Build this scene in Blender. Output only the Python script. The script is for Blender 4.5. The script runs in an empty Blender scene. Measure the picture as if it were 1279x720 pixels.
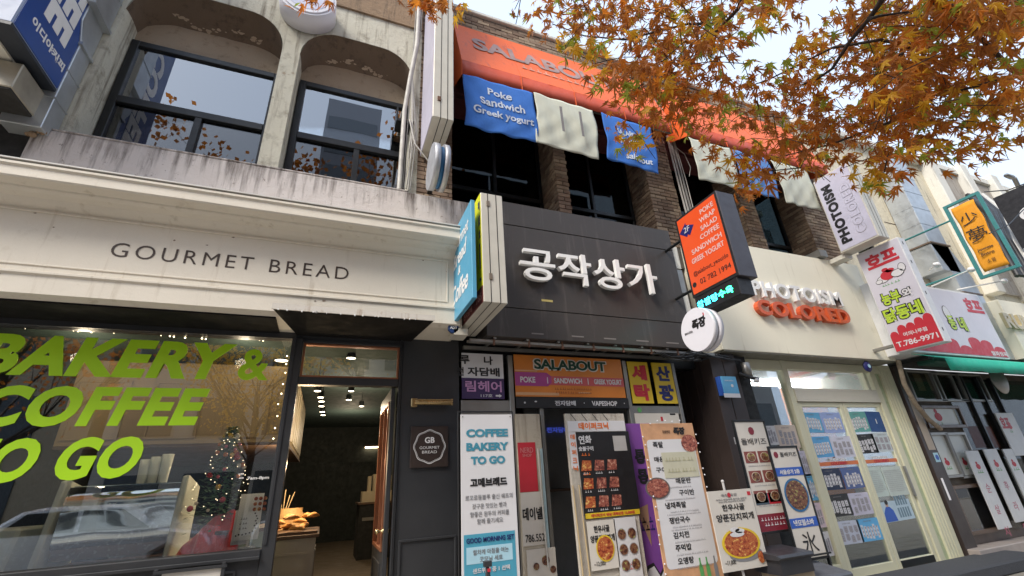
import bpy, bmesh, math, random
from mathutils import Vector, Matrix, noise as mnoise
from mathutils.geometry import tessellate_polygon
R = math.radians
SC = bpy.context.scene
COL = SC.collection
random.seed(11)

# ------------------------------------------------------------------ camera
CX, CY, CZ = 0.0, -4.5, 1.45
ROT = [[0.930253505, -0.362882691, -0.054263886],
       [0.099305070, 0.391373434, -0.914858098],
       [0.353223612, 0.845661272, 0.400112600]]          # rows: right, down, forward
FPX = 553.48
cam = bpy.data.cameras.new('camera')
cam.sensor_width = 36.0
cam.lens = FPX / 1279.0 * 36.0
cam.clip_start = 0.05
cam.clip_end = 3000
camo = bpy.data.objects.new('camera', cam)
COL.objects.link(camo)
rr, dd, ff = ROT
m3 = Matrix(((rr[0], -dd[0], -ff[0]), (rr[1], -dd[1], -ff[1]), (rr[2], -dd[2], -ff[2])))
camo.matrix_world = Matrix.Translation((CX, CY, CZ)) @ m3.to_4x4()
SC.camera = camo

# ------------------------------------------------------------------ world and sun
w = bpy.data.worlds.new("World")
SC.world = w
w.use_nodes = True
nt = w.node_tree
nt.nodes.clear()
out = nt.nodes.new('ShaderNodeOutputWorld')
bg = nt.nodes.new('ShaderNodeBackground')
sky = nt.nodes.new('ShaderNodeTexSky')
sky.sky_type = 'NISHITA'
sky.sun_disc = False
SUN_EL, SUN_AZ = 46.0, 240.0      # hazy sun, high and to the left of the street front
sky.sun_elevation = R(SUN_EL)
sky.sun_rotation = R(SUN_AZ)
sky.air_density = 1.0
sky.dust_density = 3.5
sky.ozone_density = 1.0
hsv = nt.nodes.new('ShaderNodeHueSaturation')
hsv.inputs['Saturation'].default_value = 0.42
hsv.inputs['Value'].default_value = 1.0
mixc = nt.nodes.new('ShaderNodeMix')
mixc.data_type = 'RGBA'
mixc.inputs[0].default_value = 0.72
mixc.inputs[7].default_value = (3.8, 4.6, 5.9, 1)       # thin bright cloud veil over the whole sky
nt.links.new(sky.outputs[0], hsv.inputs['Color'])
nt.links.new(hsv.outputs[0], mixc.inputs[6])
mixc.inputs[0].default_value = .78
nt.links.new(mixc.outputs[2], bg.inputs[0])
bg.inputs[1].default_value = 0.095
nt.links.new(bg.outputs[0], out.inputs[0])
sl = bpy.data.lights.new('sun', 'SUN')
sl.energy = 1.5
sl.angle = R(22)
sl.color = (1.0, 0.93, 0.83)
so = bpy.data.objects.new('sun', sl)
COL.objects.link(so)
az = R(SUN_AZ)
sdir = Vector((math.sin(az) * math.cos(R(SUN_EL)), math.cos(az) * math.cos(R(SUN_EL)), math.sin(R(SUN_EL))))
so.rotation_euler = (-sdir).to_track_quat('-Z', 'Y').to_euler()
so.location = (0, -10, 20)
SC.view_settings.view_transform = 'Standard'
SC.view_settings.look = 'None'
SC.view_settings.exposure = 1.52
SC.view_settings.gamma = 1.0
SC.cycles.max_bounces = 8
SC.cycles.transparent_max_bounces = 16

# ------------------------------------------------------------------ pixel to place
def ray(px, py):
    v = (px - 640, py - 360, FPX)
    return [ROT[0][i] * v[0] + ROT[1][i] * v[1] + ROT[2][i] * v[2] for i in range(3)]
def A(px, py, Y=0.0):
    d = ray(px, py); t = (Y - CY) / d[1]
    return (CX + d[0] * t, CZ + d[2] * t)
def onX(px, py, X):
    d = ray(px, py); t = X / d[0]
    return (CY + t * d[1], CZ + t * d[2])
def atr(px, py, dist):
    d = Vector(ray(px, py)).normalized()
    return Vector((CX, CY, CZ)) + d * dist

# ------------------------------------------------------------------ materials
MATS = {}
def nm(name):
    m = bpy.data.materials.new(name); m.use_nodes = True
    t = m.node_tree; b = t.nodes['Principled BSDF']
    MATS[name] = m
    return m, t, b
def pos(t, sx=1, sy=1, sz=1):
    g = t.nodes.new('ShaderNodeNewGeometry'); mp = t.nodes.new('ShaderNodeMapping')
    mp.inputs['Scale'].default_value = (sx, sy, sz)
    t.links.new(g.outputs['Position'], mp.inputs[0])
    return mp.outputs[0]
def nz(t, vec, scale, detail=4, rough=.6):
    n = t.nodes.new('ShaderNodeTexNoise'); n.inputs['Scale'].default_value = scale
    n.inputs['Detail'].default_value = detail; n.inputs['Roughness'].default_value = rough
    t.links.new(vec, n.inputs['Vector']); return n.outputs[0]
def ramp(t, fac, p0, p1, c0=(0, 0, 0, 1), c1=(1, 1, 1, 1)):
    r = t.nodes.new('ShaderNodeValToRGB'); r.color_ramp.elements[0].position = p0; r.color_ramp.elements[1].position = p1
    r.color_ramp.elements[0].color = c0; r.color_ramp.elements[1].color = c1
    t.links.new(fac, r.inputs[0]); return r.outputs[0]
def mix(t, fac, a, b, mode='MIX'):
    x = t.nodes.new('ShaderNodeMix'); x.data_type = 'RGBA'; x.blend_type = mode
    for i, v in ((0, fac), (6, a), (7, b)):
        if isinstance(v, (int, float)): x.inputs[i].default_value = v
        elif isinstance(v, (tuple, list)): x.inputs[i].default_value = tuple(v) + ((1,) if len(v) == 3 else ())
        else: t.links.new(v, x.inputs[i])
    return x.outputs[2]
def bumpn(t, b, h, strength=.3, dist=.01):
    n = t.nodes.new('ShaderNodeBump'); n.inputs['Strength'].default_value = strength; n.inputs['Distance'].default_value = dist
    t.links.new(h, n.inputs['Height']); t.links.new(n.outputs[0], b.inputs['Normal'])
def sc(c, k): return tuple(min(1, max(0, x * k)) for x in c)
def M(name, col, rough=.6, metal=0, var=.12, scale=6, bump=.0, bscale=80, emis=None, es=0, spec=.5, stretch=(1, 1, 1)):
    if name in MATS: return MATS[name]
    m, t, b = nm(name)
    n = nz(t, pos(t, *stretch), scale)
    c = mix(t, n, sc(col, 1 - var * 1.6), sc(col, 1 + var * 1.2))
    t.links.new(c, b.inputs['Base Color'])
    b.inputs['Metallic'].default_value = metal
    b.inputs['Specular IOR Level'].default_value = spec
    n2 = nz(t, pos(t), scale * 2.3)
    rr_ = ramp(t, n2, .3, .7, (rough * .8,) * 3 + (1,), (min(1, rough * 1.2),) * 3 + (1,))
    t.links.new(rr_, b.inputs['Roughness'])
    if bump: bumpn(t, b, nz(t, pos(t), bscale), bump)
    if emis:
        b.inputs['Emission Color'].default_value = tuple(emis) + (1,); b.inputs['Emission Strength'].default_value = es
    return m
def weathered(name, base, dirt, amount=.5, streak=True, rough=.85, bump=.5, scale=2.2, extra=None):
    m, t, b = nm(name)
    big = nz(t, pos(t), scale, 8, .65)
    c = mix(t, big, sc(base, .86), sc(base, 1.1))
    spots = ramp(t, nz(t, pos(t), scale * 3.1, 10, .7), .62 - .16 * amount, .74 - .1 * amount)
    c = mix(t, spots, c, mix(t, .55, base, dirt))
    if streak:
        st = nz(t, pos(t, 7, 7, .55), 1.6, 8, .62)
        s2 = ramp(t, st, .60 - .14 * amount, .78 - .08 * amount)
        c = mix(t, s2, c, dirt)
    if extra:
        e = ramp(t, nz(t, pos(t), scale * 1.3, 12, .75), .60, .63)
        c = mix(t, e, c, extra)
    fine = nz(t, pos(t), 60, 5, .7)
    c = mix(t, .25, c, mix(t, fine, sc(base, .5), sc(base, 1.25)), 'SOFT_LIGHT')
    t.links.new(c, b.inputs['Base Color'])
    b.inputs['Roughness'].default_value = rough
    b.inputs['Specular IOR Level'].default_value = .3
    bumpn(t, b, nz(t, pos(t), 14, 10, .75), bump, .03)
    return m
def glass(name, tint=(.8, .85, .85), refl=.25, k=1.0, rough=.0, wavy=0):
    m = bpy.data.materials.new(name); m.use_nodes = True; t = m.node_tree; t.nodes.clear(); MATS[name] = m
    o = t.nodes.new('ShaderNodeOutputMaterial'); mx = t.nodes.new('ShaderNodeMixShader')
    tr = t.nodes.new('ShaderNodeBsdfTransparent'); gl = t.nodes.new('ShaderNodeBsdfGlossy')
    tr.inputs[0].default_value = tint + (1,); gl.inputs[0].default_value = (.95, .97, 1, 1); gl.inputs['Roughness'].default_value = rough
    fr = t.nodes.new('ShaderNodeFresnel'); fr.inputs[0].default_value = 1.5
    ma = t.nodes.new('ShaderNodeMath'); ma.operation = 'MULTIPLY_ADD'; ma.use_clamp = True
    t.links.new(fr.outputs[0], ma.inputs[0]); ma.inputs[1].default_value = k; ma.inputs[2].default_value = refl
    t.links.new(ma.outputs[0], mx.inputs[0]); t.links.new(tr.outputs[0], mx.inputs[1]); t.links.new(gl.outputs[0], mx.inputs[2])
    if wavy:
        n = t.nodes.new('ShaderNodeBump'); n.inputs['Strength'].default_value = wavy; n.inputs['Distance'].default_value = .02
        t.links.new(nz(t, pos(t), 1.3, 1), n.inputs['Height']); t.links.new(n.outputs[0], gl.inputs['Normal'])
    t.links.new(mx.outputs[0], o.inputs[0]); return m
def leafmat(name, col, col2):
    m = bpy.data.materials.new(name); m.use_nodes = True; t = m.node_tree; t.nodes.clear(); MATS[name] = m
    o = t.nodes.new('ShaderNodeOutputMaterial'); ad = t.nodes.new('ShaderNodeMixShader')
    d = t.nodes.new('ShaderNodeBsdfPrincipled'); tl = t.nodes.new('ShaderNodeBsdfTranslucent')
    g = t.nodes.new('ShaderNodeNewGeometry')
    oi = t.nodes.new('ShaderNodeObjectInfo')
    s = t.nodes.new('ShaderNodeMath'); s.operation = 'ADD'; t.links.new(g.outputs['Random Per Island'], s.inputs[0]); t.links.new(oi.outputs['Random'], s.inputs[1])
    fr = t.nodes.new('ShaderNodeMath'); fr.operation = 'FRACT'; t.links.new(s.outputs[0], fr.inputs[0])
    c = mix(t, fr.outputs[0], col, col2)
    n = nz(t, pos(t), 45, 3)
    c = mix(t, .5, c, mix(t, n, sc(col, .5), sc(col2, 1.3)))
    t.links.new(c, d.inputs['Base Color']); t.links.new(c, tl.inputs[0]); d.inputs['Roughness'].default_value = .55
    ad.inputs[0].default_value = .62
    t.links.new(d.outputs[0], ad.inputs[1]); t.links.new(tl.outputs[0], ad.inputs[2]); t.links.new(ad.outputs[0], o.inputs[0])
    return m
def foodmat(name, c0, c1, c2, scale=30):
    m, t, b = nm(name)
    n = nz(t, pos(t, 1, 1, 1.3), scale, 3, .6)
    r = t.nodes.new('ShaderNodeValToRGB'); r.color_ramp.elements[0].position = .36; r.color_ramp.elements[0].color = sc(c0, .55) + (1,)
    r.color_ramp.elements[1].position = .66; r.color_ramp.elements[1].color = sc(c2, 1.15) + (1,)
    for p_, c_ in ((.44, c0), (.50, c1), (.54, sc(c0, .9)), (.60, c1)):
        e = r.color_ramp.elements.new(p_); e.color = tuple(c_) + (1,)
    t.links.new(n, r.inputs[0]); t.links.new(r.outputs[0], b.inputs['Base Color']); b.inputs['Roughness'].default_value = .4
    return m
def brickmat(name, c0, c1, c2):
    m, t, b = nm(name)
    g = t.nodes.new('ShaderNodeNewGeometry'); oi = t.nodes.new('ShaderNodeObjectInfo')
    s = t.nodes.new('ShaderNodeMath'); s.operation = 'ADD'; t.links.new(g.outputs['Random Per Island'], s.inputs[0]); t.links.new(oi.outputs['Random'], s.inputs[1])
    fr = t.nodes.new('ShaderNodeMath'); fr.operation = 'FRACT'; t.links.new(s.outputs[0], fr.inputs[0])
    r = t.nodes.new('ShaderNodeValToRGB'); r.color_ramp.elements[0].color = c0 + (1,); r.color_ramp.elements[1].color = c2 + (1,)
    e = r.color_ramp.elements.new(.5); e.color = c1 + (1,)
    t.links.new(fr.outputs[0], r.inputs[0])
    n = nz(t, pos(t), 22, 8, .7)
    c = mix(t, .7, r.outputs[0], mix(t, n, sc(c1, .45), sc(c1, 1.6)), 'OVERLAY')
    d = ramp(t, nz(t, pos(t), 3.0, 6), .5, .75)
    c = mix(t, d, c, mix(t, .5, c, (.05, .045, .04)))
    t.links.new(c, b.inputs['Base Color']); b.inputs['Roughness'].default_value = .9
    bumpn(t, b, nz(t, pos(t), 70, 6, .7), .5, .008)
    return m

cream = weathered('cream_paint', (.72, .665, .57), (.50, .44, .35), .03, True, .55, .12, 1.2)
cream_trim = weathered('cream_trim_paint', (.50, .46, .38), (.25, .21, .16), .25, True, .6, .15, 1.5)
apron_m = None
concrete = weathered('old_painted_concrete', (.60, .58, .49), (.15, .12, .09), .62, True, .9, .7, 1.8, extra=(.36, .31, .24))
concrete_y = weathered('yellowed_concrete', (.66, .60, .47), (.13, .11, .08), .3, True, .9, .5, 1.6)
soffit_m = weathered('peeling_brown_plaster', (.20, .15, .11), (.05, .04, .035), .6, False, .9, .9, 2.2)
rustwall = weathered('rust_stained_band', (.33, .24, .16), (.14, .11, .08), .6, True, .9, .8, 2.5, extra=(.40, .29, .17))
far_conc = weathered('pale_concrete', (.68, .66, .60), (.25, .23, .20), .3, True, .9, .4, 1.0)
alu_black = M('black_window_metal', (.018, .02, .022), .35, .3, .2)
alu_grey = M('grey_aluminium', (.30, .29, .27), .38, .7, .15, bump=.05)
shop_black = M('charcoal_shop_paint', (.030, .031, .034), .42, 0, .18, 3, .06, 30)
panel_grey = weathered('anthracite_panel', (.070, .062, .058), (.13, .115, .105), .30, True, .42, .05, .9)
white_paint = M('white_letter_paint', (.80, .79, .77), .4, 0, .06, 9)
dk_brown = M('dark_brown_metal', (.050, .036, .032), .42, .2, .2, 2.0, .04, 25)
letter_brown = M('brown_letter', (.05, .032, .024), .5, .1, .2)
matte_black = M('matte_black_soffit', (.014, .013, .013), .85, 0, .2, 3, spec=.1)
green_vinyl = M('lime_vinyl', (.42, .74, .006), .5, 0, .06, 3)
brass = M('aged_brass', (.55, .40, .20), .3, .9, .2, 20)
copper = M('copper_frame', (.42, .17, .09), .35, .55, .2, 6)
steel = M('galvanised_duct', (.50, .53, .55), .46, .75, .16, 5, .10, 7)
chrome = M('chrome', (.86, .86, .84), .06, 1.0, .04, 2)
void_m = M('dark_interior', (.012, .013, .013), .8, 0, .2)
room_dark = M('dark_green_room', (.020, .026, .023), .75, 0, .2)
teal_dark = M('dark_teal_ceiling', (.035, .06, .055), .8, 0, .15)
tan_m = M('tan_cabinet', (.36, .26, .145), .8, 0, .12, 2)
beige = M('beige_counter', (.36, .32, .26), .55, 0, .1)
wood_d = M('dark_wood', (.10, .055, .03), .5, 0, .3, 3, stretch=(1, 1, 12))
cord_m = M('black_rubber', (.012, .012, .013), .5)
pipe_w = M('grubby_white_pipe', (.50, .48, .44), .6, 0, .25, 8)
signwhite = M('sign_white', (.72, .71, .76), .42, 0, .05, 2)
signcream = M('sign_frame_cream', (.60, .57, .49), .45, .1, .12, 4)
lilac_m = M('lilac_film', (.52, .50, .60), .4, 0, .1, 5, .3, 9)
blue_idi = M('blue_lightbox', (.020, .065, .26), .35, 0, .12, 1.5)
side_idi = M('pale_blue_side', (.30, .36, .50), .45, 0, .1)
orange_m = weathered('orange_awning_sheet', (.78, .165, .04), (.50, .13, .07), .22, True, .55, .10, 1.0)
orange_shade = M('orange_valance_shade', (.50, .065, .02), .6, 0, .15, 3)  # awning orange darkened, the valance's shade below the slope put into the colour
maroon = M('maroon_lining', (.10, .022, .024), .8, 0, .2)
flag_blue = M('blue_cloth', (.055, .16, .50), .85, 0, .12, 4, .15, 60)
flag_white = M('offwhite_cloth', (.54, .55, .46), .85, 0, .03, 4, .15, 60)
redsign = M('red_sign_face', (.74, .085, .018), .4, 0, .06, 2)
navy = M('navy_print', (.012, .014, .12), .45, 0, .1)
black_print = M('black_print', (.012, .011, .012), .5, 0, .1)
grey_print = M('grey_print', (.20, .20, .21), .6, 0, .1)
mid_print = M('faint_print', (.33, .32, .34), .6, 0, .1)
red_print = M('red_print', (.48, .02, .035), .5, 0, .1)
orange_print = M('orange_print', (.72, .16, .02), .5, 0, .1)
yellow_print = M('yellow_print', (.66, .46, .02), .5, 0, .12)
yel_sign = M('bright_yellow_sign', (.66, .66, .01), .45, 0, .05)
sky_print = M('sky_blue_print', (.10, .34, .56), .5, 0, .1)
skyl_print = M('pale_blue_print', (.38, .60, .70), .5, 0, .06)
blue_print = M('blue_print', (.03, .10, .42), .5, 0, .1)
green_print = M('green_print', (.10, .33, .10), .5, 0, .1)
lime_print = M('lime_print', (.42, .58, .04), .5, 0, .1)
purple_print = M('purple_print', (.20, .06, .30), .5, 0, .1)
maroon_print = M('maroon_print', (.20, .015, .03), .5, 0, .1)
paper = M('poster_white', (.62, .61, .62), .5, 0, .05, 3)
paper_warm = M('poster_ivory', (.60, .56, .50), .55, 0, .06, 3)
teal_print = M('teal_print', (.05, .24, .33), .5, 0, .08)
food_red = foodmat('spicy_food_print', (.34, .05, .02), (.50, .17, .05), (.62, .40, .12))
food_meat = foodmat('meat_print', (.20, .05, .04), (.42, .14, .09), (.50, .30, .22))
food_mix = foodmat('noodle_print', (.09, .03, .02), (.26, .12, .06), (.30, .36, .10))
baguette = M('baked_crust', (.55, .26, .07), .6, 0, .3, 25, .3, 40)
brick_m = brickmat('tan_brown_brick', (.21, .155, .12), (.34, .27, .21), (.45, .385, .30))
mortar = M('dark_mortar', (.10, .088, .075), .95, 0, .2, 20, .4, 80)
asphalt = M('asphalt', (.14, .138, .134), .9, 0, .2, 8, .4, 120)
tile_a = M('paving_tile', (.30, .27, .22), .85, 0, .18, 14, .3, 90)
mat_dk = M('dark_entrance_carpet', (.06, .062, .07), .95, 0, .3, 90, .6, 160)
glass2 = glass('upper_window_glass', (.66, .70, .70), .24, 1.4, .0, .05)
glass2d = glass('screened_lower_glass', (.34, .32, .30), .06, 1.1, .0, .05)
glass_b = glass('shop_glass', (.93, .95, .94), .055, 1.5, .0, .02)
glass_d = glass('dark_tinted_glass', (.16, .19, .19), .0, .42)
glass_c = glass('clear_glass', (.93, .95, .94), .01, .55)
bark = M('bark', (.035, .025, .02), .9, 0, .3, 10, .5, 60)
lf_br = leafmat('leaf_rust', (.29, .095, .020), (.50, .19, .035))
lf_or = leafmat('leaf_orange', (.70, .27, .03), (.55, .16, .02))
lf_ye = leafmat('leaf_yellow', (.80, .50, .03), (.66, .34, .03))
lf_gr = leafmat('leaf_green', (.22, .30, .03), (.42, .44, .05))
lamp_w = M('warm_bulb', (.9, .8, .6), .4, emis=(1, .78, .5), es=4)
lamp_pend = M('pendant_glow', (.9, .85, .7), .4, emis=(1, .84, .6), es=4)
tube_w = M('white_tube', (.9, .9, .9), .4, emis=(.92, .97, 1), es=7)
led_c = M('led_cyan', (.1, .8, .9), .4, emis=(.02, .65, 1.0), es=5)
led_g = M('led_green', (.1, .9, .5), .4, emis=(.02, 1.0, .36), es=5)

def apron_mat():
    m, t, b = nm('stained_white_apron')
    big = nz(t, pos(t), 2.5, 8, .65)
    c = mix(t, big, (.50, .45, .43), (.68, .64, .62))
    g = t.nodes.new('ShaderNodeNewGeometry'); sx = t.nodes.new('ShaderNodeSeparateXYZ'); t.links.new(g.outputs['Position'], sx.inputs[0])
    mr = t.nodes.new('ShaderNodeMapRange'); t.links.new(sx.outputs[2], mr.inputs[0])
    mr.inputs[1].default_value = 3.75; mr.inputs[2].default_value = 4.63; mr.inputs[3].default_value = -.25; mr.inputs[4].default_value = .16
    st = nz(t, pos(t, 6, 6, .5), 2.2, 9, .68)
    ad = t.nodes.new('ShaderNodeMath'); ad.operation = 'ADD'; t.links.new(st, ad.inputs[0]); t.links.new(mr.outputs[0], ad.inputs[1])
    lowf = ramp(t, nz(t, pos(t), 1.4, 4), .30, .52)
    s2 = mix(t, lowf, (0, 0, 0), ramp(t, ad.outputs[0], .55, .78))
    c = mix(t, s2, c, (.10, .08, .07))
    s3 = ramp(t, nz(t, pos(t, 3, 3, 2), 6, 10, .8), .60, .64)
    c = mix(t, s3, c, (.25, .21, .19))
    mo = ramp(t, nz(t, pos(t), 9, 10, .8), .70, .72)
    c = mix(t, mo, c, (.05, .045, .04))
    t.links.new(c, b.inputs['Base Color']); b.inputs['Roughness'].default_value = .9
    bumpn(t, b, nz(t, pos(t), 12, 10, .75), .5, .03)
    return m
apron_m = apron_mat()

def clothmat(name, col):
    m, t, b = nm(name)
    n = nz(t, pos(t, 3, 3, 1.2), 3.0, 6, .6)
    c = mix(t, n, sc(col, .88), sc(col, 1.1))
    wv = t.nodes.new('ShaderNodeTexWave'); wv.inputs['Scale'].default_value = 95; wv.inputs['Distortion'].default_value = 1.0; t.links.new(pos(t), wv.inputs['Vector'])
    c = mix(t, .12, c, mix(t, wv.outputs[0], sc(col, .6), sc(col, 1.3)))
    t.links.new(c, b.inputs['Base Color']); b.inputs['Roughness'].default_value = .95; b.inputs['Specular IOR Level'].default_value = .1
    mp = pos(t, 1.0, 1.0, .35)
    r_ = nz(t, mp, 7, 3, .55)
    ab = t.nodes.new('ShaderNodeMath'); ab.operation = 'PINGPONG'; t.links.new(r_, ab.inputs[0]); ab.inputs[1].default_value = .11
    bumpn(t, b, ab.outputs[0], .4, .02)
    return m
flag_blue = clothmat('blue_banner_cloth', (.060, .175, .52)); flag_white = clothmat('offwhite_banner_cloth', (.56, .57, .48)); flag_pale = clothmat('pale_blue_banner_cloth', (.13, .27, .58))
# ------------------------------------------------------------------ mesh helpers
class F:
    def __init__(s, o, u=(1, 0, 0), v=(0, 0, 1)):
        s.o = Vector(o); s.u = Vector(u).normalized(); s.v = Vector(v).normalized(); s.n = s.u.cross(s.v)
    def p(s, a, b, c=0): return s.o + s.u * a + s.v * b + s.n * c
def FY(Y): return F((0, Y, 0))                       # faces the street (n = -Y), a = X, b = Z
def FXm(X): return F((X, 0, 0), (0, -1, 0))          # faces -X, a = -Y, b = Z
def FXp(X): return F((X, 0, 0), (0, 1, 0))           # faces +X, a = Y, b = Z
class MB:
    def __init__(s): s.v = []; s.f = []; s.sm = []
    def add(s, vs, fs, smooth=False):
        k = len(s.v); s.v += [Vector(x) for x in vs]; s.f += [[k + i for i in q] for q in fs]; s.sm += [smooth] * len(fs); return s
    def box(s, x0, x1, y0, y1, z0, z1):
        x0, x1 = min(x0, x1), max(x0, x1); y0, y1 = min(y0, y1), max(y0, y1); z0, z1 = min(z0, z1), max(z0, z1)
        return s.add([(x0, y0, z0), (x1, y0, z0), (x1, y1, z0), (x0, y1, z0), (x0, y0, z1), (x1, y0, z1), (x1, y1, z1), (x0, y1, z1)],
                     [(0, 3, 2, 1), (4, 5, 6, 7), (0, 1, 5, 4), (1, 2, 6, 5), (2, 3, 7, 6), (3, 0, 4, 7)])
    def fbox(s, fr, a0, a1, b0, b1, c0, c1):
        P = [fr.p(a, b, c) for c in (c0, c1) for a, b in ((a0, b0), (a1, b0), (a1, b1), (a0, b1))]
        return s.add(P, [(0, 3, 2, 1), (4, 5, 6, 7), (0, 1, 5, 4), (1, 2, 6, 5), (2, 3, 7, 6), (3, 0, 4, 7)])
    def fprism(s, fr, poly, c0, c1, smooth=False):
        n = len(poly)
        P = [fr.p(a, b, c0) for a, b in poly] + [fr.p(a, b, c1) for a, b in poly]
        tri = tessellate_polygon([[Vector((a, b, 0)) for a, b in poly]])
        ar = sum(poly[i][0] * poly[(i + 1) % n][1] - poly[(i + 1) % n][0] * poly[i][1] for i in range(n))
        fs = []
        for q in tri:
            q = list(q)
            z = (poly[q[1]][0] - poly[q[0]][0]) * (poly[q[2]][1] - poly[q[0]][1]) - (poly[q[1]][1] - poly[q[0]][1]) * (poly[q[2]][0] - poly[q[0]][0])
            if z < 0: q.reverse()
            fs.append([n + i for i in q]); fs.append(list(reversed(q)))
        s.add(P, fs)
        k = len(s.v) - 2 * n
        for i in range(n):
            j = (i + 1) % n
            q = [k + i, k + j, k + n + j, k + n + i]
            if ar < 0: q.reverse()
            s.f.append(q); s.sm.append(smooth)
        return s
    def fdisc(s, fr, a, b, r, c0, c1, n=24, rb=None):
        rb = rb or r
        return s.fprism(fr, [(a + r * math.cos(2 * math.pi * i / n), b + rb * math.sin(2 * math.pi * i / n)) for i in range(n)], c0, c1, True)
    def tube(s, pts, r, n=6, r1=None):
        pts = [Vector(p) for p in pts]; r1 = r if r1 is None else r1
        rings = []; L = len(pts)
        for i, p in enumerate(pts):
            d = (pts[min(i + 1, L - 1)] - pts[max(i - 1, 0)]).normalized()
            a = d.orthogonal().normalized() if i == 0 else (rings[-1][1] - d * rings[-1][1].dot(d)).normalized()
            b = d.cross(a); rr2 = r + (r1 - r) * i / max(1, L - 1)
            rings.append(([p + a * (rr2 * math.cos(2 * math.pi * k / n)) + b * (rr2 * math.sin(2 * math.pi * k / n)) for k in range(n)], a))
        V = [v for rg, _ in rings for v in rg]; fs = []
        for i in range(L - 1):
            for k in range(n):
                fs.append((i * n + k, i * n + (k + 1) % n, (i + 1) * n + (k + 1) % n, (i + 1) * n + k))
        s.add(V, fs, True)
        s.add(rings[0][0], [tuple(reversed(range(n)))]); s.add(rings[-1][0], [tuple(range(n))])
        return s
    def lathe(s, c, prof, n=20, axis='z'):
        V = []; c = Vector(c)
        for r, h in prof:
            for k in range(n):
                a = 2 * math.pi * k / n
                q = Vector((r * math.cos(a), r * math.sin(a), h))
                if axis == 'y': q = Vector((q.x, h, q.y))
                if axis == 'x': q = Vector((h, q.x, q.y))
                V.append(c + q)
        fs = []
        for i in range(len(prof) - 1):
            for k in range(n): fs.append((i * n + k, i * n + (k + 1) % n, (i + 1) * n + (k + 1) % n, (i + 1) * n + k))
        return s.add(V, fs, True)
    def ball(s, c, r, n=10):
        return s.lathe(c, [(r * math.sin(math.pi * i / (n // 2 + 2)), -r * math.cos(math.pi * i / (n // 2 + 2))) for i in range(n // 2 + 3)], n)
WL = {}
def link(name, mb, m, parent=None, bev=0, kind=None):
    if isinstance(mb, bpy.types.Mesh): me = mb; c = Vector((0, 0, 0)); raise ValueError
    c = Vector((0, 0, 0))
    if mb.v:
        mn = Vector((min(v.x for v in mb.v), min(v.y for v in mb.v), min(v.z for v in mb.v)))
        mx_ = Vector((max(v.x for v in mb.v), max(v.y for v in mb.v), max(v.z for v in mb.v)))
        c = Vector(((mn.x + mx_.x) / 2, (mn.y + mx_.y) / 2, mn.z))
    me = bpy.data.meshes.new(name)
    me.from_pydata([tuple(v - c) for v in mb.v], [], mb.f)
    if any(mb.sm): me.polygons.foreach_set('use_smooth', mb.sm)
    me.materials.append(m); me.update()
    return put(name, me, c, parent, bev, kind or ('stuff' if name in SMALL and parent else None))
SMALL = {'fine_print', 'caption', 'section_caption', 'tiny_faces', 'handwriting', 'dot_print', 'title'}
def put(name, me, c, parent=None, bev=0, kind=None, rot=None):
    o = bpy.data.objects.new(name, me); COL.objects.link(o)
    c = Vector(c)
    if parent:
        o.parent = parent; o.location = c - WL[parent.name]
    else: o.location = c
    WL[o.name] = c.copy()
    if rot is not None: o.rotation_euler = rot
    if bev:
        b = o.modifiers.new('b', 'BEVEL'); b.width = bev; b.segments = 1; b.limit_method = 'ANGLE'
    if kind: o['kind'] = kind
    return o
def thing(name, label, cat, loc, group=None):
    o = bpy.data.objects.new(name, None); COL.objects.link(o); o.location = loc; o.empty_display_size = .1
    WL[o.name] = Vector(loc); o['label'] = label; o['category'] = cat
    if group: o['group'] = group
    return o
def tag(o, label, cat, group=None):
    o['label'] = label; o['category'] = cat
    if group: o['group'] = group
    return o
def bx(name, m, parent, *a, bev=0): return link(name, MB().box(*a), m, parent, bev)
def fb(name, m, parent, fr, *a, bev=0): return link(name, MB().fbox(fr, *a), m, parent, bev)

# ------------------------------------------------------------------ text
TC = {}
_keep = bpy.data.curves.new('t', 'FONT'); _keep.body = '가氷'; _keepo = bpy.data.objects.new('t', _keep); bpy.data.meshes.remove(bpy.data.meshes.new_from_object(_keepo))
def tmesh(s, bold=0.0, shear=0.0, space=1.0):
    key = (s, bold, shear, space)
    if key in TC: return TC[key]
    cu = bpy.data.curves.new('t', 'FONT'); cu.body = s; cu.size = 1.0; cu.offset = bold; cu.shear = shear
    cu.space_character = space; cu.space_line = 1.0
    cu.fill_mode = 'BOTH'; cu.extrude = .5; cu.resolution_u = 4 if len(s) < 14 else 2
    o = bpy.data.objects.new('t', cu)
    me = bpy.data.meshes.new_from_object(o)
    vs = [v.co.copy() for v in me.vertices]; fs = [list(p.vertices) for p in me.polygons]
    bpy.data.objects.remove(o); bpy.data.curves.remove(cu); bpy.data.meshes.remove(me)
    TC[key] = (vs, fs); return TC[key]
def bb(vs): return min(v.x for v in vs), max(v.x for v in vs), min(v.y for v in vs), max(v.y for v in vs)
def tadd(mb, fr, s, a, b, h, w=None, bold=.0, shear=0, ext=.0015, c0=.001, al='C', space=1.0):
    """text with its middle (al C), left (L) or right (R) at a, its lower edge at b, h tall"""
    vs, fs = tmesh(s, bold, shear, space)
    if not vs: return
    x0, x1, y0, y1 = bb(vs); k = h / (y1 - y0); kx = k if w is None else w / (x1 - x0); W = (x1 - x0) * kx
    a0 = a - W / 2 if al == 'C' else (a if al == 'L' else a - W)
    mb.add([fr.p(a0 + (v.x - x0) * kx, b + (v.y - y0) * k, c0 + (v.z + .5) * ext) for v in vs], fs)
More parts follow.
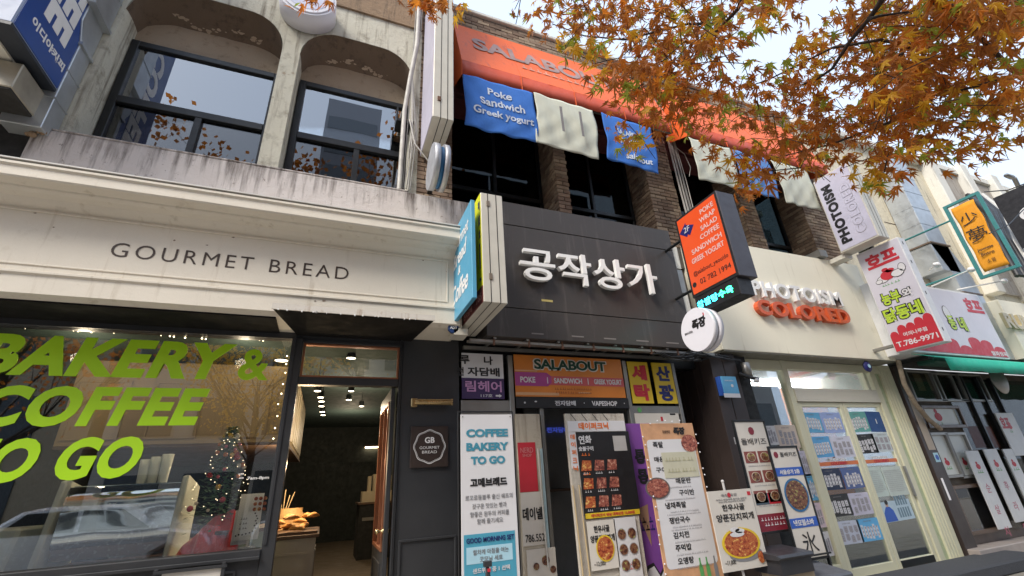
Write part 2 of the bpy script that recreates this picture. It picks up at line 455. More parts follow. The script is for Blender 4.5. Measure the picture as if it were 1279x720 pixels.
def text(name, m, parent, fr, rows, **kw):
    """rows: (string, a, b, h[, w])"""
    o = None
    for r_ in rows:
        mb = MB(); tadd(mb, fr, r_[0], r_[1], r_[2], r_[3], r_[4] if len(r_) > 4 else None, **kw)
        if mb.v: o = link(name, mb, m, parent)
    return o
def letters(m, parent, fr, s, a0, b0, h, w, bold=.03, shear=0, ext=.02, c0=.0, space=1.0, name='letter', bev=0):
    vs, fs = tmesh(s, bold, 0, space); x0, x1, y0, y1 = bb(vs); k = h / (y1 - y0); kx = (w - shear * h) / (x1 - x0)
    for i, ch in enumerate(s):
        if ch == ' ': continue
        pv, _ = tmesh(s[:i + 1], bold, 0, space); px1 = bb(pv)[1]
        cv, cf = tmesh(ch, bold, 0, space); cx1 = bb(cv)[1]
        mb = MB(); mb.add([fr.p(a0 + (v.x - cx1 + px1 - x0) * kx + shear * (v.y - y0) * k, b0 + (v.y - y0) * k, c0 + (v.z + .5) * ext) for v in cv], cf)
        link(name, mb, m, parent, bev)
def bars(mb, fr, a0, a1, b, h, n=1, gap=.02, c0=.001, ext=.001, seed=0, al='C'):
    """rows of broken strokes where the print is too small to read"""
    r_ = random.Random(seed + int(a0 * 1000))
    for i in range(n):
        W = (a1 - a0) * r_.uniform(.75, 1)
        x = (a0 + a1 - W) / 2 if al == 'C' else a0
        e = x + W
        while x < e - h:
            l = h * r_.uniform(.7, 1.1)
            mb.fbox(fr, x, min(x + l, e), b - i * gap, b - i * gap + h * .28, c0, c0 + ext)
            mb.fbox(fr, x + l * .4, min(x + l * .6, e), b - i * gap + h * .28, b - i * gap + h, c0, c0 + ext)
            x += l + h * r_.choice((.25, .25, .7))
def scatter_food(parent, fr, a, b, r, rb, m, rim=None, c0=.002, name='food_print'):
    if rim: link('bowl_print', MB().fdisc(fr, a, b, r, c0, c0 + .0015, 28, rb), rim, parent)
    link(name, MB().fdisc(fr, a, b, r * (.88 if rim else 1), c0 + .002, c0 + .003, 24, rb * (.88 if rim else 1)), m, parent)

ORD = ['first', 'second', 'third', 'fourth', 'fifth', 'sixth', 'seventh', 'eighth', 'ninth', 'tenth', 'eleventh', 'twelfth', 'thirteenth', 'fourteenth', 'fifteenth', 'sixteenth']
# ================================================================== THE SETTING
def struct(name, mb, m, bev=0):
    o = link(name, mb, m, None, bev); o['kind'] = 'structure'; return o
struct('ground', MB().add([(-150, -150, -.02), (150, -150, -.02), (150, 150, -.02), (-150, 150, -.02)], [(0, 1, 2, 3)]), M('ground_dirt', (.16, .15, .13), .95))
road = struct('road', MB().box(-60, 60, -13.5, -6.2, -.06, -.008), asphalt)
pave = struct('pavement', MB().box(-40, 60, -6.0, .15, -.10, .0), M('pavement_bed', (.30, .27, .23), .95, 0, .2, 20))
struct('kerb', MB().box(-60, 60, -6.2, -6.0, -.10, .02), tile_a, .01)
tme = None
k = 0
for i in range(18):
    for j in range(7):
        x = 6.9 + i * .305; y = -2.3 + j * .305
        mb = MB().box(x, x + .295, y, y + .295, .0, .022)
        if k == 0:
            o = link('paving_tile', mb, tile_a, pave, .004); tme = o.data
        else:
            o = put('paving_tile', tme, (x + .1475, y + .1475, random.uniform(-.002, .002)), pave)
            b = o.modifiers.new('b', 'BEVEL'); b.width = .004; b.segments = 1
        k += 1
tag(link('door_mat', MB().box(4.9, 9.25, -.62, -.10, .02, .165), mat_dk, None, .02), 'dark speckled carpet strip on the step below the photo booth shop doors', 'door mat')

def wall_holes(name, x0, x1, z0, z1, holes, yf, yb, m, parent, kind=None):
    mb = MB()
    outer = [(x0, z0), (x1, z0), (x1, z1), (x0, z1)]
    loops = [outer] + holes
    pts = [p for l in loops for p in l]
    tri = tessellate_polygon([[Vector((a, b, 0)) for a, b in l] for l in loops])
    fs = []
    for q in tri:
        q = list(q); a, b, c = [pts[i] for i in q]
        if (b[0] - a[0]) * (c[1] - a[1]) - (b[1] - a[1]) * (c[0] - a[0]) < 0: q.reverse()
        fs.append(q)
    mb.add([(a, yf, b) for a, b in pts], fs)
    for li, l in enumerate(loops):
        n = len(l)
        for i in range(n):
            p, q = l[i], l[(i + 1) % n]
            f = (0, 1, 2, 3) if li == 0 else (3, 2, 1, 0)
            mb.add([(p[0], yf, p[1]), (p[0], yb, p[1]), (q[0], yb, q[1]), (q[0], yf, q[1])], [f])
    return link(name, mb, m, parent, 0, kind)
def archpoly(x0, x1, z0, z1, rx, rz, n=10):
    P = [(x0, z0), (x1, z0)]
    for i in range(n + 1):
        a = math.pi / 2 * i / n; P.append((x1 - rx + rx * math.cos(a), z1 - rz + rz * math.sin(a)))
    for i in range(n + 1):
        a = math.pi / 2 * i / n; P.append((x0 + rx - rx * math.sin(a), z1 - rz + rz * math.cos(a)))
    return P

# ================================================================== 1. CONCRETE BUILDING over the bakery
cb = thing('concrete_building', 'weathered pale concrete building with two wide arched upper windows above the bakery', 'building', (-1.5, 0, 0))
h1 = archpoly(-2.56, -1.0, 4.63, 7.0, .44, .50); h2 = archpoly(-.80, .60, 4.63, 7.0, .44, .50)
wall_holes('wall', -4.6, .70, 4.0, 7.55, [h1, h2], 0, .42, concrete, cb)
bx('wall_band', rustwall, cb, -4.6, .70, -.03, .4, 7.552, 9.2)
bx('apron', apron_m, cb, -2.76, 1.62, -.10, .05, 3.3, 4.63, bev=.012)
bx('apron_coping', apron_m, cb, -2.70, .60, -.098, .30, 4.632, 4.66, bev=.012)
bx('lower_wall', concrete_y, cb, -4.6, 1.2, .12, .40, 2.9, 4.0)
soffit2 = weathered('pale_peeling_plaster', (.40, .33, .25), (.13, .09, .06), .45, False, .9, .7, 2.0)
# sloping brown peeling soffits of the arches
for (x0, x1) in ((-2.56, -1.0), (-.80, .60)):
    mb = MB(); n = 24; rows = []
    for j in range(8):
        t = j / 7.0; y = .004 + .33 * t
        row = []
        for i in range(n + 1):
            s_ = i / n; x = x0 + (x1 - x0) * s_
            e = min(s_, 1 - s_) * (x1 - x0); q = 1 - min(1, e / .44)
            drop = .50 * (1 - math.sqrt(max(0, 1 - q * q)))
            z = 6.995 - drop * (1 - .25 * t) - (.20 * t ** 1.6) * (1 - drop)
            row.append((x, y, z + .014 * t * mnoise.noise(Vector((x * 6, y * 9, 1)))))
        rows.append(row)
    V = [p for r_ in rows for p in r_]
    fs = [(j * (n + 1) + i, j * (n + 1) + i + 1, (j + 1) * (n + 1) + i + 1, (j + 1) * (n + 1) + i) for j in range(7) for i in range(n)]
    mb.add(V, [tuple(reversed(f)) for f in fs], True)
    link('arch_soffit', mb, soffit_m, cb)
    bx('lintel', soffit2, cb, x0 - .05, x1 + .05, .335, .415, 6.36, 7.1)
def window(parent, x0, x1, z0, z1, y, cols, rows_, fm, gm, fw=.055, fd=.08, name='window', arch=None):
    """frame box with children panes; cols: x positions of mullions per row; rows_: z positions of rails"""
    f = MB()
    f.box(x0, x0 + fw, y, y + fd, z0, z1); f.box(x1 - fw, x1, y, y + fd, z0, z1)
    f.box(x0 + fw, x1 - fw, y + .002, y + fd, z0, z0 + fw); f.box(x0 + fw, x1 - fw, y + .002, y + fd, z1 - fw, z1)
    zs = [z0 + fw] + list(rows_) + [z1 - fw]
    for z in rows_: f.box(x0 + fw, x1 - fw, y - .012, y + fd, z - fw * .6, z + fw * .6)
    wn = link(name, f, fm, parent, .004)
    for i in range(len(zs) - 1):
        cs = cols[i] if i < len(cols) else []
        za = zs[i] + (fw * .6 if i else 0); zb = zs[i + 1] - (fw * .6 if i < len(zs) - 2 else 0)
        xs = [x0 + fw] + list(cs) + [x1 - fw]
        for c in cs: bx('mullion', fm, wn, c - fw * .45, c + fw * .45, y - .006, y + fd - .01, za, zb, bev=.004)
        for j in range(len(xs) - 1):
            xa = xs[j] + (fw * .45 if j else 0); xb = xs[j + 1] - (fw * .45 if j < len(xs) - 2 else 0)
            bx('pane', gm[min(i, len(gm) - 1)] if isinstance(gm, list) else gm, wn, xa, xb, y + fd * .45, y + fd * .45 + .006, za, zb)
    return wn
window(cb, -2.55, -1.01, 4.66, 6.36, .28, [[-1.72], []], [5.46], alu_black, [glass2d, glass2], .075)
window(cb, -.79, .59, 4.66, 6.36, .28, [[-.02], []], [5.46], alu_black, [glass2d, glass2], .075)
bx('upstairs_room', void_m, cb, -4.5, .66, 3.2, 3.3, 4.4, 7.5)
bx('upstairs_ceiling', M('upstairs_ceiling_paint', (.10, .10, .10), .8), cb, -4.5, .66, .43, 3.2, 6.5, 6.55)
bx('upstairs_floor', void_m, cb, -4.5, .66, .43, 3.2, 4.35, 4.4)
bx('roof', far_conc, cb, -4.6, .68, .41, 3.4, 9.15, 9.25)
# curtain behind the first window
mb = MB(); n = 40
for i in range(n + 1):
    x = -2.50 + .42 * i / n; y = .43 + .025 * math.sin(i * 1.1) + .01 * math.sin(i * 2.7)
    mb.v += [Vector((x, y, 4.7)), Vector((x, y, 6.3))]
for i in range(n): mb.f.append([2 * i, 2 * i + 2, 2 * i + 3, 2 * i + 1]); mb.sm.append(True)
cu_ = link('curtain', mb, M('pale_curtain', (.74, .78, .70), .9, 0, .1, 3), cb)
sm_ = cu_.modifiers.new('s', 'SOLIDIFY'); sm_.thickness = .006
# peeled plaster flakes on the soffits and rims
mb = MB(); rg = random.Random(4)
for (x0, x1) in ((-2.4, -1.15), (-.62, .45)):
    for i in range(46):
        x = rg.uniform(x0, x1); y = .27 + .03 * math.sin(x * 9) + rg.uniform(-.02, .02)
        t = (y - .004) / .33; z = 6.985 - .20 * t ** 1.6
        r1 = rg.uniform(.008, .028)
        P = [(x + r1 * rg.uniform(.5, 1.3) * math.cos(a) * 1.5, y + r1 * .7 * math.sin(a), z - .006 - .3 * r1 * math.sin(a)) for a in [i2 * 1.05 for i2 in range(6)]]
        mb.add(P, [(5, 4, 3, 2, 1, 0)])
link('plaster_flake', mb, M('flaked_plaster', (.46, .36, .27), .95), cb, 0, 'stuff')

# silver ducting left of the first window
dt = thing('silver_duct', 'square galvanised duct climbing the concrete beside the blue coffee sign', 'duct', (-2.8, -.1, 4.5))
bx('duct_section', steel, dt, -2.93, -2.64, -.22, -.01, 4.55, 5.62, bev=.006)
mb = MB().fprism(FXm(-2.93), [(.005, 5.62), (.225, 5.62), (.33, 5.82), (.33, 6.05), (.005, 6.05)], 0, -.29)
link('duct_elbow', mb, steel, dt, .006)
bx('duct_section', steel, dt, -3.0, -2.60, -.36, -.01, 6.06, 8.6, bev=.006)
bx('duct_collar', steel, dt, -3.02, -2.58, -.38, -.005, 6.04, 6.075)
bx('duct_collar', steel, dt, -2.95, -2.62, -.235, -.005, 5.60, 5.635)
for z in (4.9, 5.25): bx('duct_seam', steel, dt, -2.936, -2.634, -.226, -.005, z, z + .012)
for z in (6.5, 6.95, 7.4): bx('duct_seam', steel, dt, -3.006, -2.594, -.366, -.005, z, z + .012)

# blue coffee lightbox, projecting, seen on its +X face
XI = -2.66
ci = thing('coffee_lightbox', 'big blue projecting lightbox with white letters reading COFFEE downwards at upper left corner', 'sign', (XI, -.6, 4.8))
(yo, zo) = onX(8, 40, XI); (yi, zi) = onX(75, 126, XI)
zb = 4.98
bx('cabinet', side_idi, ci, XI - .42, XI, yo, yi, zb + .02, 9.0, bev=.01)
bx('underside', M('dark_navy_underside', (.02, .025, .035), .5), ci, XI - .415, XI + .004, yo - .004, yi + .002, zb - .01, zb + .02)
bx('bottom_rail', signcream, ci, XI - .27, XI - .15, yo, yi, zb - .03, zb - .01)
bx('face', blue_idi, ci, XI, XI + .006, yo + .012, yi - .012, zb + .035, 8.98)
frI = F((XI + .006, 0, 0), (0, 1, 0))
text('lettering', white_paint, ci, frI, [('이디야커피', (yo + yi) / 2, zb + .20, .095, .52)], bold=.035)
frR = F((XI + .006, 0, 0), (0, 0, -1), (0, 1, 0))
letters(white_paint, ci, frR, 'COFFEE', -(zb + .40 + 1.75), (yo + yi) / 2 - .20, .37, 1.75, .06, 0, .003, space=1.1)

# grubby steel box under it, sheet painted as a dark recess, and leaning grey board
sb = thing('metal_junction_box', 'stained silver metal box jutting out below the blue coffee sign', 'box', (-2.9, -.4, 4.5))
bx('box_body', M('stained_steel', (.42, .38, .30), .45, .5, .35, 3, .2, 9), sb, -3.7, -2.72, -.55, -.12, 4.66, 4.93, bev=.008)
bx('box_underside', M('underside_black', (.02, .018, .016), .8), sb, -3.69, -2.73, -.54, -.11, 4.64, 4.66)  # underside sheet coloured much darker than the box body
gb = link('grey_board', MB().fprism(FY(-.45), [(-3.35, 4.02), (-2.78, 4.02), (-2.80, 4.42), (-2.93, 4.60)], 0, .02), M('slate_board', (.085, .088, .10), .6), None, .003)
tag(gb, 'dark grey sheet leaning on the cream ledge at the left edge', 'board')
bx('dark_gap', M('gap_shade', (.015, .014, .014), .9), cb, -4.6, -2.70, -.06, -.02, 3.9, 4.63)  # near-black sheet before the wall, the void's shade given as colour
# rubble-like broken plaster by the box
mb = MB(); rg = random.Random(8)
for i in range(26):
    c = Vector((rg.uniform(-2.80, -2.66), rg.uniform(-.16, -.1), rg.uniform(4.5, 4.85))); r1 = rg.uniform(.012, .035)
    mb.lathe(c, [(0, -r1), (r1, -r1 * .3), (r1 * .8, r1 * .6), (0, r1)], 5)
link('broken_plaster', mb, rustwall, cb, 0, 'stuff')

# round white lightbox at the very top
rl = thing('round_lightbox', 'round white lightbox at the top edge between the two arched windows', 'sign', (A(385, 0, -.35)[0], -.2, A(385, 0, -.35)[1]))
rx, rz = A(385, -6, -.3)
link('rim', MB().fdisc(FY(-.02), rx, rz, .335, 0, .27, 40), signwhite, rl)
link('face', MB().fdisc(FY(-.29), rx, rz, .30, 0, .012, 40), M('lightbox_face', (.74, .74, .80), .4), rl)
link('ring_print', MB().fdisc(FY(-.302), rx, rz, .25, 0, .003, 40), M('lightbox_ring', (.60, .62, .76), .4), rl)

# pipes and cables down the joint of the two buildings
def cable(name, label, pts, r, m, group=None, cat='cable', n=6):
    o = link(name, MB().tube(pts, r, n), m); tag(o, label, cat, group); return o
cable('drain_pipe', 'grubby white pipe running down between the concrete and brick buildings', [(.63, -.06, 8.8), (.62, -.06, 7.2), (.55, -.07, 6.5), (.50, -.07, 5.9), (.49, -.07, 4.66)], .028, pipe_w, None, 'pipe')
for i in range(5):
    x = .60 + .022 * i
    cable('wall_cable', ORD[i] + ' thin cable from the white drain pipe, hanging over the brick strip', [(x, -.04 - .01 * i, 8.8), (x - .02, -.05, 7.4), (x - .03 - .02 * i, -.08, 6.5), (x - .05 + .03 * (i % 3), -.06, 5.6), (x - .07, -.05, 4.7)], .007, pipe_w if i % 2 else M('grey_cable', (.25, .24, .23), .6), 'cables beside the white pipe')
cable('loose_cable', 'thin pale cable looping below the tall cream sign', [(.57, -.08, 5.75), (.64, -.12, 5.35), (.80, -.14, 5.12), (.92, -.09, 5.0)], .009, pipe_w)
vb = thing('vent_hood', 'small black hooded fixture at the right end of the second arched window', 'vent', (.40, .0, 6.0))
vx, vz = A(498, 140, .0)
bx('hood', alu_black, vb, vx - .02, vx + .20, -.02, .20, vz - .16, vz - .12)
bx('hood_side', alu_black, vb, vx - .02, vx, -.02, .20, vz - .12, vz + .07)
bx('hood_lining', M('tan_board', (.40, .22, .11), .6), vb, vx, vx + .19, .10, .19, vz - .119, vz + .0)

# ================================================================== 2. BRICK BUILDING
bbd = thing('brick_building', 'brown brick two storey building carrying the orange awning and cloth banners', 'building', (4.5, 0, 0))
BX0, BX1, ZT = .70, 8.62, 8.30
piers = [(.70, 1.143), (2.66, 2.86), (4.32, 4.86), (6.28, 6.62), (7.92, 8.62)]
WD = .50
for i, (a, b) in enumerate(piers):
    bx('pier_core', mortar, bbd, a + .012, b - .012, .014, WD, 4.2, 6.9)
bx('parapet_core', mortar, bbd, BX0 + .012, BX1, .014, .5, 6.9, ZT)
bx('floor_band', mortar, bbd, BX0, BX1, .05, WD, 3.0, 4.55)
bx('parapet_cap', far_conc, bbd, BX0 - .02, BX1 + .02, -.04, .55, ZT, ZT + .07, bev=.01)
bx('upper_room', void_m, bbd, BX0 + .1, BX1 - .1, 3.4, 3.5, 4.2, 6.9)
bx('upper_ceiling', void_m, bbd, BX0 + .1, BX1 - .1, .53, 3.4, 6.88, 6.92)
bx('upper_floor', void_m, bbd, BX0 + .1, BX1 - .1, .53, 3.4, 4.45, 4.5)
bx('roof', far_conc, bbd, BX0 + .1, BX1 - .1, .56, 3.6, 8.2, 8.25)
# bricks: course 0.067, brick 0.19
bricks = []
rg = random.Random(2)
def brickwall(x0, x1, z0, z1, face='y', side=None, pri=0):
    L, H, g = .19, .055, .011
    z = z0; c = 0
    while z + H <= z1 + .01:
        x = x0 - (c % 2) * (L + g) / 2
        while x < x1 - .02:
            a, b = max(x, x0), min(x + L, x1)
            if b - a > .03: bricks.append((pri, face, side, a, b, z, H, rg.uniform(-.006, .006)))
            x += L + g
        z += H + g; c += 1
brickwall(.70, 1.143, 4.60, 7.0, pri=0)
brickwall(4.32, 4.86, 4.55, 6.9, pri=1)
brickwall(2.66, 2.86, 4.55, 6.4, pri=2)
brickwall(6.28, 6.62, 4.55, 6.4, pri=3)
brickwall(7.92, 8.62, 4.60, 6.6, pri=4)
brickwall(.70, 1.16, 7.0, ZT, pri=5)
brickwall(1.16, BX1, 7.75, ZT, pri=5)
for (a, b) in piers[1:]: brickwall(0.015, WD - .02, 4.55, 6.4, 'x', a, pri=6)
full = None; cnt = 0; rest = MB()
proto = MB().box(0, .19, -.0, .03, 0, .055)
for (pri, face, side, a, b, z, H, j) in sorted(bricks, key=lambda q: q[0]):
    if face == 'y' and abs((b - a) - .19) < .001 and cnt < 298:
        if full is None:
            o = link('brick', MB().box(a, b, -j, .03 - j, z, z + H), brick_m, bbd, .004); full = o.data
        else:
            o = put('brick', full, ((a + b) / 2, .015 - j, z), bbd); q = o.modifiers.new('b', 'BEVEL'); q.width = .004; q.segments = 1
            o.rotation_euler = (0, rg.uniform(-.006, .006), rg.uniform(-.01, .01))
        cnt += 1
    elif face == 'y': rest.box(a, b, -j, .03 - j, z, z + H)
    else: rest.box(side - j, side + .02 - j, a, b, z, z + H)
link('brickwork', rest, brick_m, bbd, 0, 'stuff')
# upper windows in the brick bays
for (a, b, ms) in ((1.143, 2.66, [1.9]), (2.86, 4.32, [3.55]), (4.86, 6.28, [5.5]), (6.62, 7.92, [7.25])):
    window(bbd, a + .005, b - .005, 4.56, 6.85, .44, [[], ms, ms], [4.98, 5.25], alu_black, glass_d, .05, .07)
    bx('window_head', maroon, bbd, a, b, .02, .40, 6.45, 6.9)
# ---- awnings
def awning(name, label, x0, x1, zt, zw, zf, yf, zval):
    t = thing(name, label, 'awning', ((x0 + x1) / 2, 0, zf))
    mb = MB(); n = 24
    for i in range(n + 1):
        x = x0 + (x1 - x0) * i / n
        for j in range(6):
            s_ = j / 5; y = -.02 + (yf + .02) * s_; z = zt + (zf - zt) * s_ 
            mb.v.append(Vector((x, y, z)))
    for i in range(n):
        for j in range(5): q = i * 6 + j; mb.f.append([q, q + 1, q + 7, q + 6]); mb.sm.append(False)
    o = link('canopy_sheet', mb, orange_m, t); s_ = o.modifiers.new('s', 'SOLIDIFY'); s_.thickness = .004
    mb = MB(); n = 60
    for i in range(n + 1):
        x = x0 + (x1 - x0) * i / n; w_ = .006 * math.sin(x * 13) + .004 * math.sin(x * 31)
        mb.v += [Vector((x, yf + w_ * .3, zf - .002)), Vector((x, yf + w_, zval + .006 * math.sin(x * 7)))]
    for i in range(n): mb.f.append([2 * i, 2 * i + 1, 2 * i + 3, 2 * i + 2]); mb.sm.append(True)
    o = link('valance', mb, orange_shade, t); s_ = o.modifiers.new('s', 'SOLIDIFY'); s_.thickness = .004
    for x, q in ((x0, 0), (x1, 1)):
        mb = MB().fprism(FXm(x), [(.02, zt), (-yf, zf), (-yf, zval), (.02, zw)], 0, .006 if q == 0 else -.006)
        link('end_flap', mb, orange_m, t)
    for q in range(1, int((x1 - x0) / .85) + 1):
        x = x0 + q * .85
        mb = MB().fprism(FXm(x), [(.02, zt + .002), (-yf + .004, zf), (-yf + .006, zval + .01), (-yf - .0, zval + .01), (-yf - .004, zf - .01), (.02, zt - .012)], 0, -.012)
        link('seam', mb, orange_m, t)
    bx('awning_rail', alu_grey, t, x0 + .01, x1 - .01, yf + .02, yf + .05, zval + .01, zval + .035)
    bx('awning_lining', maroon, t, x0 + .02, x1 - .02, -.03, .012, 6.50, 7.6)
    return t
aw1 = awning('orange_awning', 'long faded orange sheet awning with ghost lettering, first over the brick windows', 1.17, 4.62, 7.93, 6.6, 6.66, -.44, 6.38)
aw2 = awning('orange_awning', 'second orange sheet awning, mostly behind the maple leaves, right of the pipes', 4.92, 8.30, 7.93, 6.6, 6.66, -.44, 6.40)
aw1['group'] = aw2['group'] = 'orange awnings on the brick building'
# ghost lettering on the slope of the first awning
sl_v = Vector((0, .42, 1.27)).normalized()
def slopef(): 
    f = F((0, -.44, 6.66), (1, 0, 0), sl_v); return f
fs_ = slopef()
text('ghost_lettering', M('faded_grey_lettering', (.36, .24, .22), .7, 0, .35, 4), aw1, F(fs_.o + fs_.n * .008, fs_.u, fs_.v), [('SALABOUT', 2.62, .52, .42, 2.45)], bold=.035, ext=.001)
mb = MB(); bars(mb, F(fs_.o + fs_.n * .008, fs_.u, fs_.v), 2.0, 3.5, .32, .11, 1, seed=5)
link('ghost_lettering', mb, M('faded_pale_lettering', (.62, .30, .20), .6, 0, .3, 5), aw1)
# ---- cloth banners
def cloth(name, label, x0, x1, z0, z1, y, m, seed, sag=.0, skew=0, rows=None, tilt=0):
    rg = random.Random(seed); nx, nz_ = 34, 26
    ph = [rg.uniform(0, 6) for _ in range(5)]
    def P(s_, t):      # s across, t down
        pull = abs(s_ - .5) * 2
        x = x0 + (x1 - x0) * s_ + skew * t
        z = z1 + (z0 - z1) * t + tilt * (s_ - .5) * (1 if t > 0 else .6) - sag * (1 - pull ** 2) * t * .5 - .008 * math.sin(s_ * math.pi) * (1 - t)
        yy = y - .015 - .006 * t * math.sin(s_ * 9 + ph[0] + t * 2.2) - .006 * t * math.sin(s_ * 21 + ph[1] - t) - .003 * math.sin((s_ - .5) * 12 * (1 - t) + ph[2]) * (1 - t) - .10 * t * (1 - t)
        yy -= .006 * math.sin((s_ + t) * 17 + ph[3]) * t + .007 * math.sin((s_ * 1.6 - t) * 11 + ph[2])
        return Vector((x + .012 * math.sin(t * 7 + ph[4]), yy, z))
    mb = MB(); mb.v = [P(i / nx, j / nz_) for j in range(nz_ + 1) for i in range(nx + 1)]
    for j in range(nz_):
        for i in range(nx): q = j * (nx + 1) + i; mb.f.append([q, q + nx + 1, q + nx + 2, q + 1]); mb.sm.append(True)
    t = thing(name, label, 'banner', ((x0 + x1) / 2, y, z1), 'cloth banners hanging from the orange awnings')
    o = link('cloth', mb, m, t); s2 = o.modifiers.new('s', 'SOLIDIFY'); s2.thickness = .004
    if rows:
        tm = MB()
        for (s__, cx_, cb_, h_, w_, mt) in rows:
            vs, fs = tmesh(s__, .02); a0, a1, b0, b1 = bb(vs)
            pts = []
            for v in vs:
                ss = cx_ + ((v.x - a0) / (a1 - a0) - .5) * w_; tt = cb_ - (v.y - b0) / (b1 - b0) * h_
                p = P(ss, tt); p.y -= .006 + (v.z + .5) * .002; pts.append(p)
            tm.add(pts, fs)
        link('lettering', tm, rows[0][5], t)
    return t
pale_print = M('pale_banner_print', (.55, .60, .68), .7)
grey_strip = M('grey_tape', (.20, .185, .18), .7)
cloth('cloth_banner', 'blue cloth banner printed Poke Sandwich Greek yogurt', 1.17, 2.16, 5.50, 6.36, -.46, flag_blue, 1, .06, .02,
      [('Poke', .50, .32, .14, .34, pale_print), ('Sandwich', .52, .53, .14, .62, pale_print), ('Greek yogurt', .52, .76, .16, .84, pale_print)])
f2 = cloth('cloth_banner', 'off-white cloth banner with two dark vertical strips', 2.19, 3.13, 5.46, 6.36, -.46, flag_white, 2, .0, -.04, None, -.05)
for s_ in (.36, .68):
    mb = MB().fbox(FY(-.56), 2.19 + .94 * s_ - .018, 2.19 + .94 * s_ + .018, 5.70, 6.14, 0, .004)
    link('dark_strip', mb, grey_strip, f2)
cloth('cloth_banner', 'blue cloth banner half covered by leaves, its lettering in a ring', 3.27, 4.14, 5.46, 6.33, -.46, flag_blue, 3, .0, -.03,
      [('SALABOUT', .5, .40, .12, .5, pale_print), ('POKE', .42, .60, .12, .3, pale_print), ('salabout', .62, .88, .12, .5, pale_print)], -.06)
cloth('cloth_banner', 'plain off-white cloth banner right of the bundled pipes', 4.88, 5.74, 5.52, 6.34, -.46, flag_white, 4, .0, .0)
cloth('cloth_banner', 'pale blue cloth banner behind the drooping yellow leaves', 5.80, 6.60, 5.50, 6.34, -.46, flag_pale, 5, .0, -.02)
cloth('cloth_banner', 'crumpled off-white cloth banner furthest right, next to the lilac photo sign', 6.70, 7.55, 5.46, 6.34, -.46, flag_white, 6, .0, .03)

# tall cream projecting sign on the brick strip (seen edge-on)
ts = thing('tall_sign', 'tall narrow cream sign cabinet with lilac film on its side, edge towards the street', 'sign', (.8, -.4, 5.3))
XT = .735
yA, zA = onX(541, 145, XT)
bx('cabinet', signcream, ts, XT, XT + .24, yA, -.02, zA, 8.9, bev=.006)
for dx in (.085, .165): bx('groove', void_m, ts, XT + dx, XT + dx + .008, yA - .002, -.03, zA - .002, 8.9)
bx('side_film', lilac_m, ts, XT - .008, XT, yA + .02, -.03, zA + .01, 8.9)
bx('hinge', M('rust', (.16, .08, .05), .8), ts, XT + .05, XT + .085, yA - .012, yA, zA + .25, zA + .31)
# round barber-like sign below it
rs = thing('round_edge_sign', 'round sign of two thin grey discs with blue rim between, edge-on to the street', 'sign', (.9, -.3, 5.0))
XR = .80
frr = FXm(XR)
def rdisc(nm_, m, c0, c1, r): return link(nm_, MB().fdisc(frr, .33, 5.06, r, c0, c1, 36, r * 1.35), m, rs)
yR, zR = onX(548, 210, .86)
def rd(nm_, m, x0, x1, r): return link(nm_, MB().fdisc(FXm(0), -yR, zR, r, -x0, -x1, 40, r), m, rs)
rd('disc', M('scuffed_grey_disc', (.40, .41, .44), .5, .3, .25, 9), XR - .03, XR + .035, .265)
rd('blue_rim', M('blue_rim', (.02, .13, .30), .35), XR + .035, XR + .085, .235)
rd('disc', M('scuffed_grey_disc'.replace('scuffed', 'worn'), (.40, .40, .42), .5, .3, .25, 9), XR + .085, XR + .14, .265)
bx('bracket', alu_black, rs, XR + .03, XR + .08, yR + .2, .0, zR - .02, zR + .02)

# pipes at X ~ 5 (between the two awnings)
for i in range(6):
    x = 4.89 + .03 * i
    cable('riser_pipe', ORD[i] + ' from the left of the thin pipes between the two orange awnings', [(x - .04, -.05 - .02 * (i % 3), 7.6), (x, -.06, 6.6), (x + .01, -.05 - .03 * (i % 2), 5.8), (x + .02, -.06, 4.3)], .016 if i % 2 == 0 else .008, pipe_w if i != 3 else M('grey_cable', (.3, .3, .3)), 'pipes and cables between the awnings', 'pipe')
cable('loose_cable', 'thin cable drooping beside the maroon lining under the second awning', [(4.98, -.09, 6.5), (5.12, -.12, 6.35), (5.2, -.1, 6.1), (5.12, -.1, 5.9)], .007, pipe_w)

# ================================================================== 3. BAKERY SHOPFRONT
bk = thing('bakery_shopfront', 'bakery front with long cream fascia, black pier and big window lettered in lime green', 'shopfront', (-1, 0, 0))
BL, BR = -4.6, 1.10
# moulded fascia (profile swept along X)
prof = [(0.0, 2.86), (.44, 2.86), (.47, 2.875), (.50, 2.89), (.50, 3.03), (.515, 3.045), (.515, 3.062), (.485, 3.075), (.478, 3.60), (.50, 3.615), (.52, 3.63), (.545, 3.655), (.60, 3.67), (.63, 3.685), (.635, 3.70), (.72, 3.712), (.73, 3.725), (.73, 3.80), (.745, 3.815), (.745, 3.835), (.70, 3.85), (0, 3.88)]
link('fascia', MB().fprism(F((BL, 0, 0), (0, -1, 0)), prof, 0, -(BR - BL)), cream, bk)
bx('fascia_end_cap', cream_trim, bk, BR + .001, BR + .02, -.49, -.0, 2.862, 3.60)
for (za, zb_) in ((3.115, 3.13), (3.565, 3.58)): bx('panel_bead', cream, bk, BL, BR - .12, -.492, -.478, za, zb_, bev=.003)
bx('panel_bead', cream, bk, BR - .135, BR - .12, -.492, -.478, 3.13, 3.565, bev=.003)
bx('ledge_flashing', M('white_flashing', (.6, .58, .54), .5), bk, BL, BR + .01, -.752, -.70, 3.851, 3.862)
(xa, za) = A(140, 311, -.48); (xb, zb_) = A(436, 341, -.48); zt_ = A(150, 300, -.48)[1]
letters(letter_brown, bk, FY(-.479), 'GOURMET', xa, 3.255, .125, A(317, 330, -.48)[0] - xa, -.006, 0, .006, space=1.28)
x2 = A(338, 330, -.48)[0]
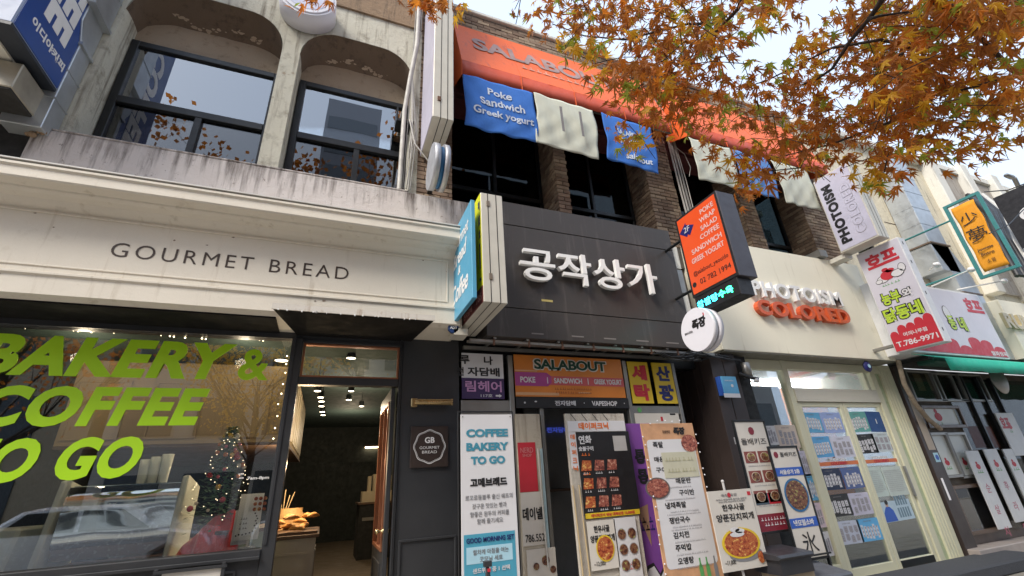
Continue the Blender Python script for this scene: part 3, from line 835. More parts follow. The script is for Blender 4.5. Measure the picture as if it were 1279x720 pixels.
letters(letter_brown, bk, FY(-.479), 'BREAD', x2, 3.255, .125, xb - x2, -.006, 0, .006, space=1.28)
mb = MB(); rg = random.Random(14)
for i in range(26):
    x = rg.uniform(-2.9, 1.0); z = rg.choice((3.135, 3.56, 3.3, 3.45, 3.02)) + rg.uniform(-.012, .012); yq = -.479 if 3.1 < z < 3.58 else -.501
    r1 = rg.uniform(.003, .009); mb.add([(x - r1 * rg.uniform(1, 3), yq - .0015, z), (x, yq - .0015, z - r1), (x + r1 * rg.uniform(1, 3), yq - .0015, z + r1 * .3), (x, yq - .0015, z + r1)], [(0, 1, 2, 3)])
link('paint_chip', mb, M('chip_brown', (.22, .15, .10), .9), bk, 0, 'stuff')
# soffit and header under the fascia
bx('soffit', matte_black, bk, BL, -.52, -.44, .02, 2.845, 2.859)
bx('header', shop_black, bk, BL, 1.21, -.02, .10, 2.80, 2.90)
# canopy slab over the door with a paint-dripped edge
link('canopy_slab', MB().fprism(F((0, 0, 2.835), (1, 0, 0), (0, 1, 0)), [(-.52, -.70), (.80, -.70), (.70, .02), (-.36, .02)], 0, .045), matte_black, bk, .003)
mb = MB(); mb.box(-.525, .805, -.712, -.70, 2.832, 2.884)
link('canopy_edge', mb, weathered('dripped_white_edge', (.62, .58, .52), (.30, .20, .13), .45, True, .7, .12, 5), bk)
rg = random.Random(3); mb = MB()
for i in range(16):
    x = rg.uniform(-.50, .78); mb.box(x, x + rg.uniform(.004, .016), -.714, -.70, 2.832 - rg.uniform(.002, .009), 2.836)
link('paint_drip', mb, white_paint, bk, 0, 'stuff')
# window frame and glass
WX1 = -.40; ZB, ZTOP = 1.075, 2.80
mb = MB(); mb.box(WX1, -.305, -.045, .06, 0, 2.80); mb.box(WX1 + .01, WX1 + .035, -.055, -.045, 1.1, 2.80)
link('window_post', mb, shop_black, bk, .003)
mb = MB(); mb.box(BL, WX1, -.06, .10, ZB - .055, ZB); mb.box(BL, WX1, -.03, .10, .12, ZB - .055); mb.box(BL, WX1, -.075, -.05, ZB - .07, ZB - .045)
link('stall_riser', mb, shop_black, bk, .004)
for x in (-2.3, -1.35):
    mb = MB(); x1_ = x + .80
    for q in ((x, x1_, .93, .945), (x, x1_, .30, .315), (x, x + .015, .315, .93), (x1_ - .015, x1_, .315, .93)): mb.box(q[0], q[1], -.042, -.03, q[2], q[3])
    link('panel_moulding', mb, shop_black, bk, .002)
gl = bx('window_pane', glass_b, bk, BL, WX1, .02, .03, ZB, ZTOP)
# lime lettering on the glass: three rows
FG = FY(.018)
def row(s, pl, pr, ptop, pbot, xl=None):
    """pl / pr pixels of left and right ends of the visible base line"""
def vinyl(s, x0, x1, z0, z1, sh=.20): letters(green_vinyl, gl, FG, s, x0, z0, z1 - z0, x1 - x0, .045 if len(s) > 1 else .025, sh, .003, space=1.10)
xE = A(358 - 30, 478)[0]
zt1, zb1 = A(170, 424.5, .02)[1], A(170, 472, .02)[1]
vinyl('BAKERY', A(-42, 470, .02)[0], A(297, 432, .02)[0], zb1, zt1)
vinyl('&', A(295, 478, .02)[0], A(334, 478, .02)[0], zb1 + .00, zb1 + (zt1 - zb1) * .88, .0)
zt2, zb2 = A(240, 485, .02)[1], A(240, 532, .02)[1]
vinyl('COFFEE', A(-46, 535, .02)[0], A(264, 486, .02)[0], zb2, zt2)
zt3, zb3 = A(120, 546, .02)[1], A(120, 599, .02)[1]
vinyl('TO GO', A(-80, 600, .02)[0], A(188, 550, .02)[0], zb3, zt3)
text('opening_hours', white_paint, gl, FG, [('7am-8pm', A(323, 598, .02)[0], A(323, 600, .02)[1], .030, .16), ('MON', A(305, 593, .02)[0] - .02, A(303, 595, .02)[1] + .01, .012), ('-SUN', A(305, 598, .02)[0] - .02, A(303, 599, .02)[1] + .005, .012)], bold=.03)
# transom over the door
for q in ((-.305, .60, 2.77, 2.80), (-.305, .60, 2.37, 2.44)): bx('transom_rail', shop_black, bk, q[0], q[1], -.03, .06, q[2], q[3], bev=.003)
mb = MB()
for q in ((-.300, .595, 2.75, 2.768), (-.300, .595, 2.442, 2.46), (-.300, -.282, 2.46, 2.75), (.577, .595, 2.46, 2.75)): mb.box(q[0], q[1], -.01, .04, q[2], q[3])
link('transom_frame', mb, copper, bk, .002)
bx('transom_pane', glass_b, bk, -.282, .577, .012, .018, 2.46, 2.75)
# pier to the right of the door
bx('pier', shop_black, bk, .625, 1.212, -.03, .30, 0, 2.86, bev=.004)
mb = MB()
for q in ((.66, 1.175, 1.02, 1.04), (.66, 1.175, .25, .27), (.66, .68, .27, 1.02), (1.155, 1.175, .27, 1.02)): mb.box(q[0], q[1], -.045, -.03, q[2], q[3])
link('panel_moulding', mb, shop_black, bk, .003)
bx('door_jamb', shop_black, bk, .598, .622, -.045, .10, 0, 2.86, bev=.003)
for i in range(3): bx('jamb_bead', shop_black, bk, .600 + i * .008, .604 + i * .008, -.051, -.045, 0, 2.84)
# door leaf standing open, edge to the street
dl = thing('shop_door', 'open bakery door leaf with copper-framed glass and brass knobs, seen edge-on', 'door', (.55, .4, .1))
DX0, DX1 = .535, .575
mb = MB(); mb.box(DX0, DX1, .0, .09, .10, 2.36); mb.box(DX0, DX1, .80, .90, .10, 2.36); mb.box(DX0, DX1, .09, .80, .10, .95); mb.box(DX0, DX1, .09, .80, 2.24, 2.36)
link('leaf_frame', mb, shop_black, dl, .004)
mb = MB()
for (y0, y1, z0, z1) in ((.088, .12, .95, 2.24), (.77, .802, .95, 2.24), (.12, .77, .95, .98), (.12, .77, 2.21, 2.24)): mb.box(DX0 - .012, DX1 + .004, y0, y1, z0, z1)
mb.box(DX0 - .006, DX1, .44, .46, .98, 2.21)
link('glazing_bead', mb, copper, dl, .002)
bx('door_pane', glass_c, dl, .553, .558, .12, .77, .98, 2.21)
mb = MB()
for q in ((.15, .75, .84, .855), (.15, .75, .25, .265)): mb.box(DX0 - .008, DX0, q[0], q[1], q[2], q[3])
mb.box(DX0 - .008, DX0, .15, .165, .265, .84); mb.box(DX0 - .008, DX0, .735, .75, .265, .84)
link('panel_moulding', mb, shop_black, dl)
for sgn in (-1, 1):
    x = DX0 if sgn < 0 else DX1
    link('knob', MB().lathe((x, .045, 1.115), [(0, 0), (.026, 0), (.026, .006 * sgn), (.009, .012 * sgn), (.009, .032 * sgn), (.019, .042 * sgn), (.024, .054 * sgn), (.019, .066 * sgn), (0, .07 * sgn)], 18, 'x'), M('polished_brass', (.75, .58, .30), .2, 1, .1), dl)
# plaque
pq = thing('shop_plaque', 'dark brown square plaque with white octagonal emblem, GB, on the black pier', 'plaque', (.9, -.05, 1.5))
px0, pz1 = A(514, 533, -.05); px1, pz0 = A(560, 583, -.05)
plq = M('brown_plaque', (.055, .038, .032), .4, .3, .25, 12)
bx('plate', plq, pq, px0, px1, -.055, -.031, pz0, pz1, bev=.003)
fq = FY(-.056); cxq, czq = (px0 + px1) / 2, (pz0 + pz1) / 2
mb = MB(); n = 48
for rad, wd in ((.150, .006), (.139, .003)):
    P = []
    for i in range(n):
        a = 2 * math.pi * i / n; r0 = rad * (1 + .035 * math.cos(8 * a)); P.append((r0 * math.cos(a), r0 * math.sin(a)))
    for i in range(n):
        p, q = P[i], P[(i + 1) % n]; k_ = (rad - wd) / rad
        mb.add([fq.p(cxq + p[0], czq + p[1], .002), fq.p(cxq + q[0], czq + q[1], .002), fq.p(cxq + q[0] * k_, czq + q[1] * k_, .002), fq.p(cxq + p[0] * k_, czq + p[1] * k_, .002)], [(0, 1, 2, 3)])
link('emblem_ring', mb, white_paint, pq)
text('lettering', white_paint, pq, fq, [('GB', cxq, czq + .03, .055)], bold=.03)
text('lettering', white_paint, pq, fq, [('GOURMET', cxq, czq - .022, .024, .19), ('BREAD', cxq, czq - .062, .024, .14)])
# brass picture light over plaque
pl = thing('brass_wall_lamp', 'short horizontal brass picture lamp above the brown plaque', 'lamp', (.9, -.1, 1.9))
lx0, lz0 = A(514, 503, -.08); lx1, _ = A(566, 503, -.08)
mb = MB().tube([(lx0 + .03, -.10, lz0), (lx1 - .02, -.10, lz0)], .026, 14)
link('shade_tube', mb, brass, pl)
bx('bracket', brass, pl, lx0, lx0 + .06, -.09, -.031, lz0 - .04, lz0 + .04, bev=.004)
bx('reflector_lip', brass, pl, lx0 + .06, lx1 - .02, -.135, -.10, lz0 + .014, lz0 + .024)
bx('end_cap', brass, pl, lx1 - .03, lx1 - .01, -.13, -.07, lz0 - .03, lz0 + .03)

# -------- interior
ri = thing('bakery_interior', 'dark bakery room behind the glass and open door', 'room', (-1, 3, 0))
floor_m = M('brown_vinyl_floor', (.15, .115, .08), .55, 0, .2, 2)
bx('floor', floor_m, ri, -5.0, 1.3, .1, 7.9, .30, .42)
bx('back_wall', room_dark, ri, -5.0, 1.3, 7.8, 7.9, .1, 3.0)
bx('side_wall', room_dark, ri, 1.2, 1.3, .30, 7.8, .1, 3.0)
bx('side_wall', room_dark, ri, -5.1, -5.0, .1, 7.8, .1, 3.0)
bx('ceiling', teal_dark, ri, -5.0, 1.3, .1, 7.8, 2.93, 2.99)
for x in (-.15, .55): 
    mb = MB()
    for q in ((x, x + .6, 2.1, 2.12), (x, x + .6, .35, .37), (x, x + .02, .37, 2.1), (x + .58, x + .6, .37, 2.1)): mb.box(q[0], q[1], 7.775, 7.8, q[2], q[3])
    link('wall_moulding', mb, room_dark, ri)
# tan hanging cabinet row seen through the glass
tc = thing('hanging_cabinet', 'long tan hanging cabinet inside the bakery beside the doorway', 'cabinet', (-1.6, 1.4, 2.0))
cz0 = 2.0
xc = -.43
bx('carcass', tan_m, tc, -2.45, xc, 1.3, 4.6, cz0, 2.85)
for i in range(8): bx('slat', M('cream_slat', (.5, .42, .27), .5), tc, xc, xc + .012, 1.38 + i * .4, 1.70 + i * .4, cz0 + .06, 2.78)
mb = MB()
for i in range(3):
    x = -2.42 + i * .66
    for q in ((x, x + .45, 2.62, 2.64), (x, x + .45, cz0 + .05, cz0 + .07), (x, x + .02, cz0 + .07, 2.62), (x + .43, x + .45, cz0 + .07, 2.62)): mb.box(q[0], q[1], 1.285, 1.3, q[2], q[3])
link('door_moulding', mb, tan_m, tc)
bx('bottom_rail', wood_d, tc, -2.45, xc + .012, 1.3, 4.6, cz0 - .03, cz0 - .002)
# counter
ct = thing('pastry_counter', 'grey-beige panelled counter inside the door with dark wooden top', 'counter', (-.8, 1.3, .1))
kx = A(401, 650, 1.3)[0]
bx('counter_body', beige, ct, -1.7, kx - .03, 1.05, 2.1, .10, 1.04)
bx('counter_top', wood_d, ct, -1.7, kx, 1.02, 2.12, 1.042, 1.075, bev=.004)
mb = MB()
for (x0, x1) in ((kx - .42, kx - .08), (kx - .85, kx - .50)):
    for q in ((x0, x1, .90, .92), (x0, x1, .25, .27), (x0, x0 + .02, .27, .90), (x1 - .02, x1, .27, .90)): mb.box(q[0], q[1], 1.035, 1.05, q[2], q[3])
link('panel_moulding', mb, beige, ct)
for y in (1.3, 1.7): bx('side_bead', beige, ct, kx - .03, kx - .02, y, y + .3, .3, .9)
# window-side shelf box with green strip
ws = thing('window_shelf', 'wooden shelf box with pale green side just left of the doorway', 'shelf', (-.5, .3, .1))
bx('carcass', M('pale_green_side', (.34, .40, .26), .5), ws, -.75, -.42, .25, .85, .12, 1.18)
bx('shelf_top', wood_d, ws, -.78, -.39, .22, .88, 1.182, 1.21)
# pastries
rg = random.Random(6)
tr = thing('pastry_tray', 'wooden tray heaped with brown pastries on the counter', 'tray', (kx - .25, 1.3, 1.075))
bx('tray', wood_d, tr, kx - .52, kx - .02, 1.06, 1.7, 1.076, 1.10)
for i in range(16):
    x = rg.uniform(kx - .48, kx - .06); y = rg.uniform(1.10, 1.6); z = 1.125 + .05 * (i % 3)
    a = rg.uniform(0, 3.1); L = rg.uniform(.05, .09)
    P = [(x + L * math.cos(a) * t, y + L * math.sin(a) * t, z + .015 * (1 - t * t)) for t in (-1, -.5, 0, .5, 1)]
    mb = MB(); r_s = [.008, .026, .034, .026, .008]
    V = []
    for (p, r1) in zip(P, r_s):
        for k2 in range(8): 
            t2 = 2 * math.pi * k2 / 8; V.append((p[0] - math.sin(a) * r1 * math.cos(t2), p[1] + math.cos(a) * r1 * math.cos(t2), p[2] + r1 * .8 * math.sin(t2)))
    mb.add(V, [(q * 8 + k2, q * 8 + (k2 + 1) % 8, (q + 1) * 8 + (k2 + 1) % 8, (q + 1) * 8 + k2) for q in range(4) for k2 in range(8)], True)
    tag(link('pastry', mb, baguette), 'golden brown pastry on the counter tray, ' + ('lowest layer' if i % 3 == 0 else 'middle layer' if i % 3 == 1 else 'top layer') + ' of the heap', 'pastry', 'pastries on the counter tray')
lp = bpy.data.lights.new('counter_spot', 'POINT'); lp.energy = 18; lp.color = (1, .72, .42); lp.shadow_soft_size = .04
lo = bpy.data.objects.new('counter_spot', lp); COL.objects.link(lo); lo.location = (kx - .3, 1.35, 1.75)
bl = thing('bread_sack', 'crumpled translucent bread bag standing on the pastry tray', 'bag', (kx - .3, 1.55, 1.1))
mb = MB(); V = []
for j in range(7):
    for i in range(12):
        a = 2 * math.pi * i / 12; r1 = .13 * (1 - .06 * j) * (1 + .25 * mnoise.noise(Vector((i * 1.7, j * 1.3, 0))))
        V.append((kx - .32 + r1 * math.cos(a) * 1.4, 1.72 + r1 * math.sin(a), 1.1 + j * .035))
mb.add(V, [(j * 12 + i, j * 12 + (i + 1) % 12, (j + 1) * 12 + (i + 1) % 12, (j + 1) * 12 + i) for j in range(6) for i in range(12)], True)
link('bag', mb, M('kraft_bag', (.45, .28, .12), .5, 0, .3, 20, .4, 30), bl)
for (lx_, ly_, lz_, le_) in ((-.9, .6, 2.7, 3), (-2.2, .6, 2.7, 3), (.35, 2.6, 2.55, 9), (.4, 5.2, 2.5, 8)):  # added fill lights: front pair near the pendants, deep pair for the floor
    l2 = bpy.data.lights.new('pendant_fill_light', 'POINT'); l2.energy = le_; l2.color = (1, .80, .56); l2.shadow_soft_size = .05; l2.specular_factor = 0.0
    l2o = bpy.data.objects.new('pendant_fill_light', l2); COL.objects.link(l2o); l2o.location = (lx_, ly_, lz_)
# utensils in a jar
ut = thing('utensil_jar', 'jar of wooden stirrers and dried flowers at the back of the counter', 'jar', (kx - .5, 1.9, 1.1))
link('jar', MB().lathe((kx - .42, 1.9, 1.075), [(0, 0), (.06, 0), (.065, .14), (.06, .16)], 14), M('brown_jar', (.16, .09, .05), .4), ut)
for i in range(5):
    link('stirrer', MB().tube([(kx - .42, 1.9, 1.15), (kx - .42 + .05 * (i - 2), 1.9 + .03 * (i % 2), 1.45 + .03 * (i % 3))], .006, 5), M('light_wood', (.5, .38, .22), .6), ut)
# back sideboard
sbd = thing('sideboard', 'black sideboard against the back wall of the bakery, with a cream box on it', 'cabinet', (.4, 4.5, .1))
q0 = A(448, 660, 4.2); q1 = A(474, 680, 4.2); qt = A(460, 630, 4.2)[1]
bx('carcass', void_m, sbd, q0[0], q1[0] + .4, 4.2, 4.95, .42, qt)
bx('top', wood_d, sbd, q0[0] - .03, q1[0] + .43, 4.17, 4.97, qt, qt + .03)
bx('drawer_front', M('dull_pull', (.18, .17, .15), .5), sbd, q0[0] + .05, q1[0] - .05, 4.185, 4.2, qt - .25, qt - .2)
tb = thing('cream_box', 'cream box holding upright paper bags on the black sideboard', 'box', (q0[0] + .2, 4.4, qt))
bx('box', M('cream_card', (.50, .42, .28), .6), tb, q0[0] + .03, q0[0] + .62, 4.25, 4.6, qt + .03, qt + .2)
for i in range(5): bx('paper_bag', M('cream_card', (.50, .42, .28)), tb, q0[0] + .12 + i * .085, q0[0] + .17 + i * .085, 4.3, 4.5, qt + .2, qt + .44 + .03 * (i % 2))
Yw = 7.7
wl = thing('wall_strip_light', 'short warm strip light on the dark back wall above the cream box', 'lamp', (1, 4.9, 2))
s0 = A(457, 559, Yw); s1 = A(474, 558, Yw)
bx('strip', lamp_w, wl, s0[0], s1[0], Yw, Yw + .1, s0[1] - .012, s0[1] + .012); bx('housing', wood_d, wl, s0[0] - .02, s1[0] + .02, Yw - .02, Yw + .1, s0[1] + .014, s0[1] + .05)
# pendants (pixel of the disc in the photograph, depth) and ceiling spots
def pendant(px, py, y, r, zc=2.93, label='', lit=True):
    x, z = A(px, py, y)
    t = thing('pendant_lamp', label, 'lamp', (x, y, z), 'pendant lamps in the bakery')
    link('shade', MB().lathe((x, y, z), [(r, 0), (r * 1.03, .02), (r * .85, .05), (r * .82, .16), (r * .5, .2), (0, .21)], 20), alu_black, t)
    link('glow', MB().lathe((x, y, z + .004), [(0, 0), (r * .93, 0), (r * .93, .012), (0, .012)], 20), lamp_pend, t)
    link('cord', MB().tube([(x, y, z + .2), (x, y, zc)], .006, 5), cord_m, t)
PDL = ['pendant lamp glowing between the A and K of the lime lettering', 'brightest pendant lamp, glowing over the E of the lime lettering', 'small bright pendant lamp between the R and Y of the lettering', 'broad pendant lamp glowing between the Y and the ampersand', 'dim pendant lamp low behind the foot of the lime K', 'tiny pendant lamp behind the lime R']
for ii, (px, py, y, r) in enumerate(((89, 435, 1.5, .085), (180, 441, 1.3, .075), (249, 440, 1.3, .06), (290, 445, 1.5, .09), (145, 457, 2.2, .08), (204, 439, 2.4, .05))):
    pendant(px, py, y, r, label=PDL[ii])
for (px, py, y, r, lab) in ((352, 451, 1.3, .075, 'topmost of three pendant lamps by the right post of the window'), (352, 463, 2.0, .09, 'middle of three pendant lamps by the right post of the window'), (336, 474, 2.8, .10, 'lowest pendant lamp, just right of the lime ampersand')):
    pendant(px, py, y, r, label=lab)
pendant(439, 448, .9, .055, label='black drum pendant lamp behind the glass over the open door')
for i, (px, py, y) in enumerate(((397, 489, 1.2), (401, 497, 1.7), (402, 502, 2.1), (402, 508, 2.6), (403, 515, 3.2), (404, 519, 3.8), (439, 489, 1.9), (436, 500, 2.6), (452, 508, 3.2))):
    x, z = A(px, py, y)
    o = link('ceiling_spot', MB().lathe((x, y, z), [(0, 0), (.035, 0), (.035, .01), (0, .01)], 12), lamp_pend)
    link('spot_can', MB().lathe((x, y, z + .012), [(.04, -.01), (.04, .07), (0, .07)], 12), alu_black, o)
    link('spot_stem', MB().tube([(x, y, z + .08), (x, y, 2.93)], .005, 4), alu_black, o)
    tag(o, ('small spotlight on the bakery ceiling, ' + ORD[i] + ' from the front in the long left row') if i < 6 else 'small spotlight on the bakery ceiling, ' + ORD[i - 6] + ' of the three right of the long row', 'lamp', 'ceiling spots inside the doorway')
# string lights along the window top
sg = thing('string_lights', 'sagging string of tiny warm bulbs along the top and right edge of the bakery window', 'fairy lights', (-2, .1, 2.6))
pix = [(-20, 401), (5, 405), (27, 408), (52, 407), (72, 407), (93, 412), (115, 414), (138, 414), (158, 414), (178, 412), (197, 417), (213, 419), (232, 421), (253, 422), (264, 419), (276, 419), (287, 420), (300, 420), (311, 416), (319, 423), (325, 424), (336, 424), (346, 424), (352, 424), (362, 423)]
P = [Vector((A(a, b, .10)[0], .10, A(a, b, .10)[1])) for a, b in pix]
link('wire', MB().tube([p + Vector((0, 0, .012)) for p in P], .003, 4), cord_m, sg)
mb = MB()
for i, p in enumerate(P):
    mb.ball(p + Vector((0, 0, -.008)), .0065, 8)
    if i % 3: mb.ball(p + Vector((.03, 0, -.012)), .006, 8)
for (a, b) in ((362, 445), (361, 455), (360, 466), (357, 480), (355, 492), (351, 505), (350, 520), (347, 535), (345, 548)):
    mb.ball((A(a - 3, b, .10)[0], .10, A(a, b, .10)[1]), .006, 8)
link('bulb_cluster', mb, lamp_w, sg)

# espresso machine at the window
em = thing('espresso_machine', 'large polished chrome espresso machine with pale end panels in the bakery window', 'coffee machine', (-1.5, .5, 1.0))
ex0 = A(72, 650, .32)[0]; ex1 = A(215, 650, .32)[0]; ez0 = A(60, 700, .32)[1] - .02; ez1 = A(140, 607, .32)[1]
mb = MB(); n = 14; prof_ = []
for i in range(n + 1):
    t = i / n; prof_.append((.38 - .012 * t - .050 * math.sin(t * math.pi) ** .8 - .006 * math.sin(t * 9), ez0 + (ez1 - ez0) * t))
nx = 24; mb.v = [Vector((ex0 + (ex1 - ex0) * j / nx, y + .0025 * math.sin(j * .4 + z * 5), z)) for j in range(nx + 1) for (y, z) in prof_]
for j in range(nx):
    for i in range(n): q = j * (n + 1) + i; mb.f.append([q, q + n + 1, q + n + 2, q + 1]); mb.sm.append(True)
link('chrome_back', mb, chrome, em)
bx('body', alu_grey, em, ex0 + .01, ex1 - .01, .44, .85, ez0, ez1 - .01)
bx('top_tray', chrome, em, ex0, ex1, .42, .85, ez1 - .012, ez1 + .01, bev=.004)
pgm = M('pale_green_enamel', (.68, .72, .65), .35, 0, .08, 3)
for (x, d) in ((ex0, -.07), (ex1, .0)):
    pr = [(-.26, ez0 - .05), (-.24, ez0 - .06), (-.85, ez0 - .06), (-.85, ez1 - .02), (-.42, ez1 + .06), (-.36, ez1 + .05), (-.31, (ez0 + ez1) / 2)]
    o = link('end_panel', MB().fprism(FXm(x + d), pr, 0, -.045), pgm, em, .012)
link('emblem', MB().fbox(FY(.365), ex0 + (ex1 - ex0) * .68, ex0 + (ex1 - ex0) * .92, ez1 - .11, ez1 - .035, 0, .008), white_paint, em)
text('lettering', red_print, em, FY(.356), [('CIMBALI', ex0 + (ex1 - ex0) * .80, ez1 - .09, .032, .17)], bold=.03, shear=.2)
cups = [(178, 598), (191, 596), (205, 594)]
for i, (a, b) in enumerate(cups):
    x, z = A(a, b, .62)
    o = link('cup_stack', MB().lathe((x, .62, ez1 + .012), [(0, 0), (.035, 0), (.045, .20 + .02 * i), (0, .20 + .02 * i)], 16), pgm)
    tag(o, ['leftmost', 'middle', 'rightmost'][i] + ' stack of pale cups on top of the espresso machine', 'cups', 'cup stacks on the espresso machine')
# window table under the machine
wt = thing('window_counter', 'dark counter behind the window carrying the espresso machine', 'counter', (-2, .5, .1))
bx('worktop', wood_d, wt, -4.2, -.80, .14, .95, ez0 - .10, ez0 - .06); bx('plinth', shop_black, wt, -4.2, -.80, .2, .93, .10, ez0 - .10)
gr = thing('grinder_case', 'off-white appliance casing left of the espresso machine', 'appliance', (-2.6, .5, 1.0))
gx = A(20, 680, .32)[0]
link('casing', MB().fprism(FY(.25), [(gx - .6, ez0 - .06), (gx, ez0 - .06), (gx + .03, ez0 + .25), (gx - .6, ez0 + .25)], 0, -.5), pgm, gr, .02)

# Christmas tree with red skirt
xt = thing('christmas_tree', 'small decorated Christmas tree standing on a red cloth behind the bakery window', 'christmas tree', (-.95, .45, 1.2))
tx, tz = A(262, 655, .38); tx2, tz2 = A(293, 533, .38)
tz0 = 1.28; H_ = tz2 - tz0
txb = (tx + tx2) / 2 + .01
mb = MB(); rg = random.Random(21)
for i in range(1500):
    t = rg.random() ** .75; r1 = .27 * (1 - t) + .02; a = rg.uniform(0, 6.28); rr_ = r1 * rg.uniform(.25, 1)
    c = Vector((txb + rr_ * math.cos(a), .42 + rr_ * .7 * math.sin(a), tz0 + H_ * t - .25 * rr_))
    d = Vector((math.cos(a), math.sin(a) * .7, rg.uniform(-.4, .5))).normalized() * rg.uniform(.03, .055)
    s_ = d.cross(Vector((0, 0, 1))).normalized() * .009
    mb.add([c - s_, c + s_, c + d * .6 + s_ * 1.2, c + d, c + d * .6 - s_ * 1.2], [(0, 1, 2, 3, 4)])
link('crown', mb, M('fir_needles', (.08, .19, .09), .7, 0, .4, 30), xt, 0, 'stuff')
link('trunk', MB().tube([(txb, .42, 1.2), (txb, .42, tz0 + H_ * .95)], .014, 6), bark, xt)
bcols = [M('bauble_red', (.45, .03, .03), .2, .5), M('bauble_gold', (.70, .48, .12), .2, .6), M('bauble_orange', (.62, .20, .05), .25, .3), M('bauble_pink', (.6, .12, .16), .3, .2), M('bauble_ivory', (.62, .58, .48), .3)]
for i in range(30):
    t = rg.random() * .95; a = rg.uniform(3.3, 6.1); r1 = (.27 * (1 - t) + .03)
    link('bauble', MB().ball((txb + r1 * math.cos(a), .42 + .8 * r1 * math.sin(a), tz0 + H_ * t), rg.uniform(.013, .026), 12), bcols[i % 5], xt)
mb = MB()
for i in range(60):
    t = rg.random(); a = rg.uniform(3.2, 6.2); r1 = .27 * (1 - t) + .03
    mb.ball((txb + r1 * math.cos(a), .42 + .8 * r1 * math.sin(a), tz0 + H_ * t), .004, 6)
link('light_dots', mb, M('fairy_dot', (.9, .8, .6), .4, emis=(1, .78, .5), es=1.2), xt, 0, 'stuff')
rc = thing('red_cloth', 'bright red cloth gathered round the foot of the Christmas tree', 'cloth', (txb, .3, 1.0))
ra, rb_ = A(215, 690, .2)[0], A(296, 690, .2)[0]
mb = MB(); n = 26; mrows = 12; V = []
for j in range(mrows + 1):
    t = j / mrows
    for i in range(n + 1):
        s_ = i / n; xx = ra + (rb_ - ra) * s_; top = 1.06 + .30 * math.sin(min(1, s_ * 1.25) * math.pi * .5) * (1 - .35 * max(0, s_ - .8) / .2)
        z = 1.03 + (top - 1.03) * t; y = .14 + .20 * t + .025 * math.sin(s_ * 26 + t * 3) + .015 * math.sin(s_ * 51)
        V.append((xx, y, z + .01 * math.sin(s_ * 17)))
mb.add(V, [(j * (n + 1) + i, j * (n + 1) + i + 1, (j + 1) * (n + 1) + i + 1, (j + 1) * (n + 1) + i) for j in range(mrows) for i in range(n)], True)
o = link('cloth', mb, M('red_satin', (.66, .018, .022), .35, 0, .2, 4), rc); s2 = o.modifiers.new('s', 'SOLIDIFY'); s2.thickness = .006
# menu card on stand
mc = thing('menu_card', 'white card with food photos and printed dots on a stand in the bakery window', 'menu card', (-.5, .1, 1.1))
m0 = A(292, 676, .10); m1 = A(331, 616, .10)
bx('card', M('bright_card', (.82, .81, .79), .6, 0, .03), mc, m0[0], m1[0] + .0, .095, .105, m0[1] + .0, m1[1])
bx('card', paper, mc, m0[0] - .02, m1[0] - .08, .11, .118, m0[1] - .03, m1[1] - .12)
fm = FY(.094)
for r_ in range(3):
    for c_ in range(3): scatter_food(mc, fm, m0[0] + .115 + c_ * .035, m1[1] - .04 - r_ * .04, .014, .014, food_red)
mb = MB()
for (a, b) in [(0, 0), (.012, -.02), (.022, -.04), (.012, -.055), (.02, -.075), (.008, -.09), (.018, -.11), (0, -.13), (-.02, -.14), (-.045, -.145), (-.07, -.15), (-.095, -.148), (-.115, -.155)]:
    mb.fdisc(fm, m1[0] - .045 + a, m1[1] - .15 + b, .0065, .001, .002, 8)
bars(mb, fm, m0[0] + .02, m1[0] - .08, m0[1] + .15, .014, 3, .035, seed=3)
link('dot_print', mb, black_print, mc)
link('stand', MB().tube([(m0[0] + .1, .13, 1.08), (m0[0] + .1, .12, m0[1] + .02)], .010, 8).lathe((m0[0] + .1, .13, 1.075), [(0, 0), (.06, 0), (.06, .01), (0, .012)], 16), white_paint, mc)
# easel outside below the window
es = thing('street_easel', 'dark stand with a white board reaching up in front of the stall riser', 'easel', (-.9, -.2, 0))
for (pxe, pye) in ((196, 712), (281, 702)):
    x, z = A(pxe, pye, -.18); bx('post', shop_black, es, x - .012, x + .012, -.19, -.17, 0, z, bev=.002)
x0_, z0_ = A(203, 716, -.18); x1_, z1_ = A(278, 710, -.18)
bx('board', paper_warm, es, x0_, x1_, -.178, -.168, .3, (z0_ + z1_) / 2)
bx('top_rail', shop_black, es, x0_ - .05, x1_ + .03, -.195, -.168, (z0_ + z1_) / 2, (z0_ + z1_) / 2 + .018)

# ---------------- projecting blue + yellow signs and badge
gs = thing('yellow_projecting_sign', 'cream-edged projecting sign box with yellow face, mostly behind the blue bread and coffee sign', 'sign', (1.25, -.6, 2.9))
yO = -1.10
bx('cabinet', signcream, gs, 1.148, 1.37, yO, -.12, 2.90, 4.05, bev=.004)
for x in (1.215, 1.30): bx('groove', void_m, gs, x, x + .007, yO - .002, -.13, 2.898, 4.051)
bx('yellow_face', yel_sign, gs, 1.142, 1.148, yO + .01, -.14, 3.06, 4.04)
bx('brown_footer', M('brown_footer', (.14, .03, .025), .5), gs, 1.141, 1.148, yO + .01, -.14, 2.905, 3.06)
frY = FXm(1.1415)
text('lettering', navy, gs, frY, [('ㅋ', 1.055, 3.86, .10, .05), ('ㅌ', 1.055, 3.70, .10, .05), ('ㅊ', 1.055, 3.55, .10, .05), ('I', 1.05, 3.24, .26, .03), ('ㅡ', 1.05, 3.12, .03, .05)], bold=.05)
text('lettering', M('pink_digit', (.55, .25, .22)), gs, frY, [('785', .98, 2.94, .07, .16), ('전자담배', .62, 2.93, .06, .3)], bold=.02)
for z in (3.15, 3.93): bx('hinge', M('tarnished_hinge', (.25, .20, .15), .5, .6), gs, 1.205, 1.235, yO - .008, yO, z - .03, z + .03)
bs = thing('bread_coffee_sign', 'sky blue projecting sign with white script Gourmet Bread & Coffee', 'sign', (1.08, -.5, 3.0))
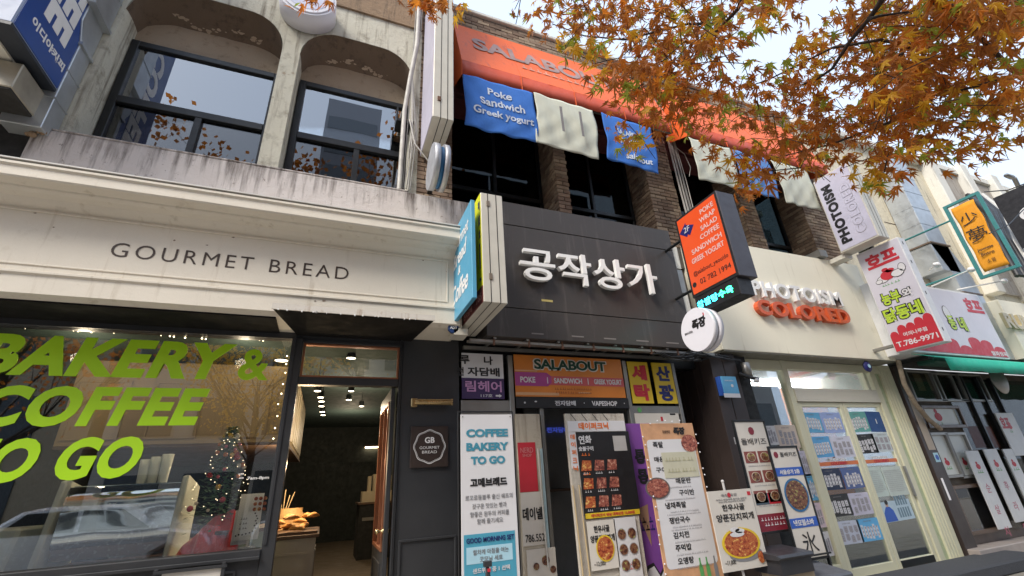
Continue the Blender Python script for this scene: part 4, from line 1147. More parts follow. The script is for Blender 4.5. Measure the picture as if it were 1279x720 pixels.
yb0, zb0 = onX(590, 253, 1.06); yb1 = onX(563, 350, 1.06)[0]
bx('board', M('sky_blue_face', (.085, .33, .50), .4, 0, .05), bs, 1.04, 1.08, -1.12, -.31, 2.92, 3.93, bev=.004)
bsx = bs
frB = FXm(1.039)
text('lettering', white_paint, bs, frB, [('Gourmet', .74, 3.66, .14, .60)], bold=.01, shear=.3)
text('lettering', white_paint, bs, frB, [('Bread', .72, 3.46, .155, .50), ('&', .70, 3.34, .085, .10), ('Coffee', .71, 3.08, .20, .58)], bold=.02, shear=.3)
ad_ = thing('security_badge', 'small dark blue octagonal security badge with white letters under the fascia end', 'badge', (1.1, -.5, 2.8))
axx, azz = A(566, 411, -.45)
link('badge', MB().fprism(FY(-.45), [(axx + .055 * math.cos(a), azz + .055 * math.sin(a)) for a in [math.pi / 8 + i * math.pi / 4 for i in range(8)]], 0, .03), M('badge_blue', (.02, .05, .16), .35), ad_, .003)
text('lettering', white_paint, ad_, FY(-.481), [('ADT', axx, azz - .012, .028, .07)], bold=.03)
bx('bracket', signcream, bk, BR - .06, BR + .08, -.48, -.30, 2.79, 2.858)

# ================================================================== 4. ARCADE ENTRANCE with anthracite sign
gp = thing('arcade_sign', 'wide anthracite metal fascia with big white Korean letters over the narrow entrance', 'sign', (2.9, -.3, 2.85))
GY = -.36
for (z0, z1, c) in ((2.84, 3.17, 0), (3.178, 4.222, 0), (4.23, 4.545, 0)):
    bx('panel', panel_grey, gp, 1.42, 4.15, GY, -.02, z0, z1, bev=.004)
bx('panel_joint_backing', void_m, gp, 1.43, 4.14, GY + .02, -.03, 3.16, 4.24)
gx0 = A(651, 340, GY)[0]; gx1 = A(819, 352, GY)[0]
letters(white_paint, gp, F((0, GY - .035, 0)), '공작상가', A(650, 336, GY - .06)[0], 3.50, .41, A(820, 350, GY - .06)[0] - A(650, 336, GY - .06)[0], .012, 0, .05, name='letter')
bx('note_sticker', M('yellow_note', (.55, .45, .15)), gp, A(677, 376, GY)[0], A(691, 378, GY)[0], GY - .002, GY, 3.285, 3.31)
for px in (665, 715, 755, 795, 832): bx('label_residue', M('tape_residue', (.20, .18, .17), .8), gp, A(px, 424, GY)[0], A(px + 15, 424, GY)[0], GY - .002, GY, 2.89, 2.905)
# underside tray, rails, conduit and junctions
ut2 = thing('signboard_frame', 'rusty steel rails and loose conduit under the anthracite sign', 'frame', (2.9, -.1, 2.8))
for (y, z, r1) in ((-.30, 2.80, .014), (-.20, 2.815, .012), (-.06, 2.79, .018)):
    link('rail', MB().box(1.25, 4.5, y - r1, y + r1, z - r1, z + r1), alu_grey, ut2)
for i in range(8): bx('cross_rail', alu_grey, ut2, 1.5 + i * .37, 1.53 + i * .37, -.34, .0, 2.82, 2.838)
for i in range(7):
    x = 1.5 + i * .4; link('hanger', MB().box(x, x + .02, -.32, -.30, 2.76, 2.84), M('rust', (.16, .08, .05)), ut2)
for i in range(10):
    x0 = 3.5 + .05 * i; P = [(x0 + .14 * k2, -.34 + .03 * rg.random() + .012 * i, 2.80 - .05 * rg.random() - .03 * math.sin(k2 * .9)) for k2 in range(9)]
    cable('tangled_cable', 'black cable in the tangle under the anthracite sign, ' + ORD[i] + ' starting from its left', P, .008, cord_m, 'black cables under the anthracite sign')

al = thing('arcade_entrance', 'dim recessed arcade entrance with grey aluminium posts and an overhead glazed row of signs', 'entrance', (2.5, 0, 0))
bx('header', alu_black, al, 1.22, 4.5, .06, .20, 2.70, 3.0)
bx('side_wall', M('arcade_wall', (.12, .12, .11), .8), al, 1.22, 1.24, .12, 5.0, 0, 2.9)
bx('side_wall', void_m, al, 4.48, 4.5, .5, 5.0, 0, 2.9)
bx('ceiling', void_m, al, 1.24, 4.48, .1, 5.0, 2.72, 2.78)
bx('back_wall', M('corridor_wall', (.09, .095, .09), .8), al, 1.24, 4.48, 4.9, 5.0, 0, 2.8)
bx('floor', M('corridor_floor', (.14, .13, .12), .6), al, 1.22, 4.5, .1, 4.9, 0, .03)
bx('inner_partition', M('partition_grey', (.22, .23, .23), .6), al, 2.62, 4.48, 1.6, 1.65, .03, 2.72)
for (x, nmx) in ((1.765, 'a'), (3.265, 'b')):
    bx('post', alu_grey, al, x, x + .055, -.035, .03, 0, 2.74, bev=.004)
bx('post', alu_grey, al, 2.115, 2.16, -.02, .06, 0, 2.24, bev=.004)
bx('post', alu_grey, al, 4.02, 4.07, -.03, .04, 0, 2.74, bev=.004)
bx('threshold_rail', alu_grey, al, 1.23, 1.765, -.03, .03, 2.10, 2.245, bev=.003)
bx('rail', alu_grey, al, 3.32, 4.02, -.02, .03, 2.10, 2.20, bev=.003)
# small tenants' sign at left
s1 = thing('tenant_sign', 'white and purple tenant sign with Korean shop names above the tall coffee banner', 'sign', (1.5, -.04, 2.25))
bx('panel', paper, s1, 1.235, 1.70, -.05, -.036, 2.47, 2.735); bx('panel', navy if False else M('deep_purple', (.045, .02, .09)), s1, 1.235, 1.70, -.05, -.036, 2.255, 2.468)
f1 = FY(-.051)
text('lettering', black_print, s1, f1, [('루', 1.27, 2.615, .095, .10), ('나', 1.53, 2.615, .095, .10), ('전', 1.22, 2.49, .09, .07), ('자담배', 1.475, 2.49, .095, .36)], bold=.03)
text('lettering', M('pink_lettering', (.55, .28, .50)), s1, f1, [('림헤어', 1.47, 2.325, .115, .40)], bold=.02)
text('lettering', paper, s1, f1, [('117호', 1.50, 2.272, .032, .13)], bold=.01)
mb = MB().fprism(f1, [(1.60, 2.278), (1.64, 2.278), (1.64, 2.268), (1.67, 2.287), (1.64, 2.305), (1.64, 2.296), (1.60, 2.296)], .001, .003); link('arrow_print', mb, paper, s1)
# salabout banner
s2 = thing('salad_shop_banner', 'orange vinyl banner reading SALABOUT above the entrance', 'banner', (2.5, -.04, 2.3))
bx('sheet', M('orange_vinyl', (.62, .20, .03), .35, 0, .2, 2.5, .1, 6), s2, 1.83, 3.235, -.05, -.04, 2.285, 2.745)
f2_ = FY(-.051)
bx('pink_band', M('pink_band', (.50, .09, .10), .4, 0, .1), s2, 1.83, 3.235, -.0525, -.051, 2.415, 2.515)
link('purple_band', MB().fprism(f2_, [(1.83, 2.40), (2.22, 2.40), (2.27, 2.44), (2.27, 2.51), (2.22, 2.55), (1.83, 2.55)], .0016, .0026), M('purple_band', (.35, .05, .22), .4), s2)
mb = MB()
for (x0, x1, z0, z1) in ((1.83, 2.1, 2.56, 2.575), (1.83, 2.35, 2.30, 2.33), (2.6, 2.75, 2.33, 2.34)): mb.fbox(f2_, x0, x1, z0, z1, .001, .002)
link('pale_streak', mb, M('peach_streak', (.62, .35, .18), .4), s2)
text('lettering_halo', paper_warm, s2, f2_, [('SALABOUT', 2.54, 2.578, .137, .97)], bold=.085, ext=.001)
text('lettering', M('dark_green_print', (.008, .05, .03)), s2, f2_, [('SALABOUT', 2.54, 2.59, .115, .94)], bold=.035, c0=.003, ext=.001)
text('lettering', paper, s2, f2_, [('POKE', 1.98, 2.435, .065, .18), ('|', 2.22, 2.43, .07), ('SANDWICH', 2.48, 2.435, .06, .36), ('|', 2.74, 2.43, .07), ('GREEK YOGURT', 3.01, 2.435, .06, .38)], bold=.03, c0=.004)
mb = MB(); bars(mb, f2_, 2.3, 2.8, 2.365, .022, 1, seed=1); bars(mb, f2_, 2.25, 2.85, 2.325, .022, 1, seed=2); link('fine_print', mb, M('brown_print', (.30, .08, .02)), s2)
s3 = thing('vape_shop_sign', 'black strip sign with white Korean and VAPESHOP lettering under the orange banner', 'sign', (2.5, -.04, 2.2))
bx('strip', black_print, s3, 1.83, 3.265, -.045, -.0, 2.165, 2.28)
text('lettering', paper, s3, FY(-.046), [('·', 1.93, 2.21, .02), ('•', 2.06, 2.225, .015, .03), ('전자담배', 2.42, 2.19, .055, .26), ('·', 2.66, 2.215, .012), ('VAPESHOP', 2.93, 2.19, .055, .34), ('·', 3.20, 2.215, .012)], bold=.03)
# yellow pair of signs
f3 = FY(-.043)
for (x0, x1, a, b, col, lab) in ((3.335, 3.635, '세', '탁', red_print, 'yellow laundry sign with two stacked red Korean characters'), (3.70, 4.00, '산', '광', navy, 'yellow sign with two stacked navy Korean characters, next to the brown pillar')):
    t = thing('yellow_sign', lab, 'sign', ((x0 + x1) / 2, -.04, 2.2))
    bx('panel', yellow_print, t, x0, x1, -.042, -.03, 2.225, 2.73)
    text('lettering', col, t, f3, [(a, (x0 + x1) / 2, 2.50, .19, .22), (b, (x0 + x1) / 2, 2.255, .20, .23)], bold=.05)
cs = link('round_sticker', MB().fdisc(FY(-.021), 3.42, 2.15, .03, 0, .002, 16), green_print); tag(cs, 'small green round sticker on the rail below the yellow laundry sign', 'sticker')
wb = thing('white_header_board', 'scuffed white board with dark streaks above the purple banner', 'board', (3.7, 0, 2.0))
bx('board', paper_warm, wb, 3.33, 3.98, -.03, -.02, 1.9, 2.11); bx('red_mark', red_print, wb, 3.70, 3.73, -.0325, -.03, 2.02, 2.07); bx('dark_mark', black_print, wb, 3.85, 3.93, -.0325, -.03, 2.09, 2.108)

# ---- tall coffee banner
def banner_frame(name, label, cat, x0, x1, z0, z1, y, m, th=.012, rim=None, rw=.02, group=None):
    t = thing(name, label, cat, ((x0 + x1) / 2, y, max(0, z0)), group)
    bx('board', m, t, x0, x1, y, y + th, z0, z1, bev=.002)
    if rim:
        mb = MB()
        for q in ((x0 - rw, x1 + rw, z1, z1 + rw), (x0 - rw, x1 + rw, z0 - rw, z0), (x0 - rw, x0, z0, z1), (x1, x1 + rw, z0, z1)): mb.box(q[0], q[1], y - .008, y + th + .006, q[2], q[3])
        link('frame', mb, rim, t, .003)
    return t
YB = -.45
bx0 = A(576, 560, YB)[0]; bx1 = A(642, 560, YB)[0]; bzt = A(608, 518, YB)[1]
cbn = banner_frame('coffee_banner', 'tall white banner stand reading COFFEE BAKERY TO GO in blue', 'banner', bx0, bx1, .15, bzt, YB, paper, .008)
for (x) in (bx0 + .02, bx1 - .02): link('grommet', MB().fdisc(FY(YB - .001), x, bzt - .02, .006, 0, .003, 10), alu_grey, cbn)
link('pole', MB().tube([(bx0 - .015, YB + .03, 0), (bx0 - .015, YB + .03, bzt + .03)], .008, 6).tube([(bx1 + .015, YB + .03, 0), (bx1 + .015, YB + .03, bzt + .03)], .008, 6).tube([(bx0 - .015, YB + .03, bzt + .03), (bx1 + .015, YB + .03, bzt + .03)], .008, 6), cord_m, cbn)
fb_ = FY(YB - .001); cxb = (bx0 + bx1) / 2; W = bx1 - bx0
def zpx(px, py, Y): return A(px, py, Y)[1]
ROWB = [('COFFEE', 546, 536, .80), ('BAKERY', 563, 553, .80), ('TO GO', 580, 570, .64)]
rows_ = []
for (s_, pb, pt, wf) in ROWB: rows_.append((s_, cxb, zpx(608, pb, YB), zpx(608, pt, YB) - zpx(608, pb, YB), W * wf))
text('lettering', teal_print, cbn, fb_, rows_, bold=.05)
text('lettering', black_print, cbn, fb_, [('고메브래드', cxb, zpx(608, 608, YB), .072, W * .68)], bold=.05)
text('fine_lettering', grey_print, cbn, fb_, [('르꼬르동블루 출신 쉐프의', cxb, zpx(608, 624, YB), .040, W * .86), ('갓구운 맛있는 빵과', cxb, zpx(608, 635, YB), .040, W * .62), ('향좋은 원두의 커피를', cxb, zpx(608, 645, YB), .040, W * .70), ('함께 즐기세요', cxb, zpx(608, 654, YB), .040, W * .46)])
zb5 = zpx(608, 666, YB)
bx('blue_box', M('set_box_blue', (.06, .30, .42)), cbn, bx0 + .02, bx1 - .03, YB - .002, YB, .2, zb5)
bx('pale_box', skyl_print, cbn, bx0 + .04, bx1 - .06, YB - .0035, YB - .002, zpx(608, 703, YB), zpx(608, 682, YB))
fb2 = FY(YB - .0036)
text('lettering', navy, cbn, fb2, [('GOOD MORNING SET', cxb, zpx(608, 677, YB), .038, W * .84)], bold=.02)
text('lettering', grey_print, cbn, fb2, [('힘차게 아침을 여는', cxb, zpx(608, 692, YB), .038, W * .62), ('굿모닝 세트', cxb, zpx(608, 701, YB), .036, W * .40)], bold=.01)
text('lettering', paper, cbn, fb2, [('샌드위치 중 1 선택', cxb, zpx(608, 715, YB), .036, W * .64)], bold=.02)
# black clamp / stand top in front of the banner
es2 = thing('black_clip_stand', 'black folding stand top with red clip before the tall coffee banner', 'stand', (1.3, -.9, 0))
ex_, ez_ = A(609, 704, -.9)
link('leg', MB().tube([(ex_, -.9, ez_), (ex_ - .08, -1.0, 0)], .012, 6), shop_black, es2); link('leg', MB().tube([(ex_, -.9, ez_), (ex_ + .09, -1.0, 0)], .012, 6), shop_black, es2); link('leg', MB().tube([(ex_ + .01, -.89, ez_), (ex_ + .02, -.7, 0)], .012, 6), shop_black, es2)
bx('head', shop_black, es2, ex_ - .025, ex_ + .03, -.92, -.88, ez_ - .02, ez_ + .015); bx('clip', red_print, es2, ex_ - .005, ex_ + .015, -.93, -.92, ez_ - .05, ez_ - .03)

# ---- stacked signs left of the corridor (px 645-683)
ps = thing('narrow_sign_cabinet', 'narrow weathered sign cabinet with a red panel and phone number beside the corridor', 'sign', (1.95, .1, .5))
Yp = -.06
def pxr(p0, p1, z0p, z1p, Y): 
    return A(p0, (z0p + z1p) / 2, Y)[0], A(p1, (z0p + z1p) / 2, Y)[0], A((p0 + p1) / 2, z1p, Y)[1], A((p0 + p1) / 2, z0p, Y)[1]
a0, a1, _, _ = pxr(646, 668, 540, 560, Yp)
bx('cabinet', weathered('yellowed_board', (.48, .43, .35), (.2, .16, .12), .4), ps, a0 + .0, a0 + .28, Yp, .05, .45, 2.10, bev=.004)
zr0, zr1 = A(655, 615, Yp)[1], A(655, 553, Yp)[1]
bx('red_panel', red_print, ps, a0 + .005, a0 + .20, Yp - .006, Yp, zr0, zr1)
text('lettering', M('faint_pink', (.55, .2, .2)), ps, FY(Yp - .007), [('NERD', a0 + .10, zr1 - .10, .05, .14), ('SHOP', a0 + .10, zr1 - .14, .03, .1)], bold=.0)
zw0 = A(655, 683, Yp)[1]
bx('white_panel', paper_warm, ps, a0 + .005, a0 + .235, Yp - .006, Yp, zw0, zr0 - .004)
text('lettering', black_print, ps, FY(Yp - .007), [('데이넬', a0 + .12, zr0 - .25, .11, .21)], bold=.03)
text('lettering', black_print, ps, FY(Yp - .007), [('786.552', a0 + .13, zw0 + .03, .065, .20)], bold=.01)
bx('lower_poster', paper_warm, ps, a0 + .03, a0 + .33, Yp - .012, Yp - .008, .30, zw0 - .03)
for (a, b, r1) in ((.1, .12, .03), (.2, .08, .04), (.27, .16, .03), (.12, .26, .025)): scatter_food(ps, FY(Yp - .0125), a0 + .02 + a, zw0 - .05 - b, r1, r1, food_mix)
bx('glass_edge', M('pale_blue_edge', (.35, .47, .50), .3), ps, a0 + .25, a0 + .28, Yp - .004, Yp, .45, 1.75)
link('door_bar', MB().tube([(a0 + .235, Yp - .03, .7), (a0 + .215, Yp - .03, 1.75)], .008, 6), pipe_w, ps)
ol = thing('open_sign', 'small blue glowing letters deep in the corridor', 'sign', (2.6, 1.5, 1.9))
ox, oz = A(697, 537, 1.55)
text('neon_letters', M('blue_glow', (.1, .15, .6), .4, emis=(.10, .16, 1.0), es=.12), ol, FY(1.55), [('전자담배', ox, oz - .04, .075, .36)], bold=.03)
kc = thing('dark_coat_rack', 'dim shape of black bags and coats hanging in the corridor', 'rack', (2.6, 1.4, 0))
mb = MB()
for i in range(5):
    c = Vector((2.42 + .06 * i, 1.45, 1.25 + .1 * math.sin(i * 2))); mb.lathe(c, [(0, -.5), (.12, -.42), (.10, 0), (.05, .18), (0, .25)], 8)
link('coats', mb, void_m, kc); bx('shelf', wood_d, kc, 2.5, 3.1, 1.3, 1.6, 1.30, 1.33)

# ---- grilled meat menu board (px 712-807)
Ym = -.30
mx0, mx1 = A(714, 600, Ym)[0], A(794, 600, Ym)[0]
mzt = zpx(748, 517, Ym)
mb_ = thing('menu_board', 'tall menu board with black grilled meat photo panel and orange Korean header', 'menu board', ((mx0 + mx1) / 2, Ym, 0))
bx('back_board', weathered('grubby_backing', (.50, .46, .40), (.2, .17, .14), .3), mb_, mx0, mx1 - .02, Ym, Ym + .03, .0, mzt, bev=.003)
mh0 = zpx(748, 539, Ym); mh1 = zpx(748, 526, Ym)
bx('header', paper, mb_, mx0 + .02, mx1 - .03, Ym - .004, Ym, mh0, mh1)
text('lettering', orange_print, mb_, FY(Ym - .005), [('데이퍼크닉', (mx0 + mx1) / 2 - .05, mh0 + .02, .07, .36)], bold=.03)
zk0 = zpx(755, 647, Ym); 
bx('side_strip', paper, mb_, mx0 + .02, mx0 + .10, Ym - .004, Ym, zpx(730, 585, Ym), mh0 - .004)
text('lettering', orange_print, mb_, FY(Ym - .005), [(c, mx0 + .06, mh0 - .075 - i * .075, .05, .05) for i, c in enumerate('데이퍼크닉')], bold=.02)
bx('black_panel', black_print, mb_, mx0 + .105, mx1, Ym - .008, Ym - .0, zk0, mh0 - .006)
fk = FY(Ym - .009)
text('lettering', paper, mb_, fk, [('연화', mx0 + .20, mh0 - .125, .085, .15), ('숯불구이', mx0 + .20, mh0 - .19, .045, .17)], bold=.03)
bx('qr_free_tile', M('photo_tile', (.42, .40, .38)), mb_, mx1 - .21, mx1 - .05, Ym - .0105, Ym - .009, mh0 - .20, mh0 - .05)
rw = (zk0 + .05, )
panelh = (mh0 - .24) - (zk0 + .07)
k = 0
for r_ in range(3):
    zc = mh0 - .27 - (r_ + .35) * panelh / 3
    for c_ in range(3):
        xc_ = mx0 + .18 + c_ * .15
        P = [(xc_ - .062, zc - .05), (xc_ + .055, zc - .05), (xc_ + .062, zc + .045), (xc_ - .04, zc + .05)]
        link('food_photo', MB().fprism(fk, P, .001, .003), food_meat if k % 3 else food_red, mb_)
        mbb = MB(); bars(mbb, fk, xc_ - .05, xc_ + .05, zc - .08, .018, 1, seed=k); link('caption', mbb, paper, mb_)
        k += 1
mbb = MB()
for z in (mh0 - .235, mh0 - .27 - panelh / 3 + .02): bars(mbb, fk, mx0 + .13, mx0 + .26, z, .026, 1, seed=int(z * 99))
link('section_caption', mbb, orange_print, mb_)
bx('price_strip', yellow_print, mb_, mx0 + .11, mx1 - .01, Ym - .0095, Ym - .008, zk0 + .005, zk0 + .05)
text('lettering', red_print, mb_, FY(Ym - .0097), [('데이퍼크닉 냉삼 대패삼겹 12,000원', (mx0 + mx1) / 2 + .05, zk0 + .012, .03, .50)], bold=.02)
for (pa, pb) in ((715, 736),):
    pass
for x in (mx0 + .02, mx0 + .09): link('bamboo_pole', MB().tube([(x, Ym - .03, .0), (x - .02, Ym - .02, mh0 - .5)], .008, 6), M('bamboo', (.42, .32, .18), .6), mb_)
for i in range(4): link('cord', MB().tube([(mx0 + .06 + .13 * i, Ym - .01, mzt - .0), (mx0 + .12 + .13 * i, Ym - .012, mh1)], .003, 4), cord_m, mb_)
# two sheets hanging below it
def sheet(name, label, p0, p1, q0, q1, Y, m, group=None, cat='poster'):
    x0 = A(p0, (q0 + q1) / 2, Y)[0]; x1 = A(p1, (q0 + q1) / 2, Y)[0]; z1 = A((p0 + p1) / 2, q0, Y)[1]; z0 = A((p0 + p1) / 2, min(q1, 719 + 60), Y)[1]
    t = thing(name, label, cat, ((x0 + x1) / 2, Y, z0), group); bx('sheet', m, t, x0, x1, Y, Y + .004, z0, z1); return t, x0, x1, z0, z1
t, x0, x1, z0, z1 = sheet('stew_sheet', 'small hanging sheet with a red kimchi stew bowl below the black menu', 736, 772, 650, 712, Ym - .02, paper_warm)
fk2 = FY(Ym - .0205); W = x1 - x0
text('lettering', black_print, t, fk2, [('한우사골', x0 + W * .5, z1 - .10, .06, W * .55), ('양푼김치찌개', x0 + W * .5, z1 - .18, .06, W * .85)], bold=.03)
scatter_food(t, fk2, x0 + W * .55, z0 + .17, .10, .11, food_red, yellow_print); text('lettering', black_print, t, fk2, [('~12,000', x0 + W * .3, z0 + .03, .04, .12)])
t, x0, x1, z0, z1 = sheet('photo_sheet', 'sheet of small plated food photographs below the black meat menu', 772, 800, 646, 735, Ym - .02, paper)
W = x1 - x0
for r_ in range(3):
    for c_ in range(2): scatter_food(t, fk2, x0 + W * (.28 + .46 * c_), z1 - .14 - .13 * r_, W * .20, .05, food_mix, M('plate_grey', (.35, .34, .34)))
mbb = MB(); bars(mbb, fk2, x0 + .02, x1 - .02, z0 + .18, .02, 2, .035, seed=8); link('fine_print', mbb, red_print, t)
# purple banner
t, x0, x1, z0, z1 = sheet('purple_banner', 'purple banner with black Korean characters partly behind the pork trotter menu', 790, 832, 529, 745, -.22, purple_print, None, 'banner')
fp = FY(-.2205)
text('lettering', black_print, t, fp, [('통', x0 + .20, z1 - .42, .15, .13), ('콩', x0 + .20, z1 - .62, .15, .13)], bold=.06)
mbb = MB(); bars(mbb, fp, x0 + .03, x0 + .3, z1 - .98, .05, 2, .07, seed=2); link('fine_print', mbb, navy, t)
link('cone_print', MB().fprism(fp, [(x0 + .05, 1.12), (x0 + .20, 1.16), (x0 + .17, .78)], .001, .002), M('waffle_print', (.35, .20, .12)), t)
link('cloud_print', MB().fprism(fp, [(x0 + .0, .32), (x0 + .34, .32), (x0 + .34, .52), (x0 + .28, .60), (x0 + .22, .54), (x0 + .16, .64), (x0 + .08, .62), (x0 + .02, .50)], .001, .002), black_print, t)
link('cloud_print', MB().fprism(fp, [(x0 + .02, .32), (x0 + .33, .32), (x0 + .33, .50), (x0 + .28, .57), (x0 + .22, .51), (x0 + .16, .61), (x0 + .09, .59), (x0 + .04, .48)], .003, .004), paper, t)

# ---- pork trotter menu (px 800-903)
Yj = -.62
j0 = A(812, 600, Yj)[0]; j1 = A(880, 600, Yj)[0]; jz = zpx(835, 529, Yj)
jm = thing('trotter_menu_banner', 'tall orange-bordered Korean menu banner ringed with tiny lights, a pale note taped over it', 'banner', ((j0 + j1) / 2, Yj, 0))
bx('board', M('peach_border', (.55, .30, .16), .5, 0, .35, 5), jm, j0, j1, Yj, Yj + .012, .12, jz, bev=.002)
W = j1 - j0; fj = FY(Yj - .001)
def rrect(x0, x1, z0, z1, r):
    return [(x + r * math.cos(a), z + r * math.sin(a)) for (x, z, s_) in ((x1 - r, z0 + r, -math.pi / 2), (x1 - r, z1 - r, 0), (x0 + r, z1 - r, math.pi / 2), (x0 + r, z0 + r, math.pi)) for a in [s_ + i * math.pi / 8 for i in range(5)]]
jin1 = zpx(835, 549, Yj); jin0 = zpx(870, 707, Yj)
link('white_field', MB().fprism(fj, rrect(j0 + .035, j1 - .035, jin0, jin1, .04), .0, .001), paper, jm)
fj2 = FY(Yj - .0022)
text('lettering', black_print, jm, fj2, [('족장', j0 + W * .70, jz - .115, .075, .15)], bold=.05, shear=.15)
text('fine_print', black_print, jm, fj2, [('족발전문', j0 + W * .45, jz - .10, .03, .10)])
scatter_food(jm, fj2, j1 - .10, zpx(855, 554, Yj), .105, .085, food_meat)
scatter_food(jm, fj2, j0 + .075, zpx(822, 610, Yj), .145, .095, food_meat, M('plate_dark', (.12, .10, .09)), c0=.003)
rowsj = [('족발', 555, .06, .16, .05), ('매운', 573, .05, .14, .05), ('구이', 586, .05, .14, .05), ('매운반', 601, .052, .60, .0), ('구이반', 616, .052, .62, 0), ('냉채족발', 631, .055, .38, 0), ('쟁반국수', 650, .055, .40, 0), ('김치전', 669, .055, .38, 0), ('주먹밥', 685, .055, .38, 0), ('오뎅탕', 702, .055, .38, 0)]
mbb = MB(); rj = []
for i, (s_, py, h_, fx, _) in enumerate(rowsj):
    z = zpx(845, py, Yj) - h_ * .5
    rj.append((s_, j0 + W * fx + (.06 if i < 3 else 0), z, h_, .062 * len(s_)))
    if i > 2: bars(mbb, fj2, j0 + W * .18, j0 + W * .88 if i > 4 else j0 + W * .8, z - .035, .014, 1, seed=i)
    if i in (5, 6): bars(mbb, fj2, j0 + W * .18, j0 + W * .85, z - .058, .014, 1, seed=i + 30)
text('lettering', black_print, jm, fj2, rj, bold=.02); link('fine_print', mbb, mid_print, jm)
bx('taped_note', M('pale_khaki_note', (.50, .48, .36), .6), jm, j0 + W * .28, j1 - .05, Yj - .006, Yj - .0035, zpx(845, 597, Yj), zpx(845, 565, Yj))
mbb = MB(); bars(mbb, FY(Yj - .0065), j0 + W * .32, j1 - .07, zpx(845, 576, Yj), .035, 1, seed=4); bars(mbb, FY(Yj - .0065), j0 + W * .32, j1 - .07, zpx(845, 590, Yj), .035, 1, seed=6)
link('handwriting', mbb, M('faint_pencil', (.40, .38, .25)), jm)
for i, c in enumerate((.62, .74, .88)):
    link('bottle_print', MB().fprism(fj2, [(j0 + W * c - .022, .15), (j0 + W * c + .022, .15), (j0 + W * c + .022, jin0 - .02), (j0 + W * c + .008, jin0 + .02), (j0 + W * c + .008, jin0 + .06), (j0 + W * c - .008, jin0 + .06), (j0 + W * c - .008, jin0 + .02), (j0 + W * c - .022, jin0 - .02)], .001, .002), green_print if i < 2 else grey_print, jm)
mb = MB()
rg = random.Random(3)
pth = [(j0, .5 + i * .11) for i in range(15)] + [(j0 + .1 * i, jz) for i in range(1, 6)] + [(j1, .5 + i * .11) for i in range(15)]
for (x, z) in pth:
    if z <= jz: mb.ball((x + rg.uniform(-.015, .015), Yj - .012, z + rg.uniform(-.03, .03)), .0075, 8)
link('light_string', mb, M('unlit_bulb', (.7, .7, .75), .3), jm, 0, 'stuff')
# ---- stew poster
Ys = -.80
s0 = A(893, 660, Ys)[0]; s1_ = A(950, 660, Ys)[0]; szt = zpx(915, 612, Ys); szb = zpx(930, 712, Ys)
sp = thing('stew_poster', 'white stew poster with red bowl and brush lettering, right of the long orange-bordered menu', 'poster', ((s0 + s1_) / 2, Ys, 0))
bx('board', paper_warm, sp, s0, s1_, Ys, Ys + .01, szb, szt); fs2 = FY(Ys - .001); W = s1_ - s0; cxs = (s0 + s1_) / 2
link('pole', MB().tube([(cxs - .03, Ys + .03, 0), (cxs - .03, Ys + .03, szt + .07)], .012, 8).ball((cxs - .03, Ys + .03, szt + .08), .016), M('pale_pole', (.45, .43, .42), .5), sp)
bx('leg', dk_brown, sp, s0 + .02, s0 + .06, Ys + .015, Ys + .03, 0, szb)
Hs = szt - szb
text('lettering', black_print, sp, fs2, [('한우사골', cxs, szt - Hs * .27, Hs * .085, W * .50), ('양푼김치찌개', cxs, szt - Hs * .40, Hs * .095, W * .84)], bold=.02)
text('fine_print', grey_print, sp, fs2, [('족장 육장', cxs - .02, szt - Hs * .085, Hs * .04, W * .36), ('속까지 칼칼하게 끓여낸 깊은맛', cxs, szt - Hs * .13, Hs * .022, W * .7), ('우리가족 건강지킴이 보양식', cxs, szt - Hs * .16, Hs * .022, W * .6)])
link('red_dot', MB().fdisc(fs2, cxs - .02, szt - Hs * .065, .022, .002, .003, 12), red_print, sp)
bz_ = szt - Hs * .68
link('shadow_print', MB().fdisc(fs2, cxs + .03, bz_ - Hs * .14, W * .36, 0, .0008, 24, Hs * .09), grey_print, sp)
scatter_food(sp, fs2, cxs, bz_, W * .42, Hs * .19, food_red, yellow_print, c0=.001)
for (a_, b_, c_, d_) in ((-.05, .17, .06, .02), (.01, .15, .06, .02), (-.03, .11, .09, .022)): link('steam_print', MB().fdisc(fs2, cxs + a_, bz_ + b_ * Hs, c_, .005, .006, 14, d_), paper, sp)
scatter_food(sp, fs2, cxs + W * .36, szb + Hs * .12, .04, .05, food_red)
text('lettering', black_print, sp, fs2, [('~11,000', s0 + .10, szb + .05, .04, .13)]); bx('red_seal', red_print, sp, s1_ - .06, s1_ - .02, Ys - .002, Ys, szt - .06, szt - .025)

# ================================================================== 5. BROWN PILLAR, red sign, round sign
bp = thing('brown_pillar', 'dark brown metal-clad pillar between the arcade entrance and the photo shop', 'pillar', (4.72, 0, 0))
bx('front', dk_brown, bp, 4.51, 4.72, -.20, -.0, 0, 2.86, bev=.004); bx('front', dk_brown, bp, 4.728, 4.95, -.20, -.0, 0, 2.86, bev=.004)
bx('side', dk_brown, bp, 4.515, 4.9, .006, .52, 0, 2.86)
for y in (.12, .30, .40): bx('side_rib', dk_brown, bp, 4.507, 4.515, y, y + .02, 0, 2.86)
bx('core', void_m, bp, 4.53, 5.17, -.17, .50, 0, 2.84)
bx('plate_mark', M('pale_scuff', (.45, .44, .44)), bp, 4.60, 4.615, -.203, -.2, 1.72, 1.80)
nb = thing('blue_notice_box', 'small pale and blue leaflet box fixed on the brown pillar', 'box', (4.85, -.25, 2.2))
n0 = A(899, 470, -.28); n1 = A(926, 498, -.28)
bx('face', sky_print, nb, n0[0] + .03, n1[0], -.28, -.205, n1[1] + .04, n0[1]); bx('side_face', blue_print, nb, n0[0], n0[0] + .03, -.26, -.205, n1[1] + .04, n0[1])
